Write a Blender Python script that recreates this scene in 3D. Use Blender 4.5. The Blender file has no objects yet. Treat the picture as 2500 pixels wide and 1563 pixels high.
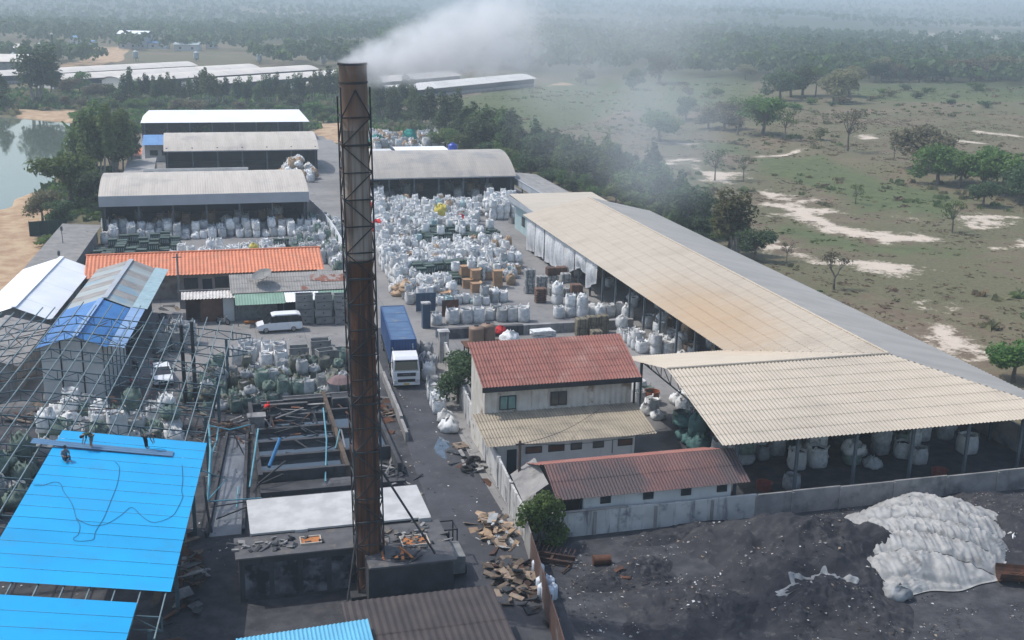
import bpy, bmesh, math, random
import numpy as np
from mathutils import Vector, Matrix, noise as mnoise
random.seed(7); RNG = np.random.default_rng(7)
SC = bpy.context.scene
R = math.radians
# ------------------------------------------------------------------ camera
F_PX, PITCH, ROLL, YAW, CAM_H = 2800.0, 15.78, -1.2, 15.5, 35.0
CX, CY = 1250.0, 781.5
_p, _r, _y = R(PITCH), R(ROLL), R(YAW)
_f = np.array([math.sin(_y)*math.cos(_p), math.cos(_y)*math.cos(_p), -math.sin(_p)])
_rt = np.array([math.cos(_y), -math.sin(_y), 0.0]); _dn = np.cross(_f, _rt)
CAMX = _rt*math.cos(_r) + _dn*math.sin(_r)
CAMD = -_rt*math.sin(_r) + _dn*math.cos(_r)
cam_data = bpy.data.cameras.new('camera'); cam = bpy.data.objects.new('camera', cam_data)
SC.collection.objects.link(cam); SC.camera = cam
cam_data.sensor_width = 36.0; cam_data.lens = F_PX*36.0/2500.0
cam_data.clip_start = 0.5; cam_data.clip_end = 20000
cam.matrix_world = Matrix(((CAMX[0], -CAMD[0], -_f[0], 0), (CAMX[1], -CAMD[1], -_f[1], 0), (CAMX[2], -CAMD[2], -_f[2], CAM_H), (0, 0, 0, 1)))
# ------------------------------------------------------------------ light
SUN_AZ = 150.0      # degrees from +X, counter-clockwise: the sun stands behind the yard, to its left
SUN_EL = 58.0
world = bpy.data.worlds.new('World'); SC.world = world; world.use_nodes = True
wn = world.node_tree; wn.nodes.clear()
sky = wn.nodes.new('ShaderNodeTexSky'); sky.sky_type = 'NISHITA'; sky.sun_disc = False
sky.sun_elevation = R(SUN_EL); sky.sun_rotation = R(90.0-SUN_AZ); sky.dust_density = 2.2; sky.air_density = 1.3; sky.ozone_density = 1.5
bg = wn.nodes.new('ShaderNodeBackground'); bg.inputs['Strength'].default_value = 0.15
wo = wn.nodes.new('ShaderNodeOutputWorld'); wn.links.new(sky.outputs[0], bg.inputs[0]); wn.links.new(bg.outputs[0], wo.inputs[0])
sl = bpy.data.lights.new('sun', 'SUN'); sl.energy = 2.45; sl.angle = R(0.6); sl.color = (1.0, 0.965, 0.91)
so = bpy.data.objects.new('sun', sl); SC.collection.objects.link(so)
_sd = Vector((math.cos(R(SUN_AZ))*math.cos(R(SUN_EL)), math.sin(R(SUN_AZ))*math.cos(R(SUN_EL)), math.sin(R(SUN_EL))))
so.rotation_euler = _sd.to_track_quat('Z', 'Y').to_euler(); so.location = (0, 100, 120)
SC.view_settings.view_transform = 'Standard'; SC.view_settings.look = 'None'; SC.view_settings.gamma = 1.0
SC.view_settings.exposure = 0.37; SC.view_settings.use_curve_mapping = False
cy = SC.cycles
cy.max_bounces = 6; cy.diffuse_bounces = 2; cy.glossy_bounces = 2; cy.transmission_bounces = 3; cy.volume_bounces = 3; cy.transparent_max_bounces = 12
cy.use_denoising = True; cy.volume_step_rate = 1.0; cy.volume_max_steps = 96; cy.caustics_reflective = False; cy.caustics_refractive = False
try: cy.denoiser = 'OPENIMAGEDENOISE'
except Exception: pass

# ------------------------------------------------------------------ helpers
def G(px, py, z=0.0):
    """site point seen at picture position px,py (2500 px wide) at height z"""
    d = CAMX*(px-CX)/F_PX + CAMD*(py-CY)/F_PX + _f
    t = (z-CAM_H)/d[2]
    return Vector((d[0]*t, d[1]*t, z))
def atY(px, py, Y):
    d = CAMX*(px-CX)/F_PX + CAMD*(py-CY)/F_PX + _f
    t = Y/d[1]
    return Vector((d[0]*t, Y, CAM_H+d[2]*t))
LA = R(5.9)
def LP(s, t, z=0.0):        # the left part of the yard is laid out on a grid turned by 5.9 degrees
    return Vector((s*math.cos(LA)+t*math.sin(LA), -s*math.sin(LA)+t*math.cos(LA), z))
COL = SC.collection
MATS = {}
def node(nt, typ, **kw):
    n = nt.nodes.new(typ)
    for k, v in kw.items():
        if k in ('operation', 'blend_type', 'data_type', 'noise_dimensions', 'feature', 'wave_type', 'bands_direction', 'layer_name', 'attribute_name', 'interpolation_type', 'musgrave_type', 'mode', 'vector_type'): setattr(n, k, v)
        else: n.inputs[k.replace('_', ' ')].default_value = v
    return n
def mixc(nt, fac, a, b, blend='MIX'):
    m = nt.nodes.new('ShaderNodeMix'); m.data_type = 'RGBA'; m.blend_type = blend
    for sock, v in ((m.inputs[0], fac), (m.inputs[6], a), (m.inputs[7], b)):
        if isinstance(v, (int, float)): sock.default_value = v
        elif isinstance(v, tuple): sock.default_value = v if len(v) == 4 else (*v, 1)
        else: nt.links.new(v, sock)
    return m.outputs[2]
def mth(nt, op, a, b=None, c=None, clamp=False):
    m = nt.nodes.new('ShaderNodeMath'); m.operation = op; m.use_clamp = clamp
    for i, v in enumerate((a, b, c)):
        if v is None: continue
        if isinstance(v, (int, float)): m.inputs[i].default_value = v
        else: nt.links.new(v, m.inputs[i])
    return m.outputs[0]
def ramp(nt, v, lo, hi):
    m = nt.nodes.new('ShaderNodeMapRange'); m.interpolation_type = 'SMOOTHSTEP'
    nt.links.new(v, m.inputs[0]); m.inputs[1].default_value = lo; m.inputs[2].default_value = hi
    return m.outputs[0]
def nz(nt, vec, scale, detail=4.0, rough=0.55):
    n = nt.nodes.new('ShaderNodeTexNoise'); n.inputs['Scale'].default_value = scale; n.inputs['Detail'].default_value = detail; n.inputs['Roughness'].default_value = rough
    if vec is not None: nt.links.new(vec, n.inputs['Vector'])
    return n.outputs[0]
def newmat(name):
    m = bpy.data.materials.new(name); m.use_nodes = True; nt = m.node_tree; nt.nodes.clear()
    b = nt.nodes.new('ShaderNodeBsdfPrincipled'); o = nt.nodes.new('ShaderNodeOutputMaterial'); nt.links.new(b.outputs[0], o.inputs[0])
    return m, nt, b
def pos(nt, stretch=(1, 1, 1)):
    g = nt.nodes.new('ShaderNodeNewGeometry'); mp = nt.nodes.new('ShaderNodeVectorMath'); mp.operation = 'MULTIPLY'
    nt.links.new(g.outputs['Position'], mp.inputs[0]); mp.inputs[1].default_value = stretch
    return mp.outputs[0]
def M(name, c1, c2=None, scale=1.5, rough=0.8, metal=0.0, dirt=None, dscale=0.4, damt=(0.5, 0.7), stretch=(1, 1, 1), bump=0.0, bscale=12.0, rand=0.0, spec=0.3, streak=None, streaks=(0.55, 0.75), trans=0.0):
    """colour c1 varied to c2 by noise, with stains of colour dirt; streak = colour of long downward runs"""
    if name in MATS: return MATS[name]
    m, nt, b = newmat(name); P = pos(nt, stretch); P0 = pos(nt)
    c2 = c2 or tuple(x*0.78 for x in c1)
    col = mixc(nt, ramp(nt, nz(nt, P, scale), 0.35, 0.65), c1, c2)
    if dirt: col = mixc(nt, ramp(nt, nz(nt, P0, dscale, 6.0, 0.62), *damt), col, dirt)
    if streak:
        s = nz(nt, pos(nt, (2.2, 2.2, 0.22)), 1.0, 5.0, 0.6)
        col = mixc(nt, ramp(nt, s, *streaks), col, streak)
    if rand:
        oi = nt.nodes.new('ShaderNodeObjectInfo')
        v = mth(nt, 'MULTIPLY_ADD', oi.outputs['Random'], 2*rand, 1-rand)
        hs = nt.nodes.new('ShaderNodeHueSaturation'); nt.links.new(v, hs.inputs['Value']); nt.links.new(col, hs.inputs['Color']); col = hs.outputs[0]
    nt.links.new(col, b.inputs['Base Color']); b.inputs['Roughness'].default_value = rough; b.inputs['Metallic'].default_value = metal
    b.inputs['Specular IOR Level'].default_value = spec
    if bump:
        bp = nt.nodes.new('ShaderNodeBump'); bp.inputs['Strength'].default_value = min(1.0, bump); bp.inputs['Distance'].default_value = 0.05
        nt.links.new(nz(nt, P0, bscale, 5.0), bp.inputs['Height']); nt.links.new(bp.outputs[0], b.inputs['Normal'])
    if trans:
        b.inputs['Transmission Weight'].default_value = trans
    MATS[name] = m; return m

class MB:
    def __init__(s): s.v = []; s.f = []; s.m = []
    def add(s, vs, fs, mi=0):
        o = len(s.v); s.v.extend([tuple(v) for v in vs]); s.f.extend([tuple(i+o for i in f) for f in fs]); s.m.extend([mi]*len(fs)); return s
    def box(s, x0, x1, y0, y1, z0, z1, mi=0):
        return s.add([(x0,y0,z0),(x1,y0,z0),(x1,y1,z0),(x0,y1,z0),(x0,y0,z1),(x1,y0,z1),(x1,y1,z1),(x0,y1,z1)],
                     [(0,3,2,1),(4,5,6,7),(0,1,5,4),(1,2,6,5),(2,3,7,6),(3,0,4,7)], mi)
    def obox(s, c, sx, sy, sz, rz=0.0, mi=0, tilt=(0, 0)):
        """box of size sx,sy,sz standing with its base centre at c"""
        Mx = Matrix.Translation(Vector(c)) @ Matrix.Rotation(rz, 4, 'Z') @ Matrix.Rotation(tilt[0], 4, 'X') @ Matrix.Rotation(tilt[1], 4, 'Y')
        vs = [Mx @ Vector((a*sx/2, b*sy/2, c_*sz)) for c_ in (0, 1) for a, b in ((-1,-1),(1,-1),(1,1),(-1,1))]
        return s.add(vs, [(0,3,2,1),(4,5,6,7),(0,1,5,4),(1,2,6,5),(2,3,7,6),(3,0,4,7)], mi)
    def bar(s, a, b, w, h=None, mi=0, up=(0, 0, 1)):
        """square bar from a to b"""
        a = Vector(a); b = Vector(b); h = h or w; d = (b-a)
        if d.length < 1e-6: return s
        d.normalize(); u = Vector(up)
        if abs(d.dot(u)) > 0.97: u = Vector((1, 0, 0))
        x = d.cross(u).normalized(); y = x.cross(d).normalized()
        vs = [p + x*sx*w/2 + y*sy*h/2 for p in (a, b) for sx, sy in ((-1,-1),(1,-1),(1,1),(-1,1))]
        return s.add(vs, [(0,3,2,1),(4,5,6,7),(0,1,5,4),(1,2,6,5),(2,3,7,6),(3,0,4,7)], mi)
    def tube(s, pts, rad, n=6, mi=0, cap=True):
        pts = [Vector(p) for p in pts]; rad = rad if isinstance(rad, (list, tuple)) else [rad]*len(pts)
        o = len(s.v); k = len(pts); px = None
        for i, p in enumerate(pts):
            d = (pts[min(i+1, k-1)] - pts[max(i-1, 0)]).normalized()
            u = Vector((0, 0, 1)) if abs(d.z) < 0.95 else Vector((1, 0, 0))
            x = d.cross(u).normalized()
            if px is not None and x.dot(px) < 0: x = -x
            px = x; y = d.cross(x).normalized()
            for j in range(n):
                a = 2*math.pi*j/n; q = p + (x*math.cos(a) + y*math.sin(a))*rad[i]; s.v.append(tuple(q))
        for i in range(k-1):
            for j in range(n):
                j2 = (j+1) % n; s.f.append((o+i*n+j, o+i*n+j2, o+(i+1)*n+j2, o+(i+1)*n+j)); s.m.append(mi)
        if cap:
            s.f.append(tuple(o+j for j in range(n))[::-1]); s.m.append(mi); s.f.append(tuple(o+(k-1)*n+j for j in range(n))); s.m.append(mi)
        return s
    def lathe(s, prof, n=16, c=(0, 0, 0), mi=0, cap=True):
        o = len(s.v); k = len(prof)
        for r, z in prof:
            for j in range(n):
                a = 2*math.pi*j/n; s.v.append((c[0]+r*math.cos(a), c[1]+r*math.sin(a), c[2]+z))
        for i in range(k-1):
            for j in range(n):
                j2 = (j+1) % n; s.f.append((o+i*n+j, o+i*n+j2, o+(i+1)*n+j2, o+(i+1)*n+j)); s.m.append(mi)
        if cap:
            s.f.append(tuple(o+j for j in range(n))[::-1]); s.m.append(mi); s.f.append(tuple(o+(k-1)*n+j for j in range(n))); s.m.append(mi)
        return s
    def poly(s, pts, mi=0): return s.add(pts, [tuple(range(len(pts)))], mi)
    def prism(s, pts, z0, z1, mi=0):
        n = len(pts); vs = [(p[0], p[1], z0) for p in pts] + [(p[0], p[1], z1) for p in pts]
        fs = [tuple(range(n))[::-1], tuple(range(n, 2*n))] + [(i, (i+1) % n, n+(i+1) % n, n+i) for i in range(n)]
        return s.add(vs, fs, mi)
    def extr(s, prof, axis, a0, a1, mi=0):
        """closed outline prof pulled along an axis; prof is (u,z) with u the other flat axis"""
        n = len(prof); mk = (lambda a, u, z: (a, u, z)) if axis == 'X' else (lambda a, u, z: (u, a, z))
        vs = [mk(a0, u, z) for u, z in prof] + [mk(a1, u, z) for u, z in prof]
        return s.add(vs, [tuple(range(n)), tuple(range(n, 2*n))[::-1]] + [(i, n+i, n+(i+1) % n, (i+1) % n) for i in range(n)], mi)
    def grid(s, fn, nu, nv, mi=0):
        o = len(s.v)
        for i in range(nu+1):
            for j in range(nv+1): s.v.append(tuple(fn(i/nu, j/nv)))
        for i in range(nu):
            for j in range(nv):
                a = o+i*(nv+1)+j; s.f.append((a, a+nv+1, a+nv+2, a+1)); s.m.append(mi)
        return s
    def mesh(s, name, mats, smooth=False):
        me = bpy.data.meshes.new(name); me.from_pydata(s.v, [], s.f)
        mats = mats if isinstance(mats, (list, tuple)) else [mats]
        for m in mats: me.materials.append(m)
        if len(mats) > 1: me.polygons.foreach_set('material_index', s.m)
        if smooth: me.polygons.foreach_set('use_smooth', [True]*len(s.f))
        me.update(); return me
    def build(s, name, mats, parent=None, smooth=False, loc=None, rz=None):
        return link(name, s.mesh(name, mats, smooth), parent, loc, rz)
def link(name, me, parent=None, loc=None, rz=None):
    o = bpy.data.objects.new(name, me); COL.objects.link(o)
    if parent is not None: o.parent = parent
    if loc is not None: o.location = loc
    if rz is not None: o.rotation_euler = (0, 0, rz)
    return o
def tag(o, label=None, cat=None, group=None, kind=None):
    if label: o['label'] = label
    if cat: o['category'] = cat
    if group: o['group'] = group
    if kind: o['kind'] = kind
    return o
def thing(name, label, cat, loc=(0, 0, 0), rz=0.0, group=None):
    o = bpy.data.objects.new(name, None); COL.objects.link(o); o.location = loc; o.rotation_euler = (0, 0, rz); o.empty_display_size = 0.3
    return tag(o, label, cat, group)
def copy_tree(o, parent=None):
    c = o.copy(); COL.objects.link(c)
    if parent is not None: c.parent = parent
    for ch in o.children: copy_tree(ch, c)
    return c
def np_mesh(name, V, Fq, mats, mi=None, attrs=None, smooth=False):
    """mesh from numpy arrays; Fq is (n,3) or (n,4)"""
    me = bpy.data.meshes.new(name); k = Fq.shape[1]
    me.vertices.add(len(V)); me.vertices.foreach_set('co', np.ascontiguousarray(V, dtype=np.float32).ravel())
    me.loops.add(Fq.size); me.loops.foreach_set('vertex_index', np.ascontiguousarray(Fq, dtype=np.int32).ravel())
    me.polygons.add(len(Fq)); me.polygons.foreach_set('loop_start', np.arange(0, Fq.size, k, dtype=np.int32))
    for m in (mats if isinstance(mats, (list, tuple)) else [mats]): me.materials.append(m)
    if mi is not None: me.polygons.foreach_set('material_index', np.ascontiguousarray(mi, dtype=np.int32))
    if smooth: me.polygons.foreach_set('use_smooth', np.ones(len(Fq), dtype=bool))
    for an, (typ, arr) in (attrs or {}).items():
        a = me.attributes.new(an, typ, 'POINT')
        a.data.foreach_set('color' if 'COLOR' in typ else 'value', np.ascontiguousarray(arr, dtype=np.float32).ravel())
    me.update(calc_edges=True); me.validate(); return me
def inpoly(X, Y, poly):
    c = np.zeros(X.shape, bool); n = len(poly)
    for i in range(n):
        x1, y1 = poly[i][0], poly[i][1]; x2, y2 = poly[(i+1) % n][0], poly[(i+1) % n][1]
        if y1 == y2: continue
        c ^= ((y1 > Y) != (y2 > Y)) & (X < (x2-x1)*(Y-y1)/(y2-y1)+x1)
    return c
def pdist(X, Y, poly, closed=True):
    d = np.full(X.shape, 1e9); n = len(poly)
    for i in range(n if closed else n-1):
        x1, y1 = poly[i][0], poly[i][1]; x2, y2 = poly[(i+1) % n][0], poly[(i+1) % n][1]
        L2 = (x2-x1)**2+(y2-y1)**2+1e-9
        t = np.clip(((X-x1)*(x2-x1)+(Y-y1)*(y2-y1))/L2, 0, 1)
        d = np.minimum(d, np.hypot(X-(x1+t*(x2-x1)), Y-(y1+t*(y2-y1))))
    return d
def soft(X, Y, poly, w):     # 1 inside, 0 outside, a ramp of width w at the edge
    d = pdist(X, Y, poly); return np.clip(0.5+np.where(inpoly(X, Y, poly), d, -d)/w, 0, 1)
def vnoise(X, Y, sc, seed=0):
    """cheap smooth value noise on arrays"""
    xs, ys = X/sc, Y/sc; xi, yi = np.floor(xs).astype(int), np.floor(ys).astype(int); fx, fy = xs-xi, ys-yi
    fx, fy = fx*fx*(3-2*fx), fy*fy*(3-2*fy)
    h = lambda a, b: (np.sin(a*127.1+b*311.7+seed*74.7)*43758.5453) % 1.0
    return (h(xi, yi)*(1-fx)+h(xi+1, yi)*fx)*(1-fy)+(h(xi, yi+1)*(1-fx)+h(xi+1, yi+1)*fx)*fy
def PX(*pts, z=0.0): return [G(a, b, z) for a, b in pts]
def sheet_roof(parent, O, U, V, ulen, vlen, mat, rows=1, wave=0.3, amp=0.03, lo=None, hi=None, name='roof_sheet', u_from=0.0, lap=0.12, thick=True, step=0.012, jit=0.0):
    """corrugated sheets: O lower corner, U along the eave, V up the slope (unit vectors); lo(u), hi(u) clip the slope length; every course is a mesh of its own"""
    O, U, V = Vector(O), Vector(U).normalized(), Vector(V).normalized(); N = U.cross(V).normalized()
    if N.z < 0: N = -N
    n = max(2, int(ulen/wave*4)); out = []
    lo = lo or (lambda u: 0.0); hi = hi or (lambda u: vlen)
    for r in range(rows):
        a, b = vlen*r/rows, vlen*(r+1)/rows + (lap if r < rows-1 else 0.0)
        vs = []; fs = []; prev = False; k = 0
        for i in range(n+1):
            u = u_from+ulen*i/n; v0, v1 = max(a, lo(u)), min(b, hi(u))
            ok = v1-v0 > 1e-3
            if ok:
                w = amp*math.sin(2*math.pi*u/wave)
                dz = step*(rows-r)*0.0
                p0 = O+U*u+V*v0+N*(w+0.030); p1 = O+U*u+V*v1+N*(w+0.002)
                vs += [p0, p1]
                if prev: fs.append((2*k-2, 2*k, 2*k+1, 2*k-1))
                k += 1
            prev = ok
        if fs:
            mb = MB(); mb.add(vs, fs); out.append(mb.build(name, mat, parent))
    return out
# ================================================================== ground, water, yard
def z3(pts, off, sc=2.846): return [(off[0]+a/sc, off[1]+b/sc) for a, b in pts]
POND = [Vector((-150, 352, 0)), *PX((0, 281), (42, 284), (169, 295), (178, 330), (152, 380), (108, 455), (60, 467), (24, 481), (18, 499), (-12, 508)), Vector((-150, 196, 0))]
O3, O6 = (1650, 70), (1650, 550)
SAND = [z3(p, o) for o, p in [
    (O3, [(530,1205),(640,1205),(800,1200),(960,1170),(1000,1175),(880,1220),(1050,1235),(1190,1270),(1000,1275),(930,1290),(1100,1340),(1300,1385),(1500,1400),(1800,1420),(1910,1470),(1700,1470),(1400,1480),(1330,1445),(1080,1410),(960,1370),(830,1350),(700,1300),(740,1270),(600,1240)]),
    (O3, [(130,950),(250,985),(440,1010),(440,1080),(180,1050)]), (O3, [(640,1120),(800,1150),(780,1190),(650,1170)]),
    (O3, [(560,875),(870,845),(880,860),(760,878),(600,890)]), (O3, [(-60,925),(180,915),(190,935),(-60,950)]), (O3, [(150,790),(10,795),(-90,790),(-90,800),(120,805)]),
    (O3, [(1900,1370),(2040,1300),(2390,1310),(2200,1330),(2180,1360),(2000,1378)]), (O3, [(2290,1490),(2419,1455),(2480,1470),(2480,1505)]), (O3, [(2080,1490),(2240,1500),(2200,1515)]), (O3, [(1530,1290),(1640,1300),(1600,1315)]),
    (O6, [(630,115),(800,160),(900,180),(1000,225),(1220,235),(1680,290),(1660,400),(1300,330),(1250,285),(970,250),(850,205),(660,165)]),
    (O6, [(1640,760),(1780,690),(1950,690),(2080,790),(2130,890),(2150,940),(2060,950),(1800,830)]), (O6, [(1700,520),(1740,560),(1700,560)]), (O6, [(1880,540),(1990,575),(1900,560)]),
    (O3, [(1790,45),(2100,40),(2380,62),(2390,85),(1850,75)]), (O3, [(1200,770),(1400,775),(1390,800),(1230,795)]), (O3, [(1900,815),(2100,820),(2080,835),(1900,830)]), (O3, [(2080,745),(2419,775),(2419,785),(2080,760)])]]
GREEN = [z3(p, o) for o, p in [
    (O3, [(1240,410),(2460,375),(2500,530),(1400,525),(1200,500)]), (O3, [(550,890),(1000,900),(1500,1080),(1950,1180),(1950,1310),(1300,1260),(1050,1130),(560,1010)]),
    (O3, [(590,1330),(1000,1390),(1300,1480),(1500,1560),(1000,1520),(700,1420)]), (O6, [(590,-5),(1100,95),(1700,145),(2120,195),(1500,195),(900,65)]), (O3, [(150,770),(400,790),(530,840),(480,880),(250,830)]),
    (O3, [(150,1075),(330,1080),(300,1140),(150,1130)]), (O3, [(-250,330),(550,330),(500,560),(-100,640),(-500,560)])]] + [[(1080,270),(1270,318),(1430,300),(1560,270),(1660,200),(1400,190),(1150,235)], [(190,262),(330,290),(300,340),(180,300)]]
EARTH = [[(-40,500),(30,470),(110,455),(140,500),(110,560),(90,600),(80,650),(120,670),(60,700),(-60,720)], [(20,262),(180,270),(195,296),(30,288)], [(215,120),(330,112),(300,150),(180,160)], [(150,150),(260,158),(250,168),(140,170)],
         [(1390,205),(1320,210),(1400,196)], [(870,385),(880,335),(1000,322),(1000,345)], [(770,300),(870,300),(880,345),(760,345)]]
def axis(fine0, fine1, step, lo, hi):
    a = list(np.arange(fine0, fine1+1e-6, step)); d = step
    while a[-1] < hi: d *= 1.22; a.append(a[-1]+d)
    d = step
    while a[0] > lo: d *= 1.22; a.insert(0, a[0]-d)
    return np.array(a)
gx, gy = axis(-70, 240, 1.0, -9000, 9000), axis(24, 430, 1.0, -600, 14000)
GX, GY = np.meshgrid(gx, gy, indexing='ij')
w1 = GX + 5*(vnoise(GX, GY, 7, 1)-0.5); w2 = GY + 5*(vnoise(GX, GY, 7, 2)-0.5)
def pmask(polys, w, dz=0.0):
    m = np.zeros(GX.shape)
    for p in polys:
        q = [G(a, max(b, 70), dz) for a, b in p]
        m = np.maximum(m, soft(w1, w2, q, w))
    return m
sandm = pmask(SAND, 6.5); greenm = pmask(GREEN, 14.0); earthm = pmask(EARTH, 5.0)
YARD = [(-15.5, 143), (-13.2, 171), (-14, 208), (-13.6, 300), (30, 300), (36, 262), (57, 226), (62, 180), (65.2, 158), (65.2, 40), (-60, 40), (-40, 112), (-17, 116), (-19, 140)]
yardm = soft(GX, GY, YARD, 3.0)
pondd = np.where(inpoly(GX, GY, POND), pdist(GX, GY, POND), -pdist(GX, GY, POND))
BANK = PX((1480, 300), (1680, 300), (1800, 335), (1900, 360), (1990, 385), (2080, 400), (2200, 430), (2300, 445), (2420, 470)) + [G(2700, 500), G(2700, 200), G(1500, 220)]
bank = soft(GX, GY, BANK, 8.0)
far = np.clip((np.hypot(GX, GY)-420)/300, 0, 1)
GZ = -0.02 + (vnoise(GX, GY, 26, 3)-0.5)*0.9 + (vnoise(GX, GY, 6, 4)-0.5)*0.28
GZ = GZ*(1-np.clip(yardm*1.6, 0, 1)) + bank*1.3 - 0.12*np.clip(yardm*2, 0, 1)
GZ += far*14*(vnoise(GX, GY, 420, 9)-0.35)*np.clip((np.hypot(GX, GY)-650)/900, 0, 1) + 75*np.clip((np.hypot(GX, GY)-1500)/3500, 0, 1)**1.3*(0.75+0.5*vnoise(GX, GY, 900, 14))
GZ = np.where(pondd > -9, np.minimum(GZ, -0.1), GZ)
GZ = GZ - np.clip((pondd+1.5)/3.0, 0, 1)*1.6
soot = np.clip((72-GY)/6, 0, 1)*np.clip((GX+30)/8, 0, 1)*np.clip((95-GX)/12, 0, 1)
idx = np.arange(GX.size).reshape(GX.shape)
gq = np.stack([idx[:-1, :-1], idx[1:, :-1], idx[1:, 1:], idx[:-1, 1:]], -1).reshape(-1, 4)
def ground_mat():
    m, nt, b = newmat('ground_soil_grass'); P = pos(nt)
    a1 = node(nt, 'ShaderNodeAttribute'); a1.attribute_name = 'cover'; sp = nt.nodes.new('ShaderNodeSeparateColor'); nt.links.new(a1.outputs['Color'], sp.inputs[0])
    a2 = node(nt, 'ShaderNodeAttribute'); a2.attribute_name = 'soot'
    n1 = nz(nt, P, 0.035, 5.0, 0.6); n2 = nz(nt, P, 0.35, 6.0, 0.65); n3 = nz(nt, P, 2.3, 4.0, 0.6)
    dry = mixc(nt, ramp(nt, n2, 0.35, 0.68), (0.14, 0.105, 0.075), (0.215, 0.17, 0.122))
    olive = mixc(nt, ramp(nt, n3, 0.3, 0.7), (0.10, 0.098, 0.056), (0.15, 0.14, 0.082))
    base = mixc(nt, ramp(nt, mth(nt, 'ADD', mth(nt, 'MULTIPLY', n1, 0.6), mth(nt, 'MULTIPLY', n2, 0.4)), 0.38, 0.56), dry, olive)
    grn = mixc(nt, ramp(nt, n2, 0.3, 0.7), (0.078, 0.098, 0.046), (0.12, 0.135, 0.066))
    g = ramp(nt, mth(nt, 'ADD', sp.outputs[1], mth(nt, 'MULTIPLY_ADD', n2, 0.7, -0.35)), 0.3, 0.75)
    col = mixc(nt, g, base, grn)
    ea = mixc(nt, ramp(nt, n2, 0.35, 0.65), (0.34, 0.22, 0.14), (0.46, 0.345, 0.225))
    col = mixc(nt, ramp(nt, mth(nt, 'ADD', sp.outputs[2], mth(nt, 'MULTIPLY_ADD', n2, 0.5, -0.25)), 0.4, 0.6), col, ea)
    sd = mixc(nt, n3, (0.60, 0.52, 0.44), (0.46, 0.38, 0.30))
    s = mth(nt, 'ADD', sp.outputs[0], mth(nt, 'ADD', mth(nt, 'MULTIPLY_ADD', n2, 1.9, -0.98), mth(nt, 'MULTIPLY_ADD', n3, 0.9, -0.47)))
    col = mixc(nt, ramp(nt, s, 0.36, 0.74), col, sd)
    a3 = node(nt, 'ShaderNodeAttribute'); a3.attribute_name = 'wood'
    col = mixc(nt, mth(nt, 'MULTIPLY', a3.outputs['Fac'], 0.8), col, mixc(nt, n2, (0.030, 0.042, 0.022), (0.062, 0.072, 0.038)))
    coal = mixc(nt, ramp(nt, n3, 0.35, 0.7), (0.026, 0.027, 0.034), (0.050, 0.051, 0.058))
    col = mixc(nt, ramp(nt, a2.outputs['Fac'], 0.3, 0.6), col, coal)
    nt.links.new(col, b.inputs['Base Color']); b.inputs['Roughness'].default_value = 0.95; b.inputs['Specular IOR Level'].default_value = 0.1
    bp = nt.nodes.new('ShaderNodeBump'); bp.inputs['Strength'].default_value = 0.7; bp.inputs['Distance'].default_value = 0.35
    nt.links.new(mth(nt, 'ADD', n2, mth(nt, 'MULTIPLY', n3, 0.4)), bp.inputs['Height']); nt.links.new(bp.outputs[0], b.inputs['Normal'])
    return m
cover = np.stack([sandm, np.maximum(greenm, 0.25*vnoise(GX, GY, 60, 8)), earthm, np.ones_like(sandm)], -1)
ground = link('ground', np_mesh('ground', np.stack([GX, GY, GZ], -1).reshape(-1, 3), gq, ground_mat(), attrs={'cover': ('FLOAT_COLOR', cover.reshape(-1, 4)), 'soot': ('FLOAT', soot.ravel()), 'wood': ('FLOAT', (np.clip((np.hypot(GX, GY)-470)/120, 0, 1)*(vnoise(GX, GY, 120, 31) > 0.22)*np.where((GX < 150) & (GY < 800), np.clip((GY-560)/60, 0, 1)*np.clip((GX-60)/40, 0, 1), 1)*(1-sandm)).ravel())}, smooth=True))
tag(ground, kind='structure')
def gz(x, y):      # ground height at a point
    i = int(np.clip(np.searchsorted(gx, x)-1, 0, len(gx)-2)); j = int(np.clip(np.searchsorted(gy, y)-1, 0, len(gy)-2))
    fx = (x-gx[i])/(gx[i+1]-gx[i]); fy = (y-gy[j])/(gy[j+1]-gy[j])
    return float((GZ[i, j]*(1-fx)+GZ[i+1, j]*fx)*(1-fy)+(GZ[i, j+1]*(1-fx)+GZ[i+1, j+1]*fx)*fy)
# pond
mw, nt, b = newmat('pond_water'); b.inputs['Base Color'].default_value = (0.10, 0.125, 0.10, 1); b.inputs['Roughness'].default_value = 0.04; b.inputs['IOR'].default_value = 1.33; b.inputs['Specular IOR Level'].default_value = 0.9
bp = nt.nodes.new('ShaderNodeBump'); bp.inputs['Strength'].default_value = 0.06; bp.inputs['Distance'].default_value = 0.1; nt.links.new(nz(nt, pos(nt, (1, 0.4, 1)), 0.9, 3.0), bp.inputs['Height']); nt.links.new(bp.outputs[0], b.inputs['Normal'])
c = sum(POND, Vector())/len(POND)
tag(MB().poly([(c.x+(p.x-c.x)*1.06, c.y+(p.y-c.y)*1.06, -0.55) for p in POND]).build('water', mw), kind='structure')
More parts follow.
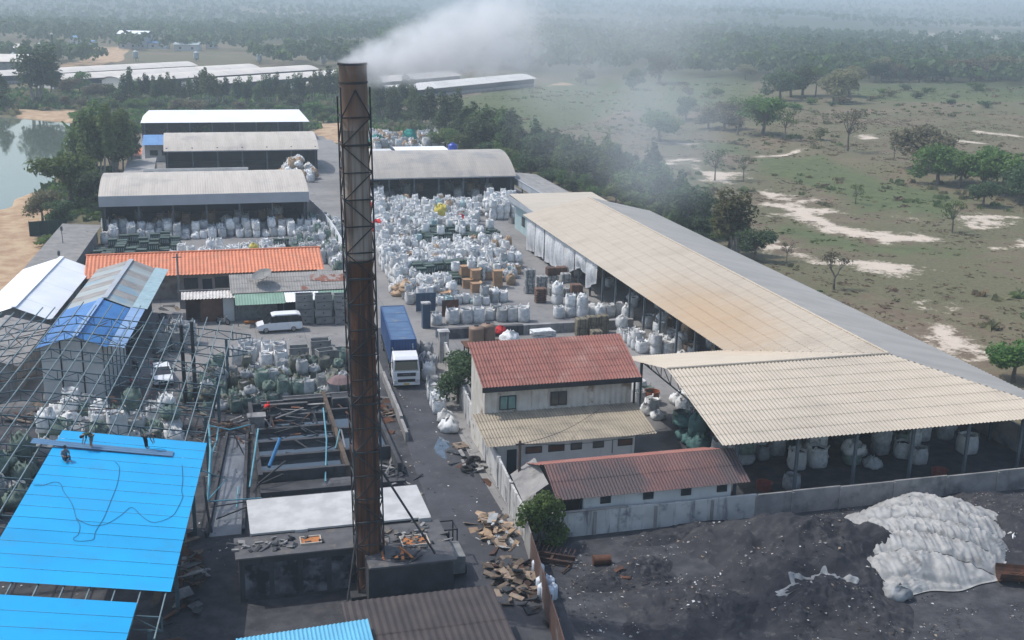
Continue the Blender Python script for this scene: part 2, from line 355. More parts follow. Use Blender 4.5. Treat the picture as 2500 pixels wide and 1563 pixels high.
# yard paving: one sheet with soot worked into its colour where ash is spread over it
yx, yy = np.arange(-64, 66.3, 1.3), np.arange(40, 302, 1.3)
YX, YY = np.meshgrid(yx, yy, indexing='ij')
ins = inpoly(YX, YY, [(p[0], p[1]) for p in YARD])
ysoot = np.clip((112-YY)/22, 0, 1)*np.clip((20-YX)/4, 0, 1)
ysoot = np.maximum(ysoot, np.clip((92-YY)/14, 0, 1)*np.clip((YX-33)/5, 0, 1)); ysoot = np.maximum(ysoot, np.clip((70-YY)/4, 0, 1))
yid = np.arange(YX.size).reshape(YX.shape)
keep = (ins[:-1, :-1] & ins[1:, :-1] & ins[1:, 1:] & ins[:-1, 1:])
yq = np.stack([yid[:-1, :-1], yid[1:, :-1], yid[1:, 1:], yid[:-1, 1:]], -1)[keep]
def yard_mat():
    m, nt, b = newmat('yard_concrete'); P = pos(nt)
    a2 = node(nt, 'ShaderNodeAttribute'); a2.attribute_name = 'soot'
    n1 = nz(nt, P, 0.09, 6.0, 0.62); n2 = nz(nt, P, 0.8, 5.0, 0.6); n3 = nz(nt, P, 6.0, 3.0)
    con = mixc(nt, ramp(nt, n1, 0.35, 0.66), (0.25, 0.242, 0.234), (0.18, 0.175, 0.172))
    con = mixc(nt, ramp(nt, n2, 0.52, 0.75), con, (0.14, 0.136, 0.136))
    br = nt.nodes.new('ShaderNodeTexBrick'); nt.links.new(P, br.inputs['Vector']); br.offset = 0.0; br.inputs['Scale'].default_value = 1.0
    br.inputs['Brick Width'].default_value = 5.0; br.inputs['Row Height'].default_value = 5.0; br.inputs['Mortar Size'].default_value = 0.03
    con = mixc(nt, mth(nt, 'MULTIPLY', br.outputs['Fac'], 0.45), con, (0.06, 0.06, 0.06))
    so = mixc(nt, ramp(nt, n2, 0.35, 0.7), (0.034, 0.035, 0.040), (0.072, 0.072, 0.077))
    so = mixc(nt, ramp(nt, n3, 0.62, 0.74), so, (0.10, 0.10, 0.10))
    f = ramp(nt, mth(nt, 'ADD', a2.outputs['Fac'], mth(nt, 'MULTIPLY_ADD', n1, 1.0, -0.5)), 0.15, 0.65)
    nt.links.new(mixc(nt, f, con, so), b.inputs['Base Color']); b.inputs['Roughness'].default_value = 0.85; b.inputs['Specular IOR Level'].default_value = 0.25
    bp = nt.nodes.new('ShaderNodeBump'); bp.inputs['Strength'].default_value = 0.35; bp.inputs['Distance'].default_value = 0.04
    nt.links.new(mth(nt, 'ADD', n2, n3), bp.inputs['Height']); nt.links.new(bp.outputs[0], b.inputs['Normal'])
    return m
tag(link('yard_pavement', np_mesh('yard', np.stack([YX, YY, np.zeros_like(YX)], -1).reshape(-1, 3), yq, yard_mat(), attrs={'soot': ('FLOAT', ysoot.ravel())})), kind='structure')
# access road, dark with ash, a little crowned
asph = M('ash_asphalt', (0.058, 0.059, 0.067), (0.040, 0.041, 0.047), scale=0.5, rough=0.75, dirt=(0.075, 0.075, 0.078), dscale=0.9, damt=(0.56, 0.72), bump=0.4, bscale=9, spec=0.35)
cl = [(16.4, 40), (17.0, 58), (16.9, 70), (17.1, 80), (17.6, 90), (18.2, 100), (18.7, 110), (19.0, 119)]
wd = [2.9, 2.6, 2.5, 2.3, 2.2, 2.2, 2.3, 2.4]
mb = MB()
for i in range(len(cl)-1):
    (xa, ya), (xb, yb) = cl[i], cl[i+1]
    for u0, u1 in ((-1, -0.5), (-0.5, 0), (0, 0.5), (0.5, 1)):
        hz = lambda u: 0.035-0.03*u*u+0.012
        mb.add([(xa+u0*wd[i], ya, hz(u0)), (xa+u1*wd[i], ya, hz(u1)), (xb+u1*wd[i+1], yb, hz(u1)), (xb+u0*wd[i+1], yb, hz(u0))], [(0, 1, 2, 3)])
tag(mb.build('road', asph), kind='structure')
pud = M('oily_puddle', (0.06, 0.085, 0.115), (0.04, 0.055, 0.075), rough=0.05, spec=0.8)
p = [G(a, b, 0.05) for a, b in ((1072, 1065), (1095, 1075), (1100, 1090), (1085, 1100), (1088, 1115), (1093, 1122), (1080, 1118), (1064, 1105), (1060, 1092))]
tag(MB().poly(p).build('puddle_water', pud), kind='structure')
# ================================================================== materials
def stain_mat(name, c1, c2, rust, ctr, rad, rough=0.6):
    """painted sheet with one rust-brown stain of its own round ctr"""
    m, nt, b = newmat(name); P = pos(nt)
    col = mixc(nt, ramp(nt, nz(nt, pos(nt, (0.25, 1.4, 0.25)), 1.2, 6.0, 0.65), 0.35, 0.7), c1, c2)
    col = mixc(nt, ramp(nt, nz(nt, P, 0.22, 5.0), 0.5, 0.8), col, tuple(x*0.8 for x in c1))
    d = nt.nodes.new('ShaderNodeVectorMath'); d.operation = 'SUBTRACT'; nt.links.new(P, d.inputs[0]); d.inputs[1].default_value = ctr
    e = nt.nodes.new('ShaderNodeVectorMath'); e.operation = 'DIVIDE'; nt.links.new(d.outputs[0], e.inputs[0]); e.inputs[1].default_value = rad
    l = nt.nodes.new('ShaderNodeVectorMath'); l.operation = 'LENGTH'; nt.links.new(e.outputs[0], l.inputs[0])
    s = mth(nt, 'SUBTRACT', 1.05, mth(nt, 'ADD', l.outputs['Value'], mth(nt, 'MULTIPLY_ADD', nz(nt, pos(nt, (0.25, 1.6, 0.25)), 0.7, 6.0), 0.7, -0.35)))
    col = mixc(nt, mth(nt, 'MULTIPLY', ramp(nt, s, 0.0, 1.0), 0.6), col, rust)
    nt.links.new(col, b.inputs['Base Color']); b.inputs['Roughness'].default_value = rough; b.inputs['Specular IOR Level'].default_value = 0.35
    return m
CREAM = stain_mat('cream_roof_sheet', (0.495, 0.43, 0.345), (0.44, 0.38, 0.30), (0.47, 0.30, 0.15), (46.5, 98.0, 5.5), (8.0, 19.0, 6.0))
BEIGE = M('beige_arch_sheet', (0.50, 0.45, 0.39), (0.44, 0.395, 0.34), scale=0.6, rough=0.6, dirt=(0.33, 0.30, 0.275), dscale=0.15, damt=(0.5, 0.75), stretch=(1.5, 0.2, 0.2))
GREYARCH = M('grey_arch_sheet', (0.40, 0.365, 0.32), (0.34, 0.31, 0.275), scale=0.6, rough=0.6, dirt=(0.27, 0.26, 0.25), dscale=0.2, stretch=(1.5, 0.2, 0.2))
WHITER = M('white_roof_sheet', (0.84, 0.86, 0.88), (0.78, 0.80, 0.83), scale=0.3, rough=0.45, dirt=(0.66, 0.67, 0.69), dscale=0.25, damt=(0.55, 0.8))
GREYR = M('weathered_grey_sheet', (0.33, 0.315, 0.295), (0.26, 0.25, 0.24), scale=0.8, rough=0.8, dirt=(0.17, 0.165, 0.16), dscale=0.5, damt=(0.52, 0.75))
FIBRE = M('fibre_cement_sheet', (0.30, 0.285, 0.265), (0.235, 0.225, 0.212), scale=0.9, rough=0.9, dirt=(0.15, 0.14, 0.13), dscale=0.6, damt=(0.55, 0.75))
REDR = M('red_fibre_roof', (0.285, 0.122, 0.098), (0.215, 0.092, 0.076), scale=0.7, rough=0.8, dirt=(0.36, 0.20, 0.165), dscale=0.35, damt=(0.48, 0.72))
MAROON = M('maroon_roof', (0.185, 0.098, 0.088), (0.135, 0.075, 0.072), scale=0.5, rough=0.8, dirt=(0.085, 0.066, 0.068), dscale=0.16, damt=(0.44, 0.62))
TANR = M('tan_fibre_roof', (0.34, 0.29, 0.22), (0.26, 0.225, 0.175), scale=0.8, rough=0.85, dirt=(0.15, 0.135, 0.115), dscale=0.35, damt=(0.55, 0.75))
ORANGE = M('orange_tile', (0.68, 0.245, 0.13), (0.58, 0.205, 0.11), scale=0.9, rough=0.6, dirt=(0.52, 0.22, 0.13), dscale=0.5)
BLUER = M('blue_sheet', (0.008, 0.335, 0.66), (0.008, 0.305, 0.61), scale=0.25, rough=0.5, spec=0.25, dirt=(0.02, 0.29, 0.55), dscale=0.5, damt=(0.5, 0.75), rand=0.06)
BLUE2 = M('blue_gable_sheet', (0.055, 0.20, 0.46), (0.045, 0.16, 0.39), scale=0.6, rough=0.45)
BLUE3 = M('pale_blue_sheet', (0.23, 0.36, 0.56), (0.20, 0.31, 0.5), scale=0.5, rough=0.5)
BLUEF = M('faded_blue_sheet', (0.13, 0.27, 0.48), (0.10, 0.22, 0.42), scale=0.4, rough=0.5)
TRANSL = M('translucent_grey_sheet', (0.36, 0.40, 0.395), (0.30, 0.33, 0.325), scale=0.25, rough=0.5, dirt=(0.22, 0.32, 0.38), dscale=0.18, damt=(0.5, 0.62), stretch=(0.3, 3, 1))
GREENR = M('green_awning_sheet', (0.20, 0.32, 0.245), (0.17, 0.27, 0.205), scale=0.7, rough=0.6)
CONC = M('bare_concrete', (0.29, 0.28, 0.27), (0.22, 0.215, 0.21), scale=0.9, rough=0.9, dirt=(0.12, 0.12, 0.125), dscale=0.5, damt=(0.5, 0.7), streak=(0.12, 0.12, 0.125), bump=0.2)
CONCW = M('soot_streaked_white_wall', (0.52, 0.51, 0.49), (0.42, 0.415, 0.40), scale=0.7, rough=0.9, dirt=(0.17, 0.17, 0.175), dscale=0.6, damt=(0.52, 0.68), streak=(0.14, 0.14, 0.15), streaks=(0.5, 0.7), bump=0.15)
CONCD = M('soot_black_concrete', (0.060, 0.061, 0.066), (0.038, 0.039, 0.043), scale=0.6, rough=0.9, dirt=(0.15, 0.155, 0.165), dscale=0.35, damt=(0.55, 0.72), streak=(0.02, 0.02, 0.023), bump=0.3)
WHITEW = M('painted_white_wall', (0.60, 0.60, 0.585), (0.52, 0.52, 0.51), scale=0.5, rough=0.85, dirt=(0.36, 0.36, 0.36), dscale=0.4, damt=(0.55, 0.75), streak=(0.33, 0.32, 0.31), streaks=(0.58, 0.8))
OLDW = M('peeling_white_cladding', (0.56, 0.535, 0.485), (0.46, 0.43, 0.38), scale=0.9, rough=0.85, dirt=(0.26, 0.20, 0.15), dscale=0.7, damt=(0.56, 0.68), streak=(0.30, 0.25, 0.20), streaks=(0.56, 0.72), bump=0.2)
PALEG = M('pale_green_wall', (0.36, 0.47, 0.47), (0.31, 0.41, 0.42), scale=0.6, rough=0.8)
STEEL = M('grey_blue_steel', (0.10, 0.125, 0.145), (0.075, 0.09, 0.105), scale=1.0, rough=0.6)
STEELD = M('dark_steel', (0.032, 0.036, 0.042), (0.024, 0.026, 0.03), scale=1.0, rough=0.6)
TEAL = M('painted_truss_steel', (0.075, 0.125, 0.145), (0.05, 0.085, 0.10), scale=1.2, rough=0.55)
PURL = M('galvanised_purlin', (0.19, 0.245, 0.258), (0.125, 0.17, 0.185), scale=0.9, rough=0.45, dirt=(0.10, 0.15, 0.17), dscale=1.0)
CYAN = M('cyan_pipe_paint', (0.12, 0.33, 0.40), (0.09, 0.26, 0.33), scale=1.2, rough=0.5)
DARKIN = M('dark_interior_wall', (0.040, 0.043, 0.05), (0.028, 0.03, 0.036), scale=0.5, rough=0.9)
GLASS = M('window_glass', (0.025, 0.035, 0.04), (0.02, 0.028, 0.03), rough=0.08, spec=0.7)
GLASSG = M('green_window_glass', (0.10, 0.235, 0.22), (0.08, 0.19, 0.18), rough=0.1, spec=0.7)
WOODB = M('brown_board', (0.16, 0.085, 0.055), (0.12, 0.065, 0.045), scale=1.5, rough=0.85)
GUTT = M('grey_fascia', (0.36, 0.385, 0.42), (0.32, 0.345, 0.375), scale=0.4, rough=0.55)
RUST = M('rusty_steel', (0.135, 0.058, 0.032), (0.085, 0.040, 0.025), scale=1.2, rough=0.85, dirt=(0.045, 0.030, 0.025), dscale=0.7, damt=(0.45, 0.65), bump=0.2)
def column(parent, x, y, z, w=0.22, mat=None, z0=0.0):
    MB().box(x-w/2, x+w/2, y-w/2, y+w/2, z0, z).build('column', mat or STEEL, parent)
def window(parent, x, y, z, w, h, mat=None, face='-Y', frame=STEELD, mullion=True):
    """window set in a wall whose outer face is at y (or x): frame proud of the wall, pane behind it"""
    f = MB(); t = 0.07; g = MB()
    def bx(mb, u0, u1, z0, z1, d0, d1):
        if face == '-Y': mb.box(x+u0, x+u1, y-d1, y-d0, z0, z1)
        else: mb.box(x-d1, x-d0, y+u0, y+u1, z0, z1)
    for u0, u1, z0, z1 in ((-w/2, w/2, z, z+t), (-w/2, w/2, z+h-t, z+h), (-w/2, -w/2+t, z+t, z+h-t), (w/2-t, w/2, z+t, z+h-t)) + (((-t/2, t/2, z+t, z+h-t),) if mullion else ()):
        bx(f, u0, u1, z0, z1, 0.0, 0.06)
    fr = f.build('window', frame, parent)
    bx(g, -w/2+t, w/2-t, z+t, z+h-t, 0.003, 0.02); g.build('pane', mat or GLASS, fr)
    return fr
def arch_shed(name, label, x0, x1, y0, y1, ze, zc, roof, ncol, fascia=0.0, colz=0.0, left_open=False, right_open=False, ycol=1.0, wave=0.36, fm=None, seg=14, crown_rows=1):
    """barrel-roofed open-fronted shed; its long side faces -Y"""
    t = thing(name, label, 'warehouse', ((x0+x1)/2, (y0+y1)/2, 0)); ox, oy = (x0+x1)/2, (y0+y1)/2
    yc, hw = (y0+y1)/2, (y1-y0)/2; rise = zc-ze; Rr = (hw*hw+rise*rise)/(2*rise); zcen = zc-Rr; a = math.asin(hw/Rr)
    nb = max(2, int((x1-x0)/6.0)); bw = (x1-x0)/nb           # roof laid in bays of sheets
    for k in range(nb):
        mb = MB(); n = int(bw/wave*4)
        def fn(u, v):
            x = x0+bw*k+bw*u; th = -a+2*a*v; r = Rr+0.016*math.sin(2*math.pi*x/wave)+(0.02 if k % 2 else 0.0)
            return (x-ox, yc+r*math.sin(th)-oy, zcen+r*math.cos(th))
        mb.grid(fn, n, seg); mb.build('roof_sheet', roof, t)
    def endw(x):
        mb = MB(); pr = [(yc+Rr*0.995*math.sin(-a+2*a*i/10)-oy, zcen+Rr*0.995*math.cos(-a+2*a*i/10)) for i in range(11)]
        pr = [(y1-oy-0.05, 0.0)] + pr[::-1] + [(y0-oy+0.3, 0.0)]
        mb.extr(pr, 'X', x-ox-0.06, x-ox+0.06); mb.build('end_wall', DARKIN, t)
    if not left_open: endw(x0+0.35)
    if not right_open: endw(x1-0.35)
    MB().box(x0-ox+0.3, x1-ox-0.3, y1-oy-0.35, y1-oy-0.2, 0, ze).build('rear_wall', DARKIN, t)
    if fascia: MB().box(x0-ox, x1-ox, y0-oy-0.12, y0-oy-0.02, ze-fascia, ze+0.08).build('fascia', fm or GUTT, t)
    else: MB().box(x0-ox, x1-ox, y0-oy-0.05, y0-oy+0.1, ze-0.16, ze-0.05).build('gutter', fm or GUTT, t)
    zt = ze-fascia if fascia else ze
    for i in range(ncol):
        x = x0+0.6+(x1-x0-1.2)*i/(ncol-1)-ox
        column(t, x, y0-oy+ycol, zt+0.3+ycol*rise/hw, 0.26, STEEL)
        tr = MB(); pa = (x, y0-oy+ycol, zt+0.1)
        for j in range(8):
            ya = y0+ycol+(y1-y0-2*ycol)*j/8; yb = y0+ycol+(y1-y0-2*ycol)*(j+1)/8
            zz = lambda yq: zcen+math.sqrt(max(0, Rr*Rr-(yq-yc)**2))-0.12
            tr.bar((x, ya-oy, zz(ya)), (x, yb-oy, zz(yb)), 0.1); tr.bar((x, ya-oy, zt), (x, yb-oy, zt), 0.1); tr.bar((x, ya-oy, zt), (x, yb-oy, zz(yb)), 0.06)
        tr.build('truss', STEEL, t)
    return t
# ------------------------------------------------------------------ warehouses behind
wh1 = arch_shed('arched_warehouse', 'beige barrel-roofed warehouse with deep grey fascia, nearest of those left of the lane', -14.0, 15.8, 172.2, 192.2, 6.15, 7.75, BEIGE, 7, fascia=1.45, ycol=1.2)
MB().box(-9.2, 6.8, 4.6, 4.75, 7.0, 7.9).build('parapet', WHITEW, wh1)
arch_shed('arched_warehouse', 'beige barrel-roofed open warehouse, second of those left of the lane', -6.3, 23.5, 232.0, 251.5, 4.7, 7.0, BEIGE, 7, ycol=1.0)
whr = arch_shed('arched_warehouse', 'tall grey barrel-roofed warehouse at the far end of the bag yard, right of the chimney', 26.5, 53.6, 192.4, 213.0, 4.75, 7.95, GREYARCH, 7, ycol=1.3)
# white far warehouse: shallow hipped roof
t = thing('white_warehouse', 'bright white-roofed open warehouse, farthest of those left of the lane', 'warehouse', (7, 296, 0))
x0, x1, y0, y1, ze, zr = -12.6, 27.0, 287.0, 303.0, 4.3, 6.5
P8 = lambda x, y, z: (x-7, y-296, z)
for k in range(8):
    xa, xb = x0+(x1-x0)*k/8, x0+(x1-x0)*(k+1)/8; ra = lambda x: min(max(x, x0+1.8), x1-1.8)
    MB().add([P8(xa, y0, ze), P8(xb, y0, ze), P8(ra(xb), 295, zr), P8(ra(xa), 295, zr)], [(0, 1, 2, 3)]).build('roof_sheet', WHITER, t)
MB().add([P8(x0, y1, ze), P8(x1, y1, ze), P8(x1-1.8, 295, zr), P8(x0+1.8, 295, zr)], [(0, 3, 2, 1)]).build('roof_sheet', WHITER, t)
MB().add([P8(x0, y0, ze), P8(x0, y1, ze), P8(x0+1.8, 295, zr)], [(0, 2, 1)]).build('roof_sheet', WHITER, t); MB().add([P8(x1, y0, ze), P8(x1, y1, ze), P8(x1-1.8, 295, zr)], [(0, 1, 2)]).build('roof_sheet', WHITER, t)
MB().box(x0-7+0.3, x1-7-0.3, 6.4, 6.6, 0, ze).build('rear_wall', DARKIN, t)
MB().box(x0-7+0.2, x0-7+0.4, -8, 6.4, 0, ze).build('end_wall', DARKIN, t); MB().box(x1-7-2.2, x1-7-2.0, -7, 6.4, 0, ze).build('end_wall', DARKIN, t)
for i in range(8): column(t, x0-7+0.8+(x1-x0-3.2)*i/7, -8.2, ze+0.1, 0.24)
# blue-roofed hut and its house
t = thing('blue_roof_hut', 'long low hut with faded blue roof beside the pond trees', 'shed', (-3, 258, 0))
for k in range(5): MB().add([(-8+k*3.1, -6.5, 3.5), (-8+(k+1)*3.1-0.04, -6.5, 3.5), (-8+(k+1)*3.1-0.04, 2.5, 4.6), (-8+k*3.1, 2.5, 4.6)], [(0, 1, 2, 3)]).build('roof_sheet', BLUEF, t)
MB().box(-7.6, 7.2, -5.5, 2.0, 0, 3.4).build('wall', WHITEW, t); window(t, -5.8, -5.5, 1.2, 1.6, 1.1); window(t, -3.6, -5.5, 1.2, 1.2, 1.1)
t = thing('red_roof_hut', 'small hut with salmon red roof squeezed behind the grey lean-to', 'shed', (-12.2, 243, 0))
MB().add([(-1.4, -4, 2.9), (1.5, -4, 2.9), (1.5, 3, 3.7), (-1.4, 3, 3.7)], [(0, 1, 2, 3)]).build('roof_sheet', ORANGE, t); MB().box(-1.2, 1.2, -3.6, 2.6, 0, 2.9).build('wall', WHITEW, t)
# grey lean-to beside the pond trees
t = thing('lean_to', 'grey sheet-roofed lean-to running from the second warehouse towards the pond trees', 'shed', (-10, 218, 0))
sheet_roof(t, (-3.0, -12, 3.0), (0, 1, 0), (1, 0, 0.10), 26, 5.4, GREYR, rows=2, wave=0.6)
MB().box(-2.8, -2.6, -11.8, 13.5, 0, 2.95).build('wall', CONC, t)
for i in range(5): column(t, 2.2, -11.5+i*6.2, 3.4, 0.18)
# flat roofs, tank and lean-to around the right arched warehouse
t = thing('flat_roof_store', 'flat white-roofed store behind the grey arched warehouse', 'building', (43, 219, 0))
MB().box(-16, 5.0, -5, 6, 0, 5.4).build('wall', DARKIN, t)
MB().add([(-6.3, -5.6, 5.55), (4.8, -5.6, 5.55), (4.3, 5.2, 6.0), (-5.9, 5.2, 6.0)], [(0, 1, 2, 3)]).build('roof_sheet', WHITER, t)
MB().box(-16.2, -6.4, -5.3, 5.5, 5.42, 5.6).build('roof_slab', M('white_slab', (0.6, 0.6, 0.6), rough=0.8), t)
BLUEP = M('blue_tank_plastic', (0.02, 0.055, 0.36), (0.018, 0.048, 0.31), scale=1.0, rough=0.35, spec=0.5)
t = thing('water_tank', 'royal blue plastic water tank behind the grey arched warehouse roof', 'water tank', (46.6, 212.6, 5.6))
MB().lathe([(0.05, 0), (0.85, 0.0), (0.92, 0.1), (0.9, 0.7), (0.94, 0.75), (0.94, 0.85), (0.9, 0.9), (0.9, 1.9), (0.82, 2.15), (0.3, 2.4), (0.02, 2.42)], 20).build('body', BLUEP, t, smooth=True)
MB().lathe([(0.02, 2.4), (0.3, 2.4), (0.3, 2.55), (0.02, 2.58)], 14).build('lid', BLUEP, t)
t = thing('lean_to', 'grey-roofed lean-to along the tree line at the right end of the arched warehouse', 'shed', (57, 190, 0))
sheet_roof(t, (-3.2, -14, 4.0), (0, 1, 0), (1, 0, -0.11), 27, 6.6, GREYR, rows=2, wave=0.6)
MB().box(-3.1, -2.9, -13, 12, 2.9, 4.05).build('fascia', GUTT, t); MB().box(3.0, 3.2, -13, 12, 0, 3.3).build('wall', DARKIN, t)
for i in range(5): column(t, -3.0, -12.6+i*6.2, 3.9, 0.2)
# ------------------------------------------------------------------ big L-shaped shed
XE0, XR, XE1, YF, YR, YB, YN, ZE, ZR = 44.3, 54.0, 63.7, 68.2, 78.6, 89.0, 155.2, 5.0, 7.3
t = thing('open_shed', 'huge L-shaped open shed with cream corrugated roof along the tree line', 'shed', (54, 100, 0))
o = Vector((54, 100, 0)); vl = math.hypot(YR-YF, ZR-ZE); vx = math.hypot(XR-XE0, ZR-ZE)
sheet_roof(t, Vector((34.4, YF, ZE))-o, (1, 0, 0), (0, YR-YF, ZR-ZE), XE1-34.4, vl, CREAM, rows=8, wave=0.32, amp=0.042, hi=lambda u: vl*min(1, max(0, 1-(u+34.4-XR)/(XE1-XR))))
sheet_roof(t, Vector((34.4, YB, ZE))-o, (1, 0, 0), (0, YR-YB, ZR-ZE), XR-34.4, vl, CREAM, rows=6, wave=0.25, amp=0.032, lo=lambda u: vl*max(0, (u+34.4-XE0)/(XR-XE0)))
sheet_roof(t, Vector((XE0, YR, ZE))-o, (0, 1, 0), (XR-XE0, 0, ZR-ZE), YN-YR, vx, CREAM, rows=7, wave=0.46, amp=0.045, lo=lambda u: vx*max(0, 1-u/(YB-YR)))
sheet_roof(t, Vector((XE1, YF, ZE))-o, (0, 1, 0), (XR-XE1, 0, ZR-ZE), YN-YF, vx, M('shaded_cream_sheet', (0.39, 0.37, 0.335), (0.34, 0.325, 0.295), scale=0.5, rough=0.6, stretch=(0.3, 1, 0.3)), rows=6, wave=0.46, amp=0.045, hi=lambda u: vx*min(1, u/(YR-YF)))  # right slope: same cream sheet, greyed to paint in its shade
MB().tube([Vector((XR, YR, ZR+0.05))-o, Vector((XR, YN, ZR+0.05))-o], 0.09, 6).build('ridge_cap', CREAM, t)
MB().tube([Vector((34.4, YR, ZR+0.05))-o, Vector((XR, YR, ZR+0.05))-o], 0.09, 6).build('ridge_cap', CREAM, t)
for x in (36.2, 41.0, 45.8, 50.6, 55.4, 60.2):
    column(t, x-54, 69.4-100, ZE+0.1, 0.2)
    if x < 54: column(t, x-54, 88.2-100, ZE+0.05, 0.2)
    tr = MB(); lim = YB-1 if x < 46 else 82.0
    for k in range(9):
        ya, yb = 69.4+(lim-69.4)*k/9, 69.4+(lim-69.4)*(k+1)/9; zz = lambda yq: min(ZR-0.15-(ZR-ZE)*abs(yq-YR)/(YR-YF), ZR-0.15-(ZR-ZE)*max(0, x-XR)/(XE1-XR))
        tr.bar((x-54, ya-100, zz(ya)), (x-54, yb-100, zz(yb)), 0.09); tr.bar((x-54, ya-100, ZE-0.25), (x-54, yb-100, ZE-0.25), 0.09)
        tr.bar((x-54, ya-100, ZE-0.25), (x-54, yb-100, zz(yb)), 0.05); tr.bar((x-54, yb-100, ZE-0.25), (x-54, yb-100, zz(yb)), 0.05)
    tr.build('truss', STEEL, t)
for i in range(15):
    y = 92.6+i*4.4; column(t, 45.2-54, y-100, ZE+0.1, 0.2); column(t, 62.8-54, y-100, ZE+0.1, 0.2)
    tr = MB()
    for k in range(8):
        xa, xb = 45.2+17.6*k/8, 45.2+17.6*(k+1)/8; zz = lambda xq: ZR-0.15-(ZR-ZE)*abs(xq-XR)/(XR-XE0)
        tr.bar((xa-54, y-100, zz(xa)), (xb-54, y-100, zz(xb)), 0.09); tr.bar((xa-54, y-100, ZE-0.2), (xb-54, y-100, ZE-0.2), 0.09); tr.bar((xa-54, y-100, ZE-0.2), (xb-54, y-100, zz(xb)), 0.05)
    tr.build('truss', STEEL, t)
for y in (72, 76, 80, 84, 88): column(t, 62.8-54, y-100, ZE+0.1, 0.2)
for k in range(17): MB().box(63.2-54, 63.4-54, -31+k*5.1, -31+(k+1)*5.1-0.04, 0, 2.3).build('wall_panel', CONC, t)
MB().box(45.0-54, 63.2-54, 54.6, 54.8, 0, 5.0).build('end_wall', DARKIN, t)
# pale green annex at the far end of the long shed
t = thing('annex_building', 'pale green annex with a flat beige roof at the far end of the long shed', 'building', (53, 164, 0))
MB().box(-5.6, 6.5, -7.8, 6.5, 0, 4.6).build('wall', PALEG, t); MB().add([(-6.6, 6.8, 5.35), (-6.6, -8.0, 5.05), (7.0, -8.0, 5.05), (7.0, 6.8, 5.35)], [(0, 1, 2, 3)]).build('roof_sheet', CREAM, t)
MB().box(-6.65, -6.5, -8.0, 6.8, 4.3, 5.1).build('fascia', GUTT, t); MB().box(-6.5, 7, 6.7, 6.85, 4.5, 5.3).build('fascia', GUTT, t)
window(t, -5.6, -4.5, 1.2, 1.8, 1.4, face='-X'); window(t, -5.6, 1.5, 1.2, 1.8, 1.4, face='-X'); MB().box(-5.68, -5.6, -1.9, -0.6, 0, 2.2).build('door', STEEL, t)
# ------------------------------------------------------------------ red-roofed two-storey house
t = thing('two_storey_house', 'two-storey house with corrugated red upper roof and tan lower roof beside the road wall', 'house', (26.5, 84, 0)); o = Vector((26.5, 84, 0))
xl, xr = 20.2, 33.25
vl = math.hypot(5.3, 2.1)
sheet_roof(t, Vector((xl, 80.9, 5.95))-o, (1, 0, 0), (0, 5.3, 2.1), xr-xl, vl, REDR, rows=7, wave=0.26, amp=0.045)
MB().box(-6.3, 6.75, -3.14, -3.02, 5.55, 5.95).build('eave_board', STEELD, t)
wl = MB()
n = 52; pr = []
for i in range(n+1):
    x = 20.5+(32.6-20.5)*i/n; pr.append((x-26.5, 81.35-84-0.035*math.cos(i*math.pi)))
for i in range(n):
    (xa, ya), (xb, yb) = pr[i], pr[i+1]; wl.add([(xa, ya, 3.2), (xb, yb, 3.2), (xb, yb, 6.05), (xa, ya, 6.05)], [(0, 1, 2, 3)])
wl.build('front_cladding', OLDW, t)
MB().extr([(-2.6, 0.0), (1.9, 0.0), (1.9, 7.85), (-2.6, 6.02)], 'X', -6.0, -5.85).build('side_wall', OLDW, t)
MB().extr([(-2.6, 0.0), (1.9, 0.0), (1.9, 7.85), (-2.6, 6.02)], 'X', 5.9, 6.05).build('side_wall', OLDW, t)
MB().box(-5.84, 5.89, 1.75, 1.88, 0, 7.8).build('rear_wall', OLDW, t); MB().box(-5.8, 5.88, -2.3, 1.7, 3.0, 3.2).build('upper_floor', CONC, t)
window(t, -4.15, -2.69, 3.9, 1.35, 1.15, GLASSG); window(t, 0.0, -2.69, 3.95, 1.35, 1.15, GLASS)
MB().bar((6.35, -2.7, 0), (6.35, -2.7, 5.9), 0.14).build('post', STEELD, t); MB().bar((6.05, -2.7, 5.4), (6.7, -2.7, 5.75), 0.08).build('bracket', STEELD, t)
vl2 = math.hypot(4.9, 0.85)
sheet_roof(t, Vector((19.5, 76.5, 2.85))-o, (1, 0, 0), (0, 4.9, 0.85), 13.5, vl2, TANR, rows=4, wave=0.235, amp=0.035)
MB().box(-5.7, 5.2, -6.2, -6.05, 0, 2.85).build('lower_wall', WHITEW, t); MB().box(-5.85, -5.7, -6.2, -2.7, 0, 2.88).build('lower_side_wall', WHITEW, t); MB().box(5.05, 5.2, -6.05, -2.7, 0, 2.88).build('lower_side_wall', WHITEW, t)
MB().box(-5.1, -4.35, -6.26, -6.2, 0.0, 2.0).build('door', DARKIN, t)
for x, w, m_ in ((-3.0, 1.3, WOODB), (-1.2, 1.3, RUST), (0.4, 0.9, GLASS), (2.2, 0.9, GLASS), (4.4, 1.2, WOODB)): window(t, x, -6.2, 1.55, w, 0.55, m_, mullion=False)
MB().bar((3.35, -6.22, 1.0), (3.35, -6.22, 2.1), 0.06).build('vent_pipe', STEEL, t)
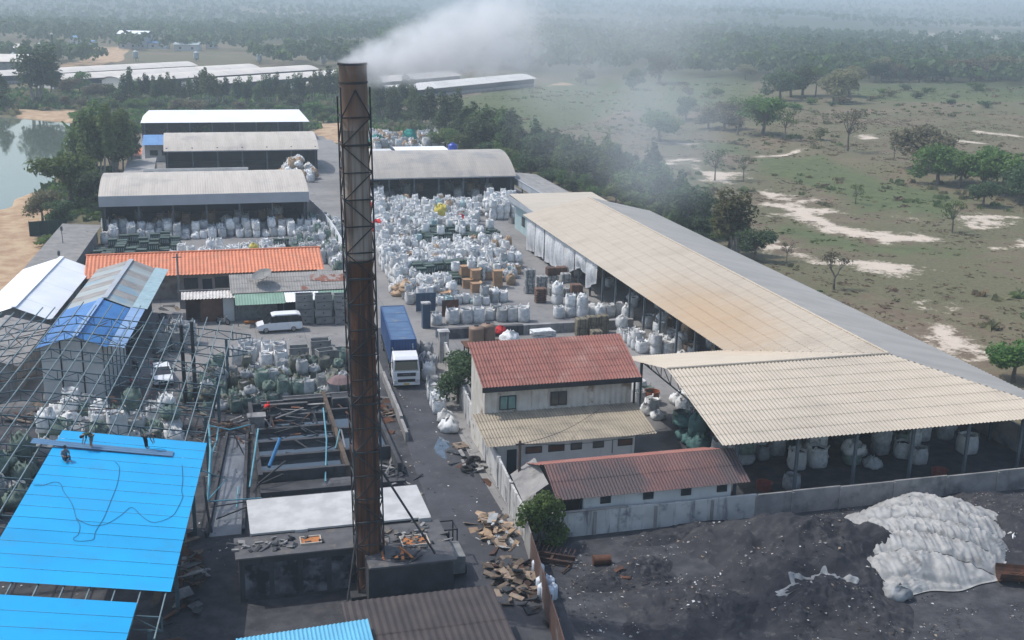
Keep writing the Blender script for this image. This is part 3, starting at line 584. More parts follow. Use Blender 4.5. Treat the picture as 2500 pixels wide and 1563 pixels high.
# low maroon-roofed building against the perimeter wall
t = thing('low_building', 'long low white building with maroon corrugated roof built onto the perimeter wall', 'building', (28.5, 70, 0)); o = Vector((28.5, 70, 0))
va, vb = math.hypot(3.1, 1.35), math.hypot(2.7, 1.0)
sheet_roof(t, Vector((21.9, 66.9, 2.65))-o, (1, 0, 0), (0, 3.1, 1.35), 14.2, va, MAROON, rows=2, wave=0.235, amp=0.035)
sheet_roof(t, Vector((21.4, 72.7, 3.0))-o, (1, 0, 0), (0, -2.7, 1.0), 13.7, vb, REDR, rows=2, wave=0.235, amp=0.035)  # back slope in lighter red than the front: sunlight painted into the colour
sheet_roof(t, Vector((19.9, 68.0, 2.3))-o, (0.08, 1, 0), (1.7, 0, 1.1), 4.6, 2.1, GREYR, rows=1, wave=0.235, amp=0.03)
MB().box(-4.6, 6.3, -2.75, -2.6, 0, 2.68).build('front_wall', WHITEW, t); MB().box(-6.4, 6.0, 2.3, 2.45, 0, 3.0).build('rear_wall', WHITEW, t)
MB().extr([(-2.6, 0), (2.4, 0), (2.4, 3.0), (0, 3.95), (-2.6, 2.66)], 'X', 6.1, 6.25).build('end_wall', WHITEW, t); MB().extr([(-2.6, 0), (2.4, 0), (2.4, 3.0), (0, 3.95), (-2.6, 2.66)], 'X', -4.75, -4.6).build('end_wall', DARKIN, t)
for x in (-3.0, 0.1, 2.9, 5.6): window(t, x, -2.75, 1.98, 0.75, 0.5, GLASS, mullion=False)
# perimeter wall in front of the coal yard
t = thing('perimeter_wall', 'long sooty concrete wall between the coal heaps and the sheds', 'wall', (42, 66.8, 0))
xs = [20.2, 24.6, 29.0, 33.2, 36.6, 39.4, 43.2, 47.6, 52.0, 56.4, 60.6, 64.2]
for i in range(len(xs)-1):
    MB().box(xs[i]-42, xs[i+1]-42-0.03, -0.09+0.004*(i % 3), 0.09, 0, 1.75+0.05*(i % 2)-0.012*i).build('wall_panel', [CONCW, CONC][0 if i in (0, 1, 2, 3) else 1], t)
    MB().box(xs[i]-42-0.12, xs[i]-42+0.1, -0.16, 0.12, 0, 1.70-0.012*i).build('wall_post', CONC, t)
MB().box(-22.0, -15.0, -0.13, 0.1, 1.80, 1.86).build('coping', CONC, t)
# wall along the road
t = thing('road_wall', 'white soot-streaked wall along the right side of the road', 'wall', (20.5, 90, 0))
rw = [(19.75, 66.5), (20.0, 71.4), (20.3, 76.0), (20.5, 80.5), (20.75, 85), (21.1, 90), (21.5, 95), (21.95, 100), (22.45, 105)]
for i in range(len(rw)-1):
    (xa, ya), (xb, yb) = rw[i], rw[i+1]
    MB().bar((xa-20.5, ya-90+0.02, 1.1), (xb-20.5, yb-90-0.02, 1.1), 0.16, 2.2+0.04*(i % 2)).build('wall_panel', CONCW, t)
    MB().obox((xb-20.5, yb-90, 0), 0.28, 0.28, 2.28).build('wall_post', CONCW, t)
t = thing('gate_pillar', 'pale concrete gate pillar at the far end of the white road wall', 'pillar', (22.5, 106.3, 0))
MB().box(-0.45, 0.45, -0.45, 0.45, 0, 3.0).build('shaft', CONCW, t); MB().box(-0.55, 0.55, -0.55, 0.55, 3.0, 3.15).build('cap', CONCW, t)
BLUEG = M('slate_blue_gate', (0.045, 0.082, 0.135), (0.04, 0.07, 0.115), scale=0.6, rough=0.5)
g1 = G(1040, 800)
t = thing('gate_pillar', 'slate blue gate pillar with a pale cap behind the container truck', 'pillar', (g1.x, g1.y, 0))
MB().box(-0.42, 0.42, -0.4, 0.4, 0, 2.7).build('shaft', BLUEG, t); MB().box(-0.5, 0.5, -0.48, 0.48, 2.7, 2.85).build('cap', CONCW, t)
g1 = G(1040, 762)
t = thing('gate_leaf', 'slate blue sheet-metal gate leaf standing open beside the bag yard', 'gate', (g1.x, g1.y, 0))
for k in range(4): MB().box(-1.15+k*0.575, -1.15+(k+1)*0.575-0.02, -0.03+0.006*(k % 2), 0.03, 0.1, 2.25).build('panel', BLUEG, t)
MB().box(-1.2, 1.2, 0.035, 0.09, 2.1, 2.25).build('rail', BLUEG, t)
g1 = G(1064, 812)
t = thing('gate_leaf', 'pale grey corrugated gate leaf beside the slate blue pillar', 'gate', (g1.x, g1.y, 0), R(78))
for k in range(3): MB().box(-1.9+k*1.27, -1.9+(k+1)*1.27-0.03, -0.03+0.006*(k % 2), 0.03, 0.1, 2.3).build('panel', GUTT, t)
g1 = G(1088, 775)
t = thing('rusty_screen', 'rust-brown steel screen standing between the bags and the gate pillar', 'screen', (g1.x+0.6, g1.y+0.4, 0))
MB().box(-0.95, 0.95, -0.03, 0.03, 0, 1.9).build('sheet', RUST, t); MB().bar((-0.5, 0.06, 0), (-0.5, 0.06, 1.9), 0.07).build('post', STEEL, t); MB().bar((0.95, 0.06, 0), (0.95, 0.06, 1.95), 0.07).build('post', STEEL, t)
# raised loading dock below the bag yard
t = thing('loading_dock', 'dark concrete retaining edge of the raised bag yard behind the red-roofed house', 'retaining wall', (34, 114, 0))
for k in range(5): MB().box(-9.6+k*4.2, -9.6+(k+1)*4.2-0.03, -0.5, 0.1, 0, 1.05).build('wall_panel', CONC if k > 1 else CONCD, t)
# rusty fence along the near end of the road
t = thing('rusty_fence', 'rust-brown sheet fence leaning along the road in front of the perimeter wall', 'fence', (19, 58, 0))
fp = [(19.6, 66.4), (19.25, 63.8), (18.9, 61.2), (18.55, 58.6), (18.15, 56.0), (17.8, 53.4), (17.4, 50.8)]
RUST2 = M('brown_rust_sheet', (0.105, 0.062, 0.05), (0.075, 0.046, 0.04), scale=0.8, rough=0.85, dirt=(0.15, 0.14, 0.135), dscale=0.5, damt=(0.55, 0.7))
for i in range(len(fp)-1):
    (xa, ya), (xb, yb) = fp[i], fp[i+1]
    MB().bar((xa-19, ya-58-0.01, 1.05), (xb-19, yb-58+0.01, 1.05), 0.05, 2.1).build('fence_panel', RUST2 if i > 0 else GREYR, t); MB().bar((xb-19+0.07, yb-58, 0), (xb-19+0.07, yb-58, 2.1), 0.07).build('post', RUST, t)
# ================================================================== left half of the yard
# orange tiled row house: rolled tiles in courses
t = thing('tiled_house', 'long low house with bright orange tiled roof in front of the bag rows', 'house', (0.4, 140, 0))
vl = math.hypot(5.2, 1.6)
sheet_roof(t, (-13.6, -5.0, 3.0), (1, 0, 0), (0, 5.2, 1.6), 27.2, vl, ORANGE, rows=9, wave=0.42, amp=0.05, name='tile_course', lap=0.1)
sheet_roof(t, (-13.6, 5.4, 3.0), (1, 0, 0), (0, -5.2, 1.6), 27.2, vl, ORANGE, rows=3, wave=0.42, amp=0.05, name='tile_course')
MB().tube([(-13.7, 0.2, 4.64), (13.7, 0.2, 4.64)], 0.13, 8).build('ridge_cap', ORANGE, t)
HW = M('tan_render', (0.36, 0.31, 0.26), (0.29, 0.25, 0.215), scale=0.8, rough=0.9, dirt=(0.16, 0.14, 0.125), dscale=0.6)
MB().box(-12.8, 12.8, -4.0, -3.85, 0, 3.2).build('front_wall', HW, t); MB().box(-12.8, 12.8, 4.4, 4.55, 0, 3.2).build('rear_wall', HW, t)
for x in (-12.8, 12.65): MB().extr([(-3.85, 0), (4.4, 0), (4.4, 3.2), (0.2, 4.5), (-3.85, 3.2)], 'X', x, x+0.15).build('end_wall', HW, t)
for x in (-1.9, 1.6, 4.6): window(t, x, -4.0, 1.1, 1.6, 1.3)
MB().box(-0.6, 0.5, -4.06, -4.0, 0, 2.2).build('door', DARKIN, t)
t = thing('parapet_wall', 'streaked grey concrete wall in front of the orange-roofed house', 'wall', (0.6, 131.2, 0))
for k in range(4): MB().box(-3.4+k*1.75, -3.4+(k+1)*1.75-0.03, -0.1, 0.1, 0, 2.1).build('wall_panel', CONC, t)
# fibre-cement roofed workshop with awnings
t = thing('workshop', 'grey fibre-cement roofed workshop with green and white awnings behind the white minivan', 'building', (9.6, 127, 0))
sheet_roof(t, (-6.9, -1.9, 3.02), (1, 0, 0), (0, 3.8, 1.25), 13.6, 4.0, FIBRE, rows=4, wave=0.3, amp=0.02)
sheet_roof(t, (-6.9, 5.4, 3.1), (1, 0, 0), (0, -3.5, 1.18), 13.6, 3.7, FIBRE, rows=2, wave=0.3, amp=0.02)
RPATCH = M('rust_red_patch', (0.25, 0.105, 0.07), (0.18, 0.08, 0.055), scale=2.0, rough=0.9, dirt=(0.30, 0.27, 0.25), dscale=1.2, damt=(0.5, 0.6))
for x, v, w, h in ((2.6, 2.6, 0.6, 1.3), (4.6, 2.4, 1.5, 1.5), (1.3, 0.5, 0.5, 0.7)):
    zc = lambda q: 3.02+q*0.3125+0.05; y = -1.9+v*0.95
    MB().add([(x-w, y-h/2, zc(v-h/2)), (x+w, y-h/2, zc(v-h/2)), (x+w*0.8, y+h/2, zc(v+h/2)), (x-w*0.9, y+h/2, zc(v+h/2))], [(0, 1, 2, 3)]).build('roof_patch', RPATCH, t)
BLOCK = M('grey_block_wall', (0.28, 0.275, 0.265), (0.20, 0.197, 0.19), scale=2.5, rough=0.9)
MB().box(-6.6, 6.4, -1.5, -1.35, 0, 3.05).build('front_wall', BLOCK, t); MB().box(-6.6, -6.45, -1.35, 5.0, 0, 3.1).build('end_wall', BLOCK, t); MB().box(6.25, 6.4, -1.35, 5.0, 0, 3.1).build('end_wall', BLOCK, t)
MB().box(-1.9, 0.1, -1.58, -1.5, 0, 2.3).build('doorway', M('black_opening', (0.01, 0.01, 0.012), rough=0.9), t)
sheet_roof(t, (-6.5, -4.7, 2.4), (1, 0, 0), (0, 2.8, 0.55), 5.3, 2.85, GREENR, rows=1, wave=0.3, amp=0.02, name='awning')
sheet_roof(t, (-1.15, -4.4, 2.42), (1, 0, 0), (0, 2.5, 0.5), 3.7, 2.55, WHITER, rows=1, wave=0.3, amp=0.02, name='awning')
sheet_roof(t, (2.6, -4.4, 2.42), (1, 0, 0), (0, 2.5, 0.5), 3.9, 2.55, GREENR, rows=1, wave=0.3, amp=0.02, name='awning')
for x in (-6.3, -1.4, 2.4, 6.3): MB().bar((x, -4.4, 0), (x, -4.4, 2.4), 0.08).build('awning_post', STEEL, t)
DISH = M('grey_dish', (0.24, 0.235, 0.225), (0.19, 0.19, 0.18), rough=0.6)
t = thing('satellite_dish', 'grey mesh satellite dish on the fibre-cement workshop roof', 'satellite dish', (6.3, 126.8, 3.62))
MB().tube([(0, 0, 0), (0, 0, 0.75)], 0.05, 8).build('mast', DISH, t)
d = MB(); d.lathe([(0.02, 0.0), (0.5, 0.06), (0.85, 0.2), (1.15, 0.42)], 20, cap=False); dd = d.build('reflector', DISH, t); dd.location = (0, 0, 0.72); dd.rotation_euler = (R(14), R(-18), 0)
MB().bar((0.1, 0, 0.8), (0.15, -0.1, 1.5), 0.04).build('feed_arm', DISH, t)
# shack with white corrugated lid
t = thing('shack', 'small brown shack with a short white corrugated roof beside the workshop', 'shed', (0.5, 126, 0))
sheet_roof(t, (-3.0, -1.6, 2.75), (1, 0, 0), (0, 3, 0.25), 5.9, 2.6, M('scuffed_white_sheet', (0.6, 0.57, 0.53), (0.45, 0.42, 0.39), scale=1.5, rough=0.8), rows=1, wave=0.35, amp=0.05)
MB().box(-1.1, 1.3, -0.9, -0.8, 0, 2.7).build('wall', WOODB, t); MB().box(1.35, 2.5, -1.1, -0.6, 0, 2.6).build('white_cabinet', WHITEW, t); MB().box(-2.6, 2.4, 1.0, 1.1, 0, 2.8).build('rear_wall', WOODB, t); MB().box(-2.6, -2.5, -0.8, 1.0, 0, 2.7).build('side_wall', WOODB, t)
# lean-to strip roof and wall at the yard's left edge
t = thing('edge_shed', 'long grey corrugated lean-to along the left edge of the yard by the pond', 'shed', (-17, 155, 0))
sheet_roof(t, (-3.6, -13, 2.75), (0.06, 1, 0), (5, 0, -0.35), 28.5, 5.2, FIBRE, rows=3, wave=0.35, amp=0.03)
MB().add([(1.0, -13, 0), (2.7, 15, 0), (2.7, 15, 2.3), (1.0, -13, 2.3)], [(0, 1, 2, 3)]).build('yard_wall', CONC, t); MB().add([(-3.3, -13, 0), (-1.6, 15, 0), (-1.6, 15, 2.7), (-3.3, -13, 2.7)], [(0, 1, 2, 3)]).build('rear_wall', CONC, t)
for (x, y, h) in ((-0.6, 2.5, 1.9), (0.2, -9.5, 1.2)): MB().tube([(x, y, 2.5), (x-0.05, y, 2.5+h)], 0.05, 6).lathe([(0.05, h+2.4), (0.16, h+2.4), (0.16, h+2.9), (0.05, h+3.0)], 8, (x-0.05, y, 0)).build('vent_pipe', STEEL, t)
# gabled roofs on the turned grid
def gable(name, label, s0, sr, s1, t0, t1, ze, zr, mats, cols, wall=WHITEW, cat='building', rows=1, end=True):
    tt = thing(name, label, cat, LP(sr, (t0+t1)/2), -LA); tm = (t0+t1)/2; n = cols; L = (t1-t0)/n
    for k in range(n):
        for (a, za, b, zb, m_) in ((s1, ze, sr, zr, mats[0]), (s0, ze, sr, zr, mats[1])):
            mb = MB(); q = int(L/0.3)*2
            lift = 0.012*(k % 2)
            def fn(u, v, a=a, za=za, b=b, zb=zb): return (a-sr+(b-a)*v, t0-tm+L*(k+u)-0.0, za+(zb-za)*v+lift+0.02*math.sin(u*L/0.3*2*math.pi))
            mb.grid(fn, q*2, 1); mb.build('roof_sheet', m_[k % len(m_)], tt)
    MB().bar((0, t0-tm, zr+0.06), (0, t1-tm, zr+0.06), 0.5, 0.06).build('ridge_cap', mats[2], tt)
    for yy, nm in ((t0-tm+0.6, 'front_wall'), (t1-tm-0.6, 'rear_wall')):
        MB().extr([(s0-sr+0.5, 0), (s1-sr-0.6, 0), (s1-sr-0.6, ze+0.02), (0, zr-0.12), (s0-sr+0.5, ze+0.02)], 'Y', yy-0.06, yy+0.06).build(nm, wall, tt)
    if end:
        for x in (s0-sr+0.5, s1-sr-0.6): MB().box(x-0.06, x+0.06, t0-tm+0.68, t1-tm-0.68, 0, ze).build('side_wall', wall, tt)
    return tt
gable('white_gable_house', 'low building with clean white gabled roof at the left edge', -34.6, -30.2, -26.8, 115.0, 137.5, 3.2, 4.6, ([WHITER], [WHITER], WHITER), 6, wall=CONC)
tg = gable('grey_gable_house', 'building with a patched grey-green translucent gabled roof', -24.8, -21.1, -18.6, 112.6, 129.5, 4.9, 5.95, ([TRANSL, GREYR], [TRANSL, GREYR], GUTT), 8, wall=DARKIN)
for k in range(5): MB().add([(2.5, -8.4+k*3.4, 5.0), (3.9, -8.4+k*3.4, 4.75), (3.9, -5.04+k*3.4, 4.75), (2.5, -5.04+k*3.4, 5.0)], [(0, 1, 2, 3)]).build('eave_sheet', M('pale_cyan_sheet', (0.33, 0.45, 0.48), (0.27, 0.38, 0.41), rough=0.5), tg)
tb = gable('blue_gable_house', 'tall white-walled building with a bright blue gabled roof under the steel frame', -24.9, -21.4, -18.8, 99.6, 112.4, 4.9, 5.95, ([BLUE2], [BLUE2], BLUE3), 7, wall=WHITEW)
for k in range(4): MB().add([(2.7, -6.2+k*3.2, 5.0), (4.0, -6.2+k*3.2, 4.75), (4.0, -3.04+k*3.2, 4.75), (2.7, -3.04+k*3.2, 5.0)], [(0, 1, 2, 3)]).build('eave_sheet', BLUE3, tb)
for x in (-1.4, 0.4): MB().box(x-0.06, x+0.06, -5.92, -5.85, 0, 5.5).build('wall_post', STEELD, tb)
for k in range(6): MB().box(2.06, 2.12, -5.6+k*2.0, -5.5+k*2.0, 0, 4.8).build('wall_post', STEELD, tb)
for z in (1.8, 3.6): MB().box(-3.0, 1.9, -5.90, -5.86, z, z+0.05).build('wall_joint', GUTT, tb)
gable('grey_low_house', 'low grey-roofed shed under the left side of the steel frame', -34.5, -30.5, -26.6, 101.0, 114.0, 3.0, 4.0, ([GREYR], [GREYR], GREYR), 4, wall=CONC)
# ------------------------------------------------------------------ unfinished steel roof frame
SR0, SR1, SRR, FZE, FZR = -8.3, -35.0, -21.6, 5.3, 7.2
def fz(s): return FZR-(FZR-FZE)*abs(s-SRR)/(SR0-SRR)
fr = thing('steel_roof_frame', 'unfinished teal steel roof frame of trusses and purlins, partly sheeted in blue', 'roof frame', LP(0, 0), -LA)
for k, tt in enumerate((102, 97, 92, 87, 82, 77, 72, 67, 62, 57, 52.2)):
    tr = MB(); ss = np.linspace(SR0, SR1, 19)
    for i in range(len(ss)-1):
        a, b_ = ss[i], ss[i+1]
        tr.bar((a, tt, fz(a)), (b_, tt, fz(b_)), 0.08); dn = 0.75
        tr.bar((a, tt, fz(a)-dn), (b_, tt, fz(b_)-dn), 0.07)
        tr.bar((b_, tt, fz(b_)-dn), (b_, tt, fz(b_)), 0.05); 
        if i % 2: tr.bar((a, tt, fz(a)), (b_, tt, fz(b_)-dn), 0.05)
        else: tr.bar((a, tt, fz(a)-dn), (b_, tt, fz(b_)), 0.05)
    tr.bar((SR0, tt, fz(SR0)-0.75), (SR0, tt, fz(SR0)), 0.09); tr.build('truss', TEAL, fr)
    if k in (0, 2, 4, 6, 8, 10):
        for s in (-8.9, -34.2): MB().bar((s, tt, 0), (s, tt, fz(s)-0.75), 0.22).build('column', TEAL, fr)
for i, s in enumerate(np.arange(SR0-0.05, SR1, -1.22)):
    te = 104.0+0.35*((i*7) % 5)+(1.5 if i > 5 else 0.0)
    MB().bar((s, 50.0, fz(s)+0.12), (s, te, fz(s)+0.12), 0.06, 0.10).build('purlin', PURL, fr)
# lean-to trusses sticking out on the right
for tt in (102, 97):
    tr = MB(); tr.bar((SR0, tt, 5.25), (SR0+1.6, tt, 4.95), 0.09); tr.bar((SR0, tt, 4.55), (SR0+1.6, tt, 4.75), 0.09)
    for q in (0.3, 0.8, 1.2): tr.bar((SR0+q, tt, 5.2-q*0.18), (SR0+q, tt, 4.6+q*0.11), 0.05)
    tr.build('truss', TEAL, fr)
rgz = random.Random(4)
for k in range(34):      # loose and diagonal members not yet welded in
    s = rgz.uniform(-33, -9.5); q = rgz.uniform(75, 101); L_ = rgz.uniform(2.0, 5.5); a = rgz.choice((0.25, -0.3, 0.7, 1.2, -0.9, 1.5)); z = fz(s)-rgz.uniform(0.0, 0.8)
    MB().bar((s, q, z), (min(-8.6, s+L_*math.cos(a)), q+L_*math.sin(a), z-rgz.uniform(0, 0.7)), 0.055).build('loose_bar', rgz.choice((TEAL, PURL, RUST)), fr)
# two tall dark poles at the frame's edge
for (px, py, top, lab) in ((1290, 1240, 7.2, 'nearer of two tall dark steel posts at the right edge of the frame'), (1365, 1290, 8.0, 'farther of two tall dark steel posts at the right edge of the frame')):
    p = G(px/2.846, 550+py/2.846)
    tp = thing('steel_post', lab, 'post', (p.x, p.y, 0)); MB().tube([(0, 0, 0), (0, 0, top)], [0.2, 0.15], 10).build('shaft', STEELD, tp); MB().box(-0.3, 0.3, -0.3, 0.3, 0, 0.06).build('base_plate', STEELD, tp); MB().box(-0.22, 0.22, -0.04, 0.04, top-0.9, top-0.8).build('crossarm', STEELD, tp)
# blue roof sheets
br_ = thing('blue_roof', 'large sheet of new bright blue metal roofing on the steel frame', 'roof', LP(0, 0), -LA)
def bsheet(parent, sa, sb, ta, tb2, n, lift, mat=BLUER, name='roof_sheet'):
    L = (tb2-ta)/n
    for k in range(n):
        mb = MB(); a, b2 = ta+k*L, ta+(k+1)*L-0.012; m = 9
        for j in range(m):        # low ribs along the sheet, raised lip at its seam
            t_a, t_b = a+(b2-a)*j/m, a+(b2-a)*(j+1)/m; h0 = 0.022 if j == 0 else 0.0; h1 = 0.0 if j < m-1 else 0.008
            mb.add([(sa, t_a, fz(sa)+lift+h0), (sb, t_a, fz(sb)+lift+h0), (sb, t_b, fz(sb)+lift+h1), (sa, t_b, fz(sa)+lift+h1)], [(0, 1, 2, 3)])
        mb.build(name, mat, parent)
bsheet(br_, -17.3, -8.1, 54.3, 74.6, 14, 0.24)
br2 = thing('blue_roof', 'narrow strip of bright blue roofing at the bottom left edge, below the big blue sheet', 'roof', LP(0, 0), -LA)
bsheet(br2, -17.5, -9.55, 48.8, 53.1, 3, 0.22)
ls = thing('loose_roof_sheet', 'loose dull blue roofing sheet lying across the top of the blue roof', 'roofing sheet', LP(-13.6, 72.0, fz(-13.6)+0.34), -LA)
sh = MB(); sh.grid(lambda u, v: (-5.0+8.6*u, -0.45+0.9*v+0.05*u, -(-5.0+8.6*u)*0.1429+0.03*math.sin(v*18)+0.10*(1-u)**2), 12, 24)
sh.build('sheet', M('dull_blue_sheet', (0.10, 0.21, 0.34), (0.085, 0.18, 0.30), rough=0.35), ls)
CABLE = M('black_cable', (0.01, 0.015, 0.025), rough=0.5)
def on_roof(px, py, lift=0.30):
    z = 6.3
    for _ in range(6):
        g = G(px, py, z); s = g.x*math.cos(LA)-g.y*math.sin(LA); z = fz(s)+lift
    return G(px, py, z)
def cable(pts, lab):
    P = [on_roof(a/2.846, 970+b/2.846, 0.27) for a, b in pts]; Q = []
    for i in range(len(P)-1):
        for k in range(4):
            f = k/4; p0, p1, p2, p3 = P[max(i-1, 0)], P[i], P[i+1], P[min(i+2, len(P)-1)]
            Q.append(0.5*((2*p1)+(p2-p0)*f+(2*p0-5*p1+4*p2-p3)*f*f+(3*p1-p0-3*p2+p3)*f**3))
    c = sum(Q, Vector())/len(Q); mb = MB().tube([q-c for q in Q+[P[-1]]], 0.012, 5)
    tag(mb.build('cable', CABLE, None, loc=c), lab, 'cable')
cable([(800,450),(830,490),(815,600),(770,720),(720,840),(665,930),(650,985),(600,998),(530,998),(510,980),(545,950),(555,890),(530,840),(500,740),(440,650),(420,600),(370,590),(300,612),(235,612)], 'dark cable looping in a long U over the left half of the blue roof')
cable([(1265,470),(1270,570),(1262,650),(1270,690),(1240,760),(1190,830),(1070,870),(990,830),(915,765),(840,820),(740,880),(640,890),(560,860),(530,840)], 'dark cable zigzagging over the right half of the blue roof')
cable([(1025,365),(1110,358),(1160,372),(1200,400)], 'short dark cable at the feet of the right roofer')
# utility pole
t = thing('utility_pole', 'slim concrete utility pole in front of the orange tiled roof', 'pole', (-2.9, 135.0, 0)); MB().tube([(0, 0, 0), (0, 0, 5.6)], [0.16, 0.11], 10).build('shaft', CONC, t); MB().box(-0.5, 0.5, -0.05, 0.05, 5.1, 5.2).build('crossarm', STEEL, t)
# ------------------------------------------------------------------ chimney
def chim_mat():
    m, nt, b = newmat('rust_streaked_chimney'); P = pos(nt); g = nt.nodes.new('ShaderNodeNewGeometry'); sp = nt.nodes.new('ShaderNodeSeparateXYZ'); nt.links.new(g.outputs['Position'], sp.inputs[0])
    st = nz(nt, pos(nt, (3.5, 3.5, 0.12)), 1.0, 6.0, 0.6); st2 = nz(nt, pos(nt, (5, 5, 0.5)), 1.0, 6.0, 0.65)
    up = mixc(nt, ramp(nt, st, 0.4, 0.62), (0.36, 0.31, 0.265), (0.20, 0.13, 0.095)); up = mixc(nt, ramp(nt, st2, 0.57, 0.72), up, (0.085, 0.055, 0.042))
    lo = mixc(nt, ramp(nt, st, 0.4, 0.62), (0.15, 0.068, 0.04), (0.06, 0.042, 0.037)); lo = mixc(nt, ramp(nt, st2, 0.55, 0.7), lo, (0.21, 0.10, 0.05))
    sec = ramp(nt, mth(nt, 'ADD', sp.outputs[2], mth(nt, 'MULTIPLY_ADD', nz(nt, P, 2.0, 4.0), 0.5, -0.25)), 20.6, 20.9)
    col = mixc(nt, sec, lo, up)
    tp = ramp(nt, sp.outputs[2], 27.3, 28.8); col = mixc(nt, mth(nt, 'MULTIPLY', tp, 0.8), col, mixc(nt, ramp(nt, st, 0.42, 0.6), (0.20, 0.10, 0.06), (0.22, 0.17, 0.14)))
    nt.links.new(col, b.inputs['Base Color']); b.inputs['Roughness'].default_value = 0.85; b.inputs['Specular IOR Level'].default_value = 0.25
    bp = nt.nodes.new('ShaderNodeBump'); bp.inputs['Strength'].default_value = 0.5; bp.inputs['Distance'].default_value = 0.04; nt.links.new(st2, bp.inputs['Height']); nt.links.new(bp.outputs[0], b.inputs['Normal'])
    return m
CHX, CHY, CHZ = 8.75, 62.4, 31.4
CM = chim_mat(); ch = thing('chimney', 'tall rusty steel chimney in a lattice frame, smoking at the top', 'chimney', (CHX, CHY, 0)); ch.rotation_euler = (0, R(-1.0), 0)      # it leans a little
SMOKEY = M('chimney_brace_steel', (0.052, 0.060, 0.066), (0.035, 0.034, 0.034), scale=1.0, rough=0.7, dirt=(0.075, 0.042, 0.028), dscale=0.6, damt=(0.5, 0.65))
cz = [0, 3.1, 6.2, 9.5, 12.8, 16.2, 20.7, 24.2, 27.9, CHZ]
rad = lambda z: 0.765-0.004*z/10
for i in range(len(cz)-1):
    a, b_ = cz[i], cz[i+1]; off = 0.02*(-1)**i
    MB().lathe([(rad(a)+0.01, a), (rad(a), a+0.05), (rad(b_)-0.005, b_-0.03), (rad(b_)+0.02, b_)], 28, (off*0.5, 0, 0), cap=False).build('shell_section', CM, ch, smooth=True)
MB().lathe([(rad(CHZ)-0.02, CHZ-1.2), (rad(CHZ)-0.02, CHZ+0.02), (rad(CHZ)+0.05, CHZ+0.02), (rad(CHZ)+0.05, CHZ-0.1)], 28, cap=False).build('rim', SMOKEY, ch)
hw = lambda z: 0.80-0.008*z/10
ztop = 30.2
for sx in (-1, 1):
    for sy in (-1, 1):
        MB().bar((sx*hw(0), sy*hw(0), 0), (sx*hw(ztop), sy*hw(ztop), ztop if sy < 0 else 29.6), 0.08).build('corner_post', SMOKEY, ch)
lv = np.linspace(0.6, 28.6, 20)
for i, z in enumerate(lv):
    h = hw(z); rg = MB()
    for (a, b_) in (((-h, -h), (h, -h)), ((h, -h), (h, h)), ((h, h), (-h, h)), ((-h, h), (-h, -h))): rg.bar((a[0], a[1], z), (b_[0], b_[1], z), 0.10 if i % 5 == 3 else 0.07)
    rg.build('brace_ring', SMOKEY, ch)
    if i < len(lv)-1:
        z2 = lv[i+1]; h2 = hw(z2)
        for (a, b_) in (((-1, -1), (1, -1)), ((1, -1), (1, 1)), ((1, 1), (-1, 1)), ((-1, 1), (-1, -1))):
            if i % 2: a, b_ = b_, a
            MB().bar((a[0]*h, a[1]*h, z), (b_[0]*h2, b_[1]*h2, z2), 0.06).build('diagonal_brace', SMOKEY, ch)
MB().bar((-hw(28), -hw(28), 28.6), (0, -hw(29)-0.02, 30.05), 0.07).bar((hw(28), -hw(28), 28.6), (0, -hw(29)-0.02, 30.05), 0.07).build('apex_brace', SMOKEY, ch)
for z in (30.4, 20.7, 12.8): MB().lathe([(rad(z)+0.015, z-0.06), (rad(z)+0.04, z-0.05), (rad(z)+0.04, z+0.05), (rad(z)+0.015, z+0.06)], 28, cap=False).build('flange', SMOKEY, ch)
MB().box(-1.3, 1.3, -1.3, 1.3, 0, 0.5).build('plinth', CONCD, ch)
for k, (a, b_) in enumerate((((hw(8), -hw(8), 8.2), (3.6, -2.2, 3.2)), ((-hw(8), -hw(8), 4.5), (-1.7, -2.0, 0.3)))): MB().bar(a, b_, 0.1).build('stay', SMOKEY, ch)
# ------------------------------------------------------------------ furnace house at the chimney's foot
fh = thing('furnace_house', 'black sooty concrete furnace house with a white slab roof around the chimney foot', 'building', (8, 67, 0))
WSLAB = M('white_painted_slab', (0.47, 0.47, 0.465), (0.37, 0.37, 0.365), scale=0.7, rough=0.85, dirt=(0.40, 0.40, 0.40), dscale=1.1, damt=(0.5, 0.72), bump=0.2)
MB().box(-6.0, 5.0, -1.4, 3.4, 0, 3.0).build('white_block_walls', CONCD, fh); MB().box(-6.1, 5.1, -1.5, 3.5, 3.0, 3.12).build('white_roof_slab', WSLAB, fh)
MB().box(-6.9, 0.3, -4.1, -1.55, 0, 2.85).build('dark_block', CONCD, fh); MB().box(0.35, 5.4, -6.8, -1.55, 0, 2.75).build('dark_block', CONCD, fh)
SL = M('ash_covered_slab', (0.105, 0.104, 0.108), (0.075, 0.075, 0.08), scale=1.0, rough=0.9, dirt=(0.13, 0.12, 0.11), dscale=1.5, damt=(0.55, 0.66))
MB().box(-7.1, 0.32, -4.3, -1.52, 2.85, 2.95).build('dark_roof_slab', SL, fh); MB().box(0.36, 5.6, -7.0, -1.52, 2.75, 2.87).build('dark_roof_slab', SL, fh)
MB().box(-3.4, -2.65, -1.62, -1.4, 2.4, 3.14).build('step_block', WSLAB, fh); MB().box(4.3, 5.05, -1.7, -1.4, 2.4, 3.14).build('step_block', WSLAB, fh)
RO = M('orange_rust_plate', (0.42, 0.17, 0.06), (0.30, 0.115, 0.045), scale=2.0, rough=0.9)
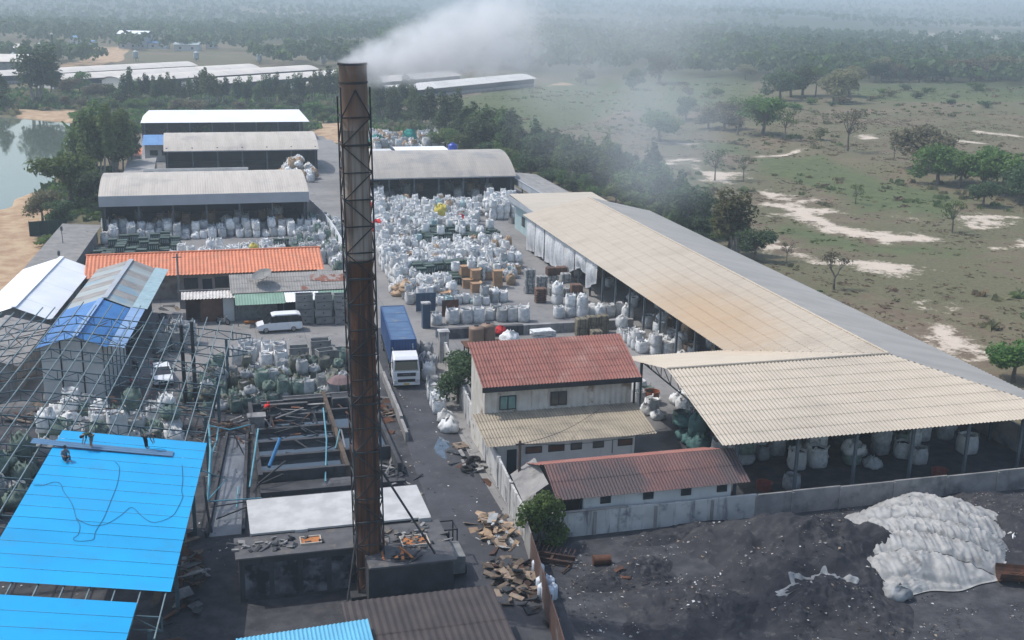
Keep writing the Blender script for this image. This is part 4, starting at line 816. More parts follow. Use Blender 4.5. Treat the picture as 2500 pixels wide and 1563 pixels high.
for (x, y, w, h, z) in ((-2.6, -2.9, 0.95, 0.7, 2.95), (3.55, -4.2, 1.3, 1.0, 2.87)):
    f_ = MB()
    for q in ((-w-0.12, w+0.12, -h-0.12, -h), (-w-0.12, w+0.12, h, h+0.12), (-w-0.12, -w, -h, h), (w, w+0.12, -h, h)): f_.box(x+q[0]*0.6, x+q[1]*0.6, y+q[2]*0.6, y+q[3]*0.6, z, z+0.12)
    hh = f_.build('hatch', M('pale_rim', (0.45, 0.40, 0.34), rough=0.9), fh); MB().box(x-w*0.6, x+w*0.6, y-h*0.6, y+h*0.6, z, z+0.05).build('rusty_plate', RO, hh)
for k in range(4): MB().box(-6.6+k*1.7, -5.2+k*1.7, -4.13, -4.1, 0.2, 2.4).build('wall_render', M('flaking_render', (0.15, 0.16, 0.18), (0.06, 0.062, 0.07), scale=1.1, rough=0.95, dirt=(0.025, 0.026, 0.03), dscale=0.8, damt=(0.45, 0.6)), fh)
# roofs at the very bottom
t = thing('brown_roof_shed', 'dark brown ribbed lean-to roof at the bottom edge in front of the chimney', 'shed', (10, 57, 0))
sheet_roof(t, (-3.6, -6.5, 1.9), (1, 0, 0), (0, 6.8, 0.55), 8.6, 6.8, M('dark_brown_sheet', (0.062, 0.050, 0.048), (0.045, 0.038, 0.038), scale=0.8, rough=0.7), rows=2, wave=0.4, amp=0.025)
MB().box(-3.4, 4.8, -6.2, -6.0, 0, 1.9).build('wall', CONCD, t); MB().box(-3.4, -3.2, -6.0, 0.2, 0, 2.0).build('wall', CONCD, t); MB().box(4.6, 4.8, -6.0, 0.2, 0, 2.0).build('wall', CONCD, t)
t = thing('cyan_roof_shed', 'light blue ribbed roof corner at the bottom edge beside the brown lean-to', 'shed', (5, 55, 0))
sheet_roof(t, (-4.4, -6.5, 2.5), (1, 0.06, 0), (0, 5.7, 0.3), 6.9, 5.7, M('light_cyan_sheet', (0.13, 0.42, 0.60), (0.11, 0.36, 0.53), scale=0.5, rough=0.5), rows=1, wave=0.22, amp=0.03)
for x in (-4.2, 2.2): MB().bar((x, -1.2, 0), (x, -1.2, 2.7), 0.12).bar((x, -6, 0), (x, -6, 2.5), 0.12).build('post', STEELD, t)
# loader bucket machine beside the road, half under the slab
t = thing('machine', 'small grey loader-like machine with a square cab frame parked beside the furnace house', 'machine', (14.05, 64.4, 0))
MB().box(-0.6, 0.7, -1.6, 0.6, 0.35, 1.5).build('body', M('ash_grey_paint', (0.22, 0.225, 0.22), (0.15, 0.155, 0.155), scale=1.5, rough=0.7), t)
cb = MB()
for x in (-0.55, 0.65):
    for y in (0.6, 1.9): cb.bar((x, y, 0.4), (x, y, 2.3), 0.08)
for y in (0.6, 1.9): cb.bar((-0.55, y, 2.3), (0.65, y, 2.3), 0.08)
for x in (-0.55, 0.65): cb.bar((x, 0.6, 2.3), (x, 1.9, 2.3), 0.08)
cb.build('cab_frame', STEELD, t); MB().box(-0.3, 0.4, 1.3, 1.7, 0.9, 1.0).box(-0.3, 0.4, 1.7, 1.78, 0.9, 1.6).build('seat', STEELD, t)
for x in (-0.72, 0.72):
    for y in (-1.0, 1.2): w_ = MB().tube([(x-0.12, y, 0.38), (x+0.12, y, 0.38)], 0.38, 14).build('wheel', M('tyre_rubber', (0.018, 0.018, 0.02), rough=0.9), t)
# ================================================================== settling tanks
tk = thing('settling_tanks', 'black concrete settling tanks of standing water left of the chimney', 'tank', (8.4, 87, 0))
TW = M('tank_water', (0.012, 0.018, 0.026), (0.010, 0.014, 0.02), rough=0.06, spec=0.9)
for y in (79.6, 82.9, 85.9, 88.7, 91.6, 94.8): MB().box(-5.0, 1.0, y-87-0.17, y-87+0.17, 0, 1.15 if y < 80 else 1.0).build('cross_wall', CONCD, tk)
for y in (82.9, 87.5, 92.0, 96.2): MB().box(1.35, 4.9, y-87-0.17, y-87+0.17, 0, 1.05).build('cross_wall', CONCD, tk)
MB().box(-5.35, -5.02, -7.7, 8.2, 0, 1.05).build('side_wall', CONCD, tk); MB().box(1.02, 1.33, -7.7, 9.4, 0, 1.2).build('divider_wall', M('rusty_concrete', (0.12, 0.085, 0.06), (0.07, 0.055, 0.045), scale=0.9, rough=0.9, dirt=(0.03, 0.03, 0.03), dscale=0.6), tk); MB().box(4.92, 5.2, -7.7, 9.4, 0, 1.05).build('side_wall', CONCD, tk)
MB().box(-5.0, 1.0, -7.5, 7.7, 0.01, 0.62).build('water', TW, tk); MB().box(1.35, 4.9, -4.0, 9.1, 0.01, 0.6).build('water', TW, tk)
MB().box(-5.3, 5.2, -9.4, -7.75, 0.0, 0.35).build('apron', CONCD, tk)
ch2 = thing('drain_channel', 'pale wet concrete drain channel beside the blue roof', 'channel', (1.0, 82, 0))
MB().add([(-1.6, -10, 0.03), (0.5, -10, 0.03), (1.6, 8.2, 0.03), (0.3, 8.2, 0.03)], [(0, 1, 2, 3)]).build('bed', M('wet_concrete', (0.16, 0.165, 0.18), (0.115, 0.12, 0.13), scale=0.6, rough=0.35, spec=0.5, dirt=(0.06, 0.062, 0.068), dscale=0.5), ch2)
for k, (xa, xb) in enumerate(((-1.75, 0.15), (0.65, 1.75))): MB().bar((xa, -10, 0.2), (xb, 8.2, 0.2), 0.22, 0.4).build('kerb', CONCD, ch2)
def pipe(pts, r, mat, label, cat='pipe', name='pipe', group=None):
    P = [Vector(p) for p in pts]; c = Vector((sum(p.x for p in P)/len(P), sum(p.y for p in P)/len(P), 0))
    return tag(MB().tube([p-c for p in P], r, 8).build(name, mat, None, loc=c), label, cat, group)
def gp(px, py, z): return G(450+px/3.6, 880+py/3.6, z)
pipe([gp(840, 690, 2.2), gp(745, 935, 1.0)], 0.14, M('bright_blue_pvc', (0.03, 0.16, 0.33), (0.025, 0.13, 0.28), rough=0.4), 'thick bright blue pipe slanting down into the front tank')
pipe([gp(650, 600, 2.4), gp(575, 1115, 0.4)], 0.07, CYAN, 'slim cyan pipe leaning along the edge of the tanks')
pipe([gp(215, 560, 3.4), gp(230, 800, 2.6), gp(205, 1230, 1.2)], 0.08, CYAN, 'cyan pipe running along the right edge of the blue roof')
pipe([gp(300, 590, 3.2), gp(285, 700, 2.8), gp(240, 830, 2.4), gp(215, 1200, 1.2)], 0.06, CYAN, 'second cyan pipe beside the blue roof, bent near its top')
pipe([gp(215, 575, 3.3), gp(400, 610, 3.0), gp(580, 565, 2.6)], 0.06, CYAN, 'level cyan pipe leading from the blue roof to the tank platform')
pipe([gp(145, 965, 3.0), gp(370, 1045, 1.6), gp(200, 1235, 1.2)], 0.055, CYAN, 'V-shaped cyan pipe over the drain channel')
pipe([gp(215, 1240, 1.0), gp(680, 1210, 0.6)], 0.05, CYAN, 'low cyan pipe crossing the drain channel')
pipe([gp(475, 1110, 1.2), gp(460, 1290, 0.5)], 0.05, CYAN, 'short upright cyan pipe standing in the drain channel')
pipe([gp(1222, 420, 2.6), gp(1250, 700, 1.7), gp(1240, 1065, 0.5)], 0.06, CYAN, 'long cyan pipe leaning over the tank divider wall')
pipe([gp(1368, 605, 1.9), gp(1330, 775, 0.8)], 0.06, CYAN, 'cyan pipe propped in the right-hand tank')
pipe([gp(890, 885, 1.8), gp(650, 1085, 0.8)], 0.07, STEELD, 'black bar slanting over the front tank wall'); pipe([gp(870, 1000, 1.6), gp(640, 1100, 0.6)], 0.06, STEELD, 'second black bar lying over the front tank wall')
pipe([gp(170, 1030, 3.0), gp(200, 1310, 1.4), gp(240, 1510, 0.3)], 0.09, STEELD, 'dark pole leaning against the blue roof edge')
pipe([gp(280, 1395, 0.5), gp(570, 1280, 1.2)], 0.06, STEELD, 'dark rail crossing the drain channel below the cyan pipes'); pipe([gp(230, 1290, 1.0), gp(560, 1240, 1.0)], 0.05, STEELD, 'thin dark rail beside the low cyan pipe')
pipe([gp(1380, 610, 1.9), gp(1415, 770, 0.9)], 0.07, CONC, 'grey bar propped beside the cyan pipe in the right-hand tank')
pipe([gp(430, 640, 1.6), gp(520, 820, 0.2)], 0.05, STEELD, 'thin black bar leaning over the far end of the drain channel')
t = thing('tank_platform', 'small grey control box platform beside the man in the red shirt', 'box', gp(640, 640, 0)); MB().box(-0.6, 0.6, -0.45, 0.45, 0, 1.5).build('pedestal', CONC, t); MB().box(-0.75, 0.75, -0.55, 0.55, 1.5, 1.62).build('top_slab', CONC, t)
for (x, y, z, sx, sy, sz, lab) in ((760, 470, 1.0, 3.8, 0.9, 0.5, 'long dark trough with a pale rim at the far end of the tanks'), (960, 430, 1.0, 4.0, 0.8, 0.6, 'mossy dark trough behind the tanks'), (1340, 430, 0.0, 3.2, 1.4, 1.3, 'dark block at the far end of the right-hand tank')):
    p = gp(x+120, y, 0); t = thing('trough', lab, 'trough', (p.x, p.y, 0)); MB().box(-sx/2, sx/2, -sy/2, sy/2, 0.0, sz+z*0.5).build('body', CONCD, t); MB().box(-sx/2-0.05, sx/2+0.05, -sy/2-0.05, -sy/2+0.05, sz+z*0.5, sz+z*0.5+0.1).box(-sx/2-0.05, sx/2+0.05, sy/2-0.05, sy/2+0.05, sz+z*0.5, sz+z*0.5+0.1).build('rim', CONC, t)
t = thing('umbrella', 'faded mauve parasol open over the tanks beside the chimney', 'umbrella', gp(1370, 350, 0))
UM = M('faded_mauve_cloth', (0.20, 0.14, 0.135), (0.16, 0.11, 0.11), scale=1.0, rough=0.9)
um = MB()
for k in range(10):
    a0, a1 = 2*math.pi*k/10, 2*math.pi*(k+1)/10; pk = (0, 0, 2.35); pr = [(1.15*math.cos(a)*q, 1.15*math.sin(a)*q, 2.35-0.55*q*q) for q in (0.5, 1.0) for a in (a0, a1)]
    um.add([pk, *pr], [(0, 1, 2), (1, 3, 4, 2)])
um.build('canopy', UM, t); MB().tube([(0, 0, 0), (0, 0, 2.4)], 0.03, 6).build('pole', STEELD, t)
# ================================================================== bags
def fabric(name, c1, c2, rand):
    m, nt, b = newmat(name); P = pos(nt); oi = nt.nodes.new('ShaderNodeObjectInfo'); tc = nt.nodes.new('ShaderNodeTexCoord')
    n1 = nz(nt, P, 2.6, 5.0, 0.6); n2 = nz(nt, P, 0.55, 3.0)
    col = mixc(nt, ramp(nt, n1, 0.36, 0.68), c1, c2); col = mixc(nt, ramp(nt, n2, 0.5, 0.72), col, tuple(x*y for x, y in zip(c1, (0.78, 0.77, 0.74))))
    hs = nt.nodes.new('ShaderNodeHueSaturation'); nt.links.new(mth(nt, 'MULTIPLY_ADD', oi.outputs['Random'], rand, 1-rand*0.6), hs.inputs['Value']); nt.links.new(col, hs.inputs['Color'])
    nt.links.new(hs.outputs[0], b.inputs['Base Color']); b.inputs['Roughness'].default_value = 0.75; b.inputs['Specular IOR Level'].default_value = 0.25
    bp = nt.nodes.new('ShaderNodeBump'); bp.inputs['Strength'].default_value = 0.45; bp.inputs['Distance'].default_value = 0.06; nt.links.new(nz(nt, P, 5.0, 4.0), bp.inputs['Height']); nt.links.new(bp.outputs[0], b.inputs['Normal'])
    return m
BAGW = fabric('white_woven_bag', (0.70, 0.70, 0.69), (0.46, 0.47, 0.47), 0.36); BAGG = fabric('greyed_woven_bag', (0.42, 0.43, 0.43), (0.27, 0.28, 0.285), 0.45)
BAGT = fabric('green_mesh_sack', (0.16, 0.225, 0.19), (0.085, 0.115, 0.10), 0.5); BAGM = fabric('mossy_sack', (0.20, 0.205, 0.165), (0.11, 0.115, 0.095), 0.5)
BAGK = fabric('teal_sack', (0.10, 0.20, 0.19), (0.055, 0.11, 0.11), 0.3); BAGB = fabric('tan_sack', (0.42, 0.30, 0.20), (0.30, 0.21, 0.14), 0.3)
BAGC = fabric('pale_cyan_bag', (0.40, 0.53, 0.53), (0.30, 0.40, 0.41), 0.15)
CONT = M('scrap_in_bag', (0.30, 0.29, 0.28), (0.09, 0.09, 0.095), scale=6.0, rough=0.7); CONT2 = M('dark_scrap_in_bag', (0.10, 0.10, 0.10), (0.035, 0.036, 0.04), scale=6.0, rough=0.7)
def bag_geo(seed, style):
    """bulk bag about 1 m wide: squarish bulging body, open or tied top, four lifting loops"""
    rg = random.Random(seed); n = 16; mb = MB()
    ph = [rg.uniform(0, 6.3) for _ in range(6)]
    def ring(z, r, sq, amp):
        out = []
        for j in range(n):
            a = 2*math.pi*j/n+math.pi/4; c, s = math.cos(a), math.sin(a); e = 2.0/sq
            x = math.copysign(abs(c)**e, c); y = math.copysign(abs(s)**e, s)
            w = 1+amp*(math.sin(3*a+ph[0]+4*z)+math.sin(5*a+ph[1]-6*z)+0.7*math.sin(9*a+ph[2]+9*z))
            jq = amp*0.55; out.append((0.5*r*w*x+rg.uniform(-jq, jq), 0.5*r*w*y+rg.uniform(-jq, jq), z+amp*0.5*math.sin(4*a+ph[3])+rg.uniform(-jq, jq)*(1 if z > 0.06 else 0)))
        return out
    if style == 'slump': rows = [(0.0, 0.95, 2.8, .04), (0.05, 1.12, 2.8, .07), (0.22, 1.2, 2.7, .09), (0.40, 1.12, 2.6, .11), (0.56, 0.9, 2.5, .12), (0.64, 0.55, 2.3, .15), (0.72, 0.3, 2.1, .22)]; top = 'tied'
    elif style == 'tied': rows = [(0.0, 0.85, 3.2, .015), (0.05, 0.98, 3.2, .02), (0.35, 1.06, 2.9, .03), (0.7, 1.04, 2.8, .03), (0.90, 0.97, 2.8, .05), (1.02, 0.80, 2.5, .10), (1.10, 0.5, 2.3, .16), (1.20, 0.34, 2.0, .26)]; top = 'flare'
    else: rows = [(0.0, 0.86, 3.4, .012), (0.05, 0.98, 3.4, .018), (0.35, 1.05, 3.0, .025), (0.7, 1.03, 2.9, .03), (0.95, 0.96, 3.0, .04), (1.08, 0.93, 3.0, .07), (1.06, 0.86, 2.9, .05), (0.93, 0.80, 2.6, .02)]; top = 'open'
    o = 0
    for q in rows: mb.v.extend(ring(*q))
    for i in range(len(rows)-1):
        for j in range(n): mb.f.append((i*n+j, i*n+(j+1) % n, (i+1)*n+(j+1) % n, (i+1)*n+j)); mb.m.append(0)
    k = len(rows)-1; z = rows[-1][0]; ci = len(mb.v)
    mb.v.append((0, 0, z+(0.12 if top == 'open' else 0.02)))
    for j in range(n): mb.f.append((k*n+j, k*n+(j+1) % n, ci)); mb.m.append(1 if top == 'open' else 0)
    mb.f.append(tuple(range(n))[::-1]); mb.m.append(0)
    if style != 'slump':
        for cx_, cy_ in ((1, 1), (-1, 1), (-1, -1), (1, -1)):
            h = rg.uniform(0.12, 0.3); lx, ly = rg.uniform(-0.12, 0.12), rg.uniform(-0.12, 0.12)
            a = Vector((0.34*cx_+0.10, 0.40*cy_, 0.95)); b2 = Vector((0.40*cx_, 0.34*cy_-0.06*cy_, 0.95)); m_ = Vector((0.36*cx_+lx, 0.36*cy_+ly, 1.05+h)); wv = Vector((0.03, 0.03, 0))
            o = len(mb.v); mb.v.extend([tuple(a-wv), tuple(a+wv), tuple(m_-wv), tuple(m_+wv), tuple(b2-wv), tuple(b2+wv)]); mb.f += [(o, o+1, o+3, o+2), (o+2, o+3, o+5, o+4)]; mb.m += [0, 0]
    return mb
BG = [bag_geo(11, 'open'), bag_geo(12, 'tied'), bag_geo(13, 'open'), bag_geo(14, 'slump'), bag_geo(15, 'open'), bag_geo(16, 'slump'), bag_geo(17, 'tied')]
_bm = {}
def bag_mesh(v, m0, m1):
    k = (v, m0.name, m1.name)
    if k not in _bm: _bm[k] = BG[v].mesh('bulk_bag', [m0, m1], smooth=True)
    return _bm[k]
BAGS = []      # (x, y, z, sx, sz, rz, variant, material, contents, label, group, name)
def put(x, y, z, lab, grp, mat=None, s=1.0, var=None, rnd=0.12, name='bulk_bag', cont=None, sz=None):
    v = random.choice((0, 2, 4, 1, 4, 3, 0, 2, 0, 2, 6, 5)) if var is None else random.choice(var)
    k = s*random.uniform(1-rnd, 1+rnd); BAGS.append((x, y, z, k, (sz or 1.0)*k*random.uniform(0.9, 1.12), random.uniform(-0.3, 0.3)+random.choice((0, 1.57, 3.14)), v, mat or BAGW, cont or random.choice((CONT, CONT2, CONT2)), lab, grp, name))
def in_p(x, y, poly): return bool(inpoly(np.array([x]), np.array([y]), poly)[0])
def field(poly, step, lab, grp, levels=(1, 0), mat=None, jit=0.16, skip=None, s=1.0, mats=None, drop=0.05, **kw):
    xs = [p.x for p in poly]; ys = [p.y for p in poly]; y = min(ys)
    while y < max(ys):
        x = min(xs)
        while x < max(xs):
            X, Y = x+random.uniform(-jit, jit), y+random.uniform(-jit, jit)
            if in_p(X, Y, poly) and random.random() > drop and not (skip and skip(X, Y)):
                lv = levels[0]+(1 if random.random() < levels[1] else 0)
                for k in range(lv):
                    if k == lv-1 or True: put(X, Y, k*0.98*s, lab, grp, mat=(random.choice(mats) if mats else mat), s=s*step/1.12, **kw)
            x += step
        y += step
# 1 the big bag yard
FIELD = PX((905, 505), (1175, 505), (1165, 545), (1150, 575), (1245, 610), (1268, 660), (1245, 700), (1228, 742), (1085, 748), (985, 745), (958, 715), (930, 640))
GREENB = [PX((1025, 575), (1030, 612), (1215, 600), (1210, 565)), PX((1005, 672), (1010, 703), (1175, 695), (1170, 662))]
field(FIELD, 1.10, 'white bulk bag packed in the big field of bags behind the truck', 'bags in the big bag yard', (1, 0.45), mats=[BAGW]*14+[BAGG]*4+[BAGB, BAGC], skip=lambda x, y: any(in_p(x, y, g) for g in GREENB) or random.random() < 0.02 or (29 < x < 36.5 and 128 < y < 137))
field(PX((905, 505), (930, 500), (960, 640), (985, 735), (960, 720), (925, 620)), 1.3, 'white bulk bag on the tall stacked edge of the big bag yard beside the lane', 'bags stacked along the lane', (2, 0.5))
# 2 front rows near the dock
for k, (px, py) in enumerate(((1104, 789), (1138, 788), (1168, 786), (1250, 782), (1278, 784))): g = G(px, py); put(g.x, g.y, 0, 'clean white bulk bag in the row on the dock edge behind the brown tanks', 'bags on the dock edge', s=1.35, var=(0, 2, 4), rnd=0.05, sz=1.12)
for (px, py, m_) in ((1195, 780, BAGW), (1210, 772, BAGG), (1225, 784, BAGG), (1066, 792, BAGW)): g = G(px, py); put(g.x, g.y, 0, 'crumpled bulk bag squeezed in the row on the dock edge', 'bags on the dock edge, crumpled', mat=m_, s=1.2, var=(0, 3), rnd=0.08)
# 3 by the long shed
for (px, py, lv) in ((1364, 776, 1), (1392, 772, 2), (1420, 775, 2), (1446, 770, 1), (1465, 775, 1), (1487, 772, 1), (1510, 768, 1), (1532, 778, 1), (1360, 742, 2)):
    g = G(px, py)
    for k in range(lv): put(g.x, g.y, k*1.15, 'plump white bulk bag beside the columns of the long shed', 'bags by the long shed columns', s=1.25, var=(0, 2, 1), rnd=0.08)
for poly, lab, grp, lv, st in ((PX((1585, 828), (1625, 812), (1700, 862), (1690, 880), (1600, 868)), 'white bag in the jumble between the red-roofed house and the long shed', 'bags between house and long shed', (1, 0.35), 1.15), (PX((1480, 815), (1550, 815), (1590, 868), (1545, 860)), 'white sack lying behind the right end of the red roof', 'sacks behind the red roof', (1, 0.2), 1.2),
                               (PX((1278, 520), (1325, 518), (1330, 572), (1300, 580), (1272, 545)), 'white bag stacked against the pale green annex', 'bags at the annex', (2, 0.3), 1.15), (PX((1182, 505), (1262, 500), (1264, 535), (1190, 540)), 'white bag in the block of bags in front of the grey arched warehouse', 'bags at the arched warehouse', (2, 0.4), 1.2),
                               (PX((1290, 590), (1330, 600), (1340, 622), (1310, 625)), 'dirty white sack in the low heap beside the annex', 'sacks heaped beside the annex', (1, 0.3), 1.1)):
    field(poly, st, lab, grp, lv)
# 5 rows in front of the left warehouse
field(PX((245, 595), (780, 575), (786, 560), (240, 572)), 1.25, 'white bulk bag in the row along the front of the left arched warehouse', 'bags along the left warehouse', (1, 0.4), mats=[BAGW, BAGW, BAGG], drop=0.22)
field(PX((400, 648), (690, 632), (690, 600), (600, 612), (410, 632)), 1.2, 'white bag in the rows just behind the orange tiled roof', 'bags behind the orange roof', (1, 0.25), drop=0.2)
field(PX((705, 640), (785, 640), (842, 690), (846, 600), (820, 545), (735, 548)), 1.1, 'pale green-grey sack in the dense pile behind the chimney', 'sacks piled behind the chimney', (1, 0.5), mats=[BAGW, BAGG, BAGG, BAGT], s=0.9)
# 6 white pile by the second warehouse
pc = G(735, 440); 
for k in range(46):
    a = random.uniform(0, 6.28); r = random.random()**0.6; z = (1-r)*3.4; put(pc.x+r*math.cos(a)*3.6, pc.y+4+r*math.sin(a)*7.5, z, 'cream-white sack in the tall heap at the corner of the second warehouse', 'sacks in the tall heap', mat=random.choice((BAGW, BAGW, BAGB)), s=1.3, var=(3, 5, 1))
# 7 far pile behind the right warehouse
field(PX((905, 372), (1090, 368), (1090, 345), (905, 342)), 1.7, 'sack in the mixed heap behind the flat white roof', 'sacks behind the flat roof', (1, 0.5), mats=[BAGW, BAGG, BAGG, BAGB], s=1.0)
# 8 bags and sacks between van and tanks
for (px, py) in ((582, 890), (612, 888), (650, 893), (686, 892), (600, 868), (628, 866), (655, 870), (683, 872)): g = G(px, py); put(g.x, g.y, 0, 'big full white bulk bag in the cluster in front of the minivan', 'bags in front of the minivan', s=1.3, var=(0, 2, 4), rnd=0.06, sz=1.05)
field(PX((450, 985), (540, 1010), (790, 988), (850, 950), (850, 905), (740, 905), (600, 915), (480, 925)), 1.08, 'dirty greenish sack in the mixed heap between the minivan and the tanks', 'sacks in the greenish heap', (1, 0.3), mats=[BAGT, BAGM, BAGM, BAGG, BAGT, BAGG], s=1.1, name='scrap_sack', jit=0.35, var=(3, 5, 0, 4, 3))
# 9 under the frame at left
field(PX((70, 1085), (150, 1020), (300, 1020), (445, 1010), (450, 1085), (250, 1110), (80, 1110)), 1.35, 'grey-white sack in the heap under the steel frame, above the blue roof', 'sacks under the steel frame', (1, 0.3), mats=[BAGG, BAGW, BAGW, BAGW, BAGT], s=1.2, jit=0.35, var=(0, 3, 5, 1, 4))
field(PX((-60, 1240), (60, 1130), (110, 1140), (70, 1230), (-30, 1280)), 1.3, 'pale green sack in the heap left of the blue roof', 'sacks left of the blue roof', (1, 0.3), mats=[BAGT, BAGG, BAGT], s=1.15, name='scrap_sack', jit=0.3, var=(3, 5, 1))
for (px, py) in ((395, 858), (418, 850), (440, 855), (405, 835), (432, 832), (462, 838)): g = G(px, py); put(g.x, g.y, 0, 'large grubby white bag stacked beside the parked car under the frame', 'bags beside the parked car', mat=BAGG, s=1.5, var=(0, 2), sz=1.3)
# 10 along the road
for (px, py) in ((1038, 900), (1046, 925), (1040, 880), (1058, 958), (1060, 975), (1066, 995), (1072, 1008), (1050, 905)): g = G(px, py); put(g.x, g.y, 0, 'lumpy white bag dumped along the road wall beside the truck', 'bags along the road wall', s=1.3, var=(3, 5, 1, 0), mat=random.choice((BAGW, BAGG)))
for (px, py) in ((1088, 1030), (1096, 1052)): g = G(px, py); put(g.x, g.y, 0, 'torn white bag slumped open on the rust-stained ground ahead of the truck', 'bags slumped on the road verge', s=1.35, var=(5, 3), mat=BAGW)
# 11 in and around the near shed
field([Vector((36.5, 74, 0)), Vector((60, 74, 0)), Vector((61, 86, 0)), Vector((47, 90, 0)), Vector((38, 86, 0))], 1.75, 'dim white bag stored under the near shed roof', 'bags inside the near shed', (1, 0.4), mats=[BAGW, BAGG, BAGG, BAGT], s=0.85, jit=0.5, drop=0.35)
field([Vector((47, 92, 0)), Vector((61, 92, 0)), Vector((61, 152, 0)), Vector((47, 152, 0))], 2.2, 'bag stored in the shade inside the long shed', 'bags inside the long shed', (1, 0.5), mats=[BAGW, BAGG, BAGB], s=0.6, jit=0.6, drop=0.5)
field(PX((1650, 1085), (1680, 1050), (1735, 1085), (1750, 1120), (1690, 1115)), 1.2, 'teal sack heaped at the left corner of the near shed', 'teal sacks at the shed corner', (1, 0.5), mat=BAGK, s=1.15, name='scrap_sack', var=(3, 5, 1), drop=0)
for (px, py) in ((1665, 1000), (1655, 985), (1680, 1015), (1690, 1030), (1672, 975)): g = G(px, py); put(g.x, g.y, 0, 'white wrapped bag lying along the gable edge of the near shed', 'bags along the near shed gable', s=1.15, var=(1, 3))
for (px, py) in ((1560, 985), (1580, 975), (1560, 958), (1590, 1005), (1604, 1022), (1575, 1010), (1552, 945)): g = G(px, py); put(g.x, g.y, 0, 'bag standing behind the right corner of the two-storey house', 'bags behind the house corner', s=1.15, mat=random.choice((BAGW, BAGG, BAGT)), var=(0, 2, 3))
for (px, py) in ((1945, 1205), (1860, 1120), (1830, 1110), (2090, 1110), (2210, 1060), (2190, 1058), (2130, 1140), (2200, 1115), (2240, 1130)): g = G(px, py); put(g.x, max(g.y, 70.6), 0, 'white bag standing near the front columns of the near shed', 'bags near the shed front', s=1.15, mat=random.choice((BAGW, BAGG)), var=(0, 3, 5))
# interior of the warehouses
field([Vector((-12, 174, 0)), Vector((14, 174, 0)), Vector((14, 188, 0)), Vector((-12, 188, 0))], 2.6, 'bag stored in the dark of the left arched warehouse', 'bags inside the left warehouse', (1, 0.4), mats=[BAGW, BAGG, BAGB], s=0.55, jit=0.7, drop=0.5)
field([Vector((28, 196, 0)), Vector((52, 196, 0)), Vector((52, 209, 0)), Vector((28, 209, 0))], 2.8, 'bag stored in the dark of the grey arched warehouse', 'bags inside the right warehouse', (1, 0.3), mats=[BAGW, BAGG, BAGB], s=0.55, jit=0.7, drop=0.5)
# make the largest ones one by one, the rest as one mass
for gpoly, lab, grp in ((GREENB[0], 'white bag perched on the far row of green crates', 'bags on the far crates'), (GREENB[1], 'white bag perched on the near row of green crates', 'bags on the near crates')): field(gpoly, 1.9, lab, grp, (1, 0), jit=0.7, drop=0.5, s=0.6)
BAGS[:] = [b_ if 'perched' not in b_[9] else (b_[0], b_[1], 1.85, *b_[3:]) for b_ in BAGS]
def place_bags():
    kinds = {}
    for b_ in BAGS: kinds.setdefault(b_[11], []).append(b_)
    for nm, lst in kinds.items():
        shade = [b_ for b_ in lst if 'inside' in b_[10]]; lst = [b_ for b_ in lst if 'inside' not in b_[10]]
        lst.sort(key=lambda b_: (b_[0]**2+b_[1]**2+900)/(b_[3]**2))
        cap = 235 if nm == 'bulk_bag' else 150
        for (x, y, z, s, sz, rz, v, m0, m1, lab, grp, _) in lst[:cap]+shade[:40]:
            o = link(nm, bag_mesh(v, m0, m1), None, (x, y, z+0.01), rz); o.scale = (s, s, sz); tag(o, lab, 'bag' if nm == 'bulk_bag' else 'sack', grp)
        rest = lst[cap:]+shade[40:]
        if not rest: continue
        mats = [BAGW, BAGG, BAGT, BAGM, BAGK, BAGB, CONT, CONT2, BAGC]; ix = {m.name: i for i, m in enumerate(mats)}; V = []; T = []; MI = []; off = 0
        base = {}
        for v, mb in enumerate(BG):
            tri = []; mi = []
            for f, m_ in zip(mb.f, mb.m):
                for k in range(1, len(f)-1): tri.append((f[0], f[k], f[k+1])); mi.append(m_)
            base[v] = (np.array(mb.v), np.array(tri), np.array(mi))
        for (x, y, z, s, sz, rz, v, m0, m1, *_r) in rest:
            P, t3, mi = base[v]; c, sn = math.cos(rz), math.sin(rz)
            V.append(np.stack([(P[:, 0]*c-P[:, 1]*sn)*s+x, (P[:, 0]*sn+P[:, 1]*c)*s+y, P[:, 2]*sz+z+0.01], -1)); T.append(t3+off); MI.append(np.where(mi == 0, ix[m0.name], ix[m1.name])); off += len(P)
        o = link(nm+'_mass', np_mesh(nm+'_mass', np.concatenate(V), np.concatenate(T), mats, np.concatenate(MI), smooth=True))
        tag(o, 'mass of white bulk bags filling the far part of the bag yards' if nm == 'bulk_bag' else 'mass of smaller scrap sacks in the heaps', 'bags', kind='stuff')
place_bags()
def single(px, py, lab, mat, s=1.3, var=1, z=0.0, name='bulk_bag'):
    g = G(px, py); o = link(name, bag_mesh(var, mat, CONT2), None, (g.x, g.y, z), random.uniform(0, 3)); o.scale = (s, s, s); tag(o, lab, 'bag')
YEL = fabric('yellow_sack', (0.60, 0.50, 0.10), (0.45, 0.36, 0.08), 0.1); REDB = fabric('red_sack', (0.55, 0.035, 0.04), (0.42, 0.025, 0.03), 0.1); TEALB = fabric('bright_teal_tarp', (0.015, 0.24, 0.20), (0.012, 0.16, 0.14), 0.1)
single(1075, 548, 'bright yellow bag among the white bags right of the chimney', YEL, 1.9, 1, 0.9); single(1127, 556, 'bright red bag among the white bags near the yellow one', REDB, 1.5, 3, 0.9); single(921, 590, 'red sack on the lane edge of the bag yard, close to the chimney', REDB, 2.1, 3, 1.6); single(912, 530, 'red sack half hidden behind the chimney edge', REDB, 1.8, 5, 1.2)
single(1222, 826, 'red-topped sack behind the brown water tanks', REDB, 1.0, 3, 0.6); single(1245, 840, 'white sack with a red flap behind the red roof, beside the brown tanks', BAGW, 1.6, 3, 0.2)
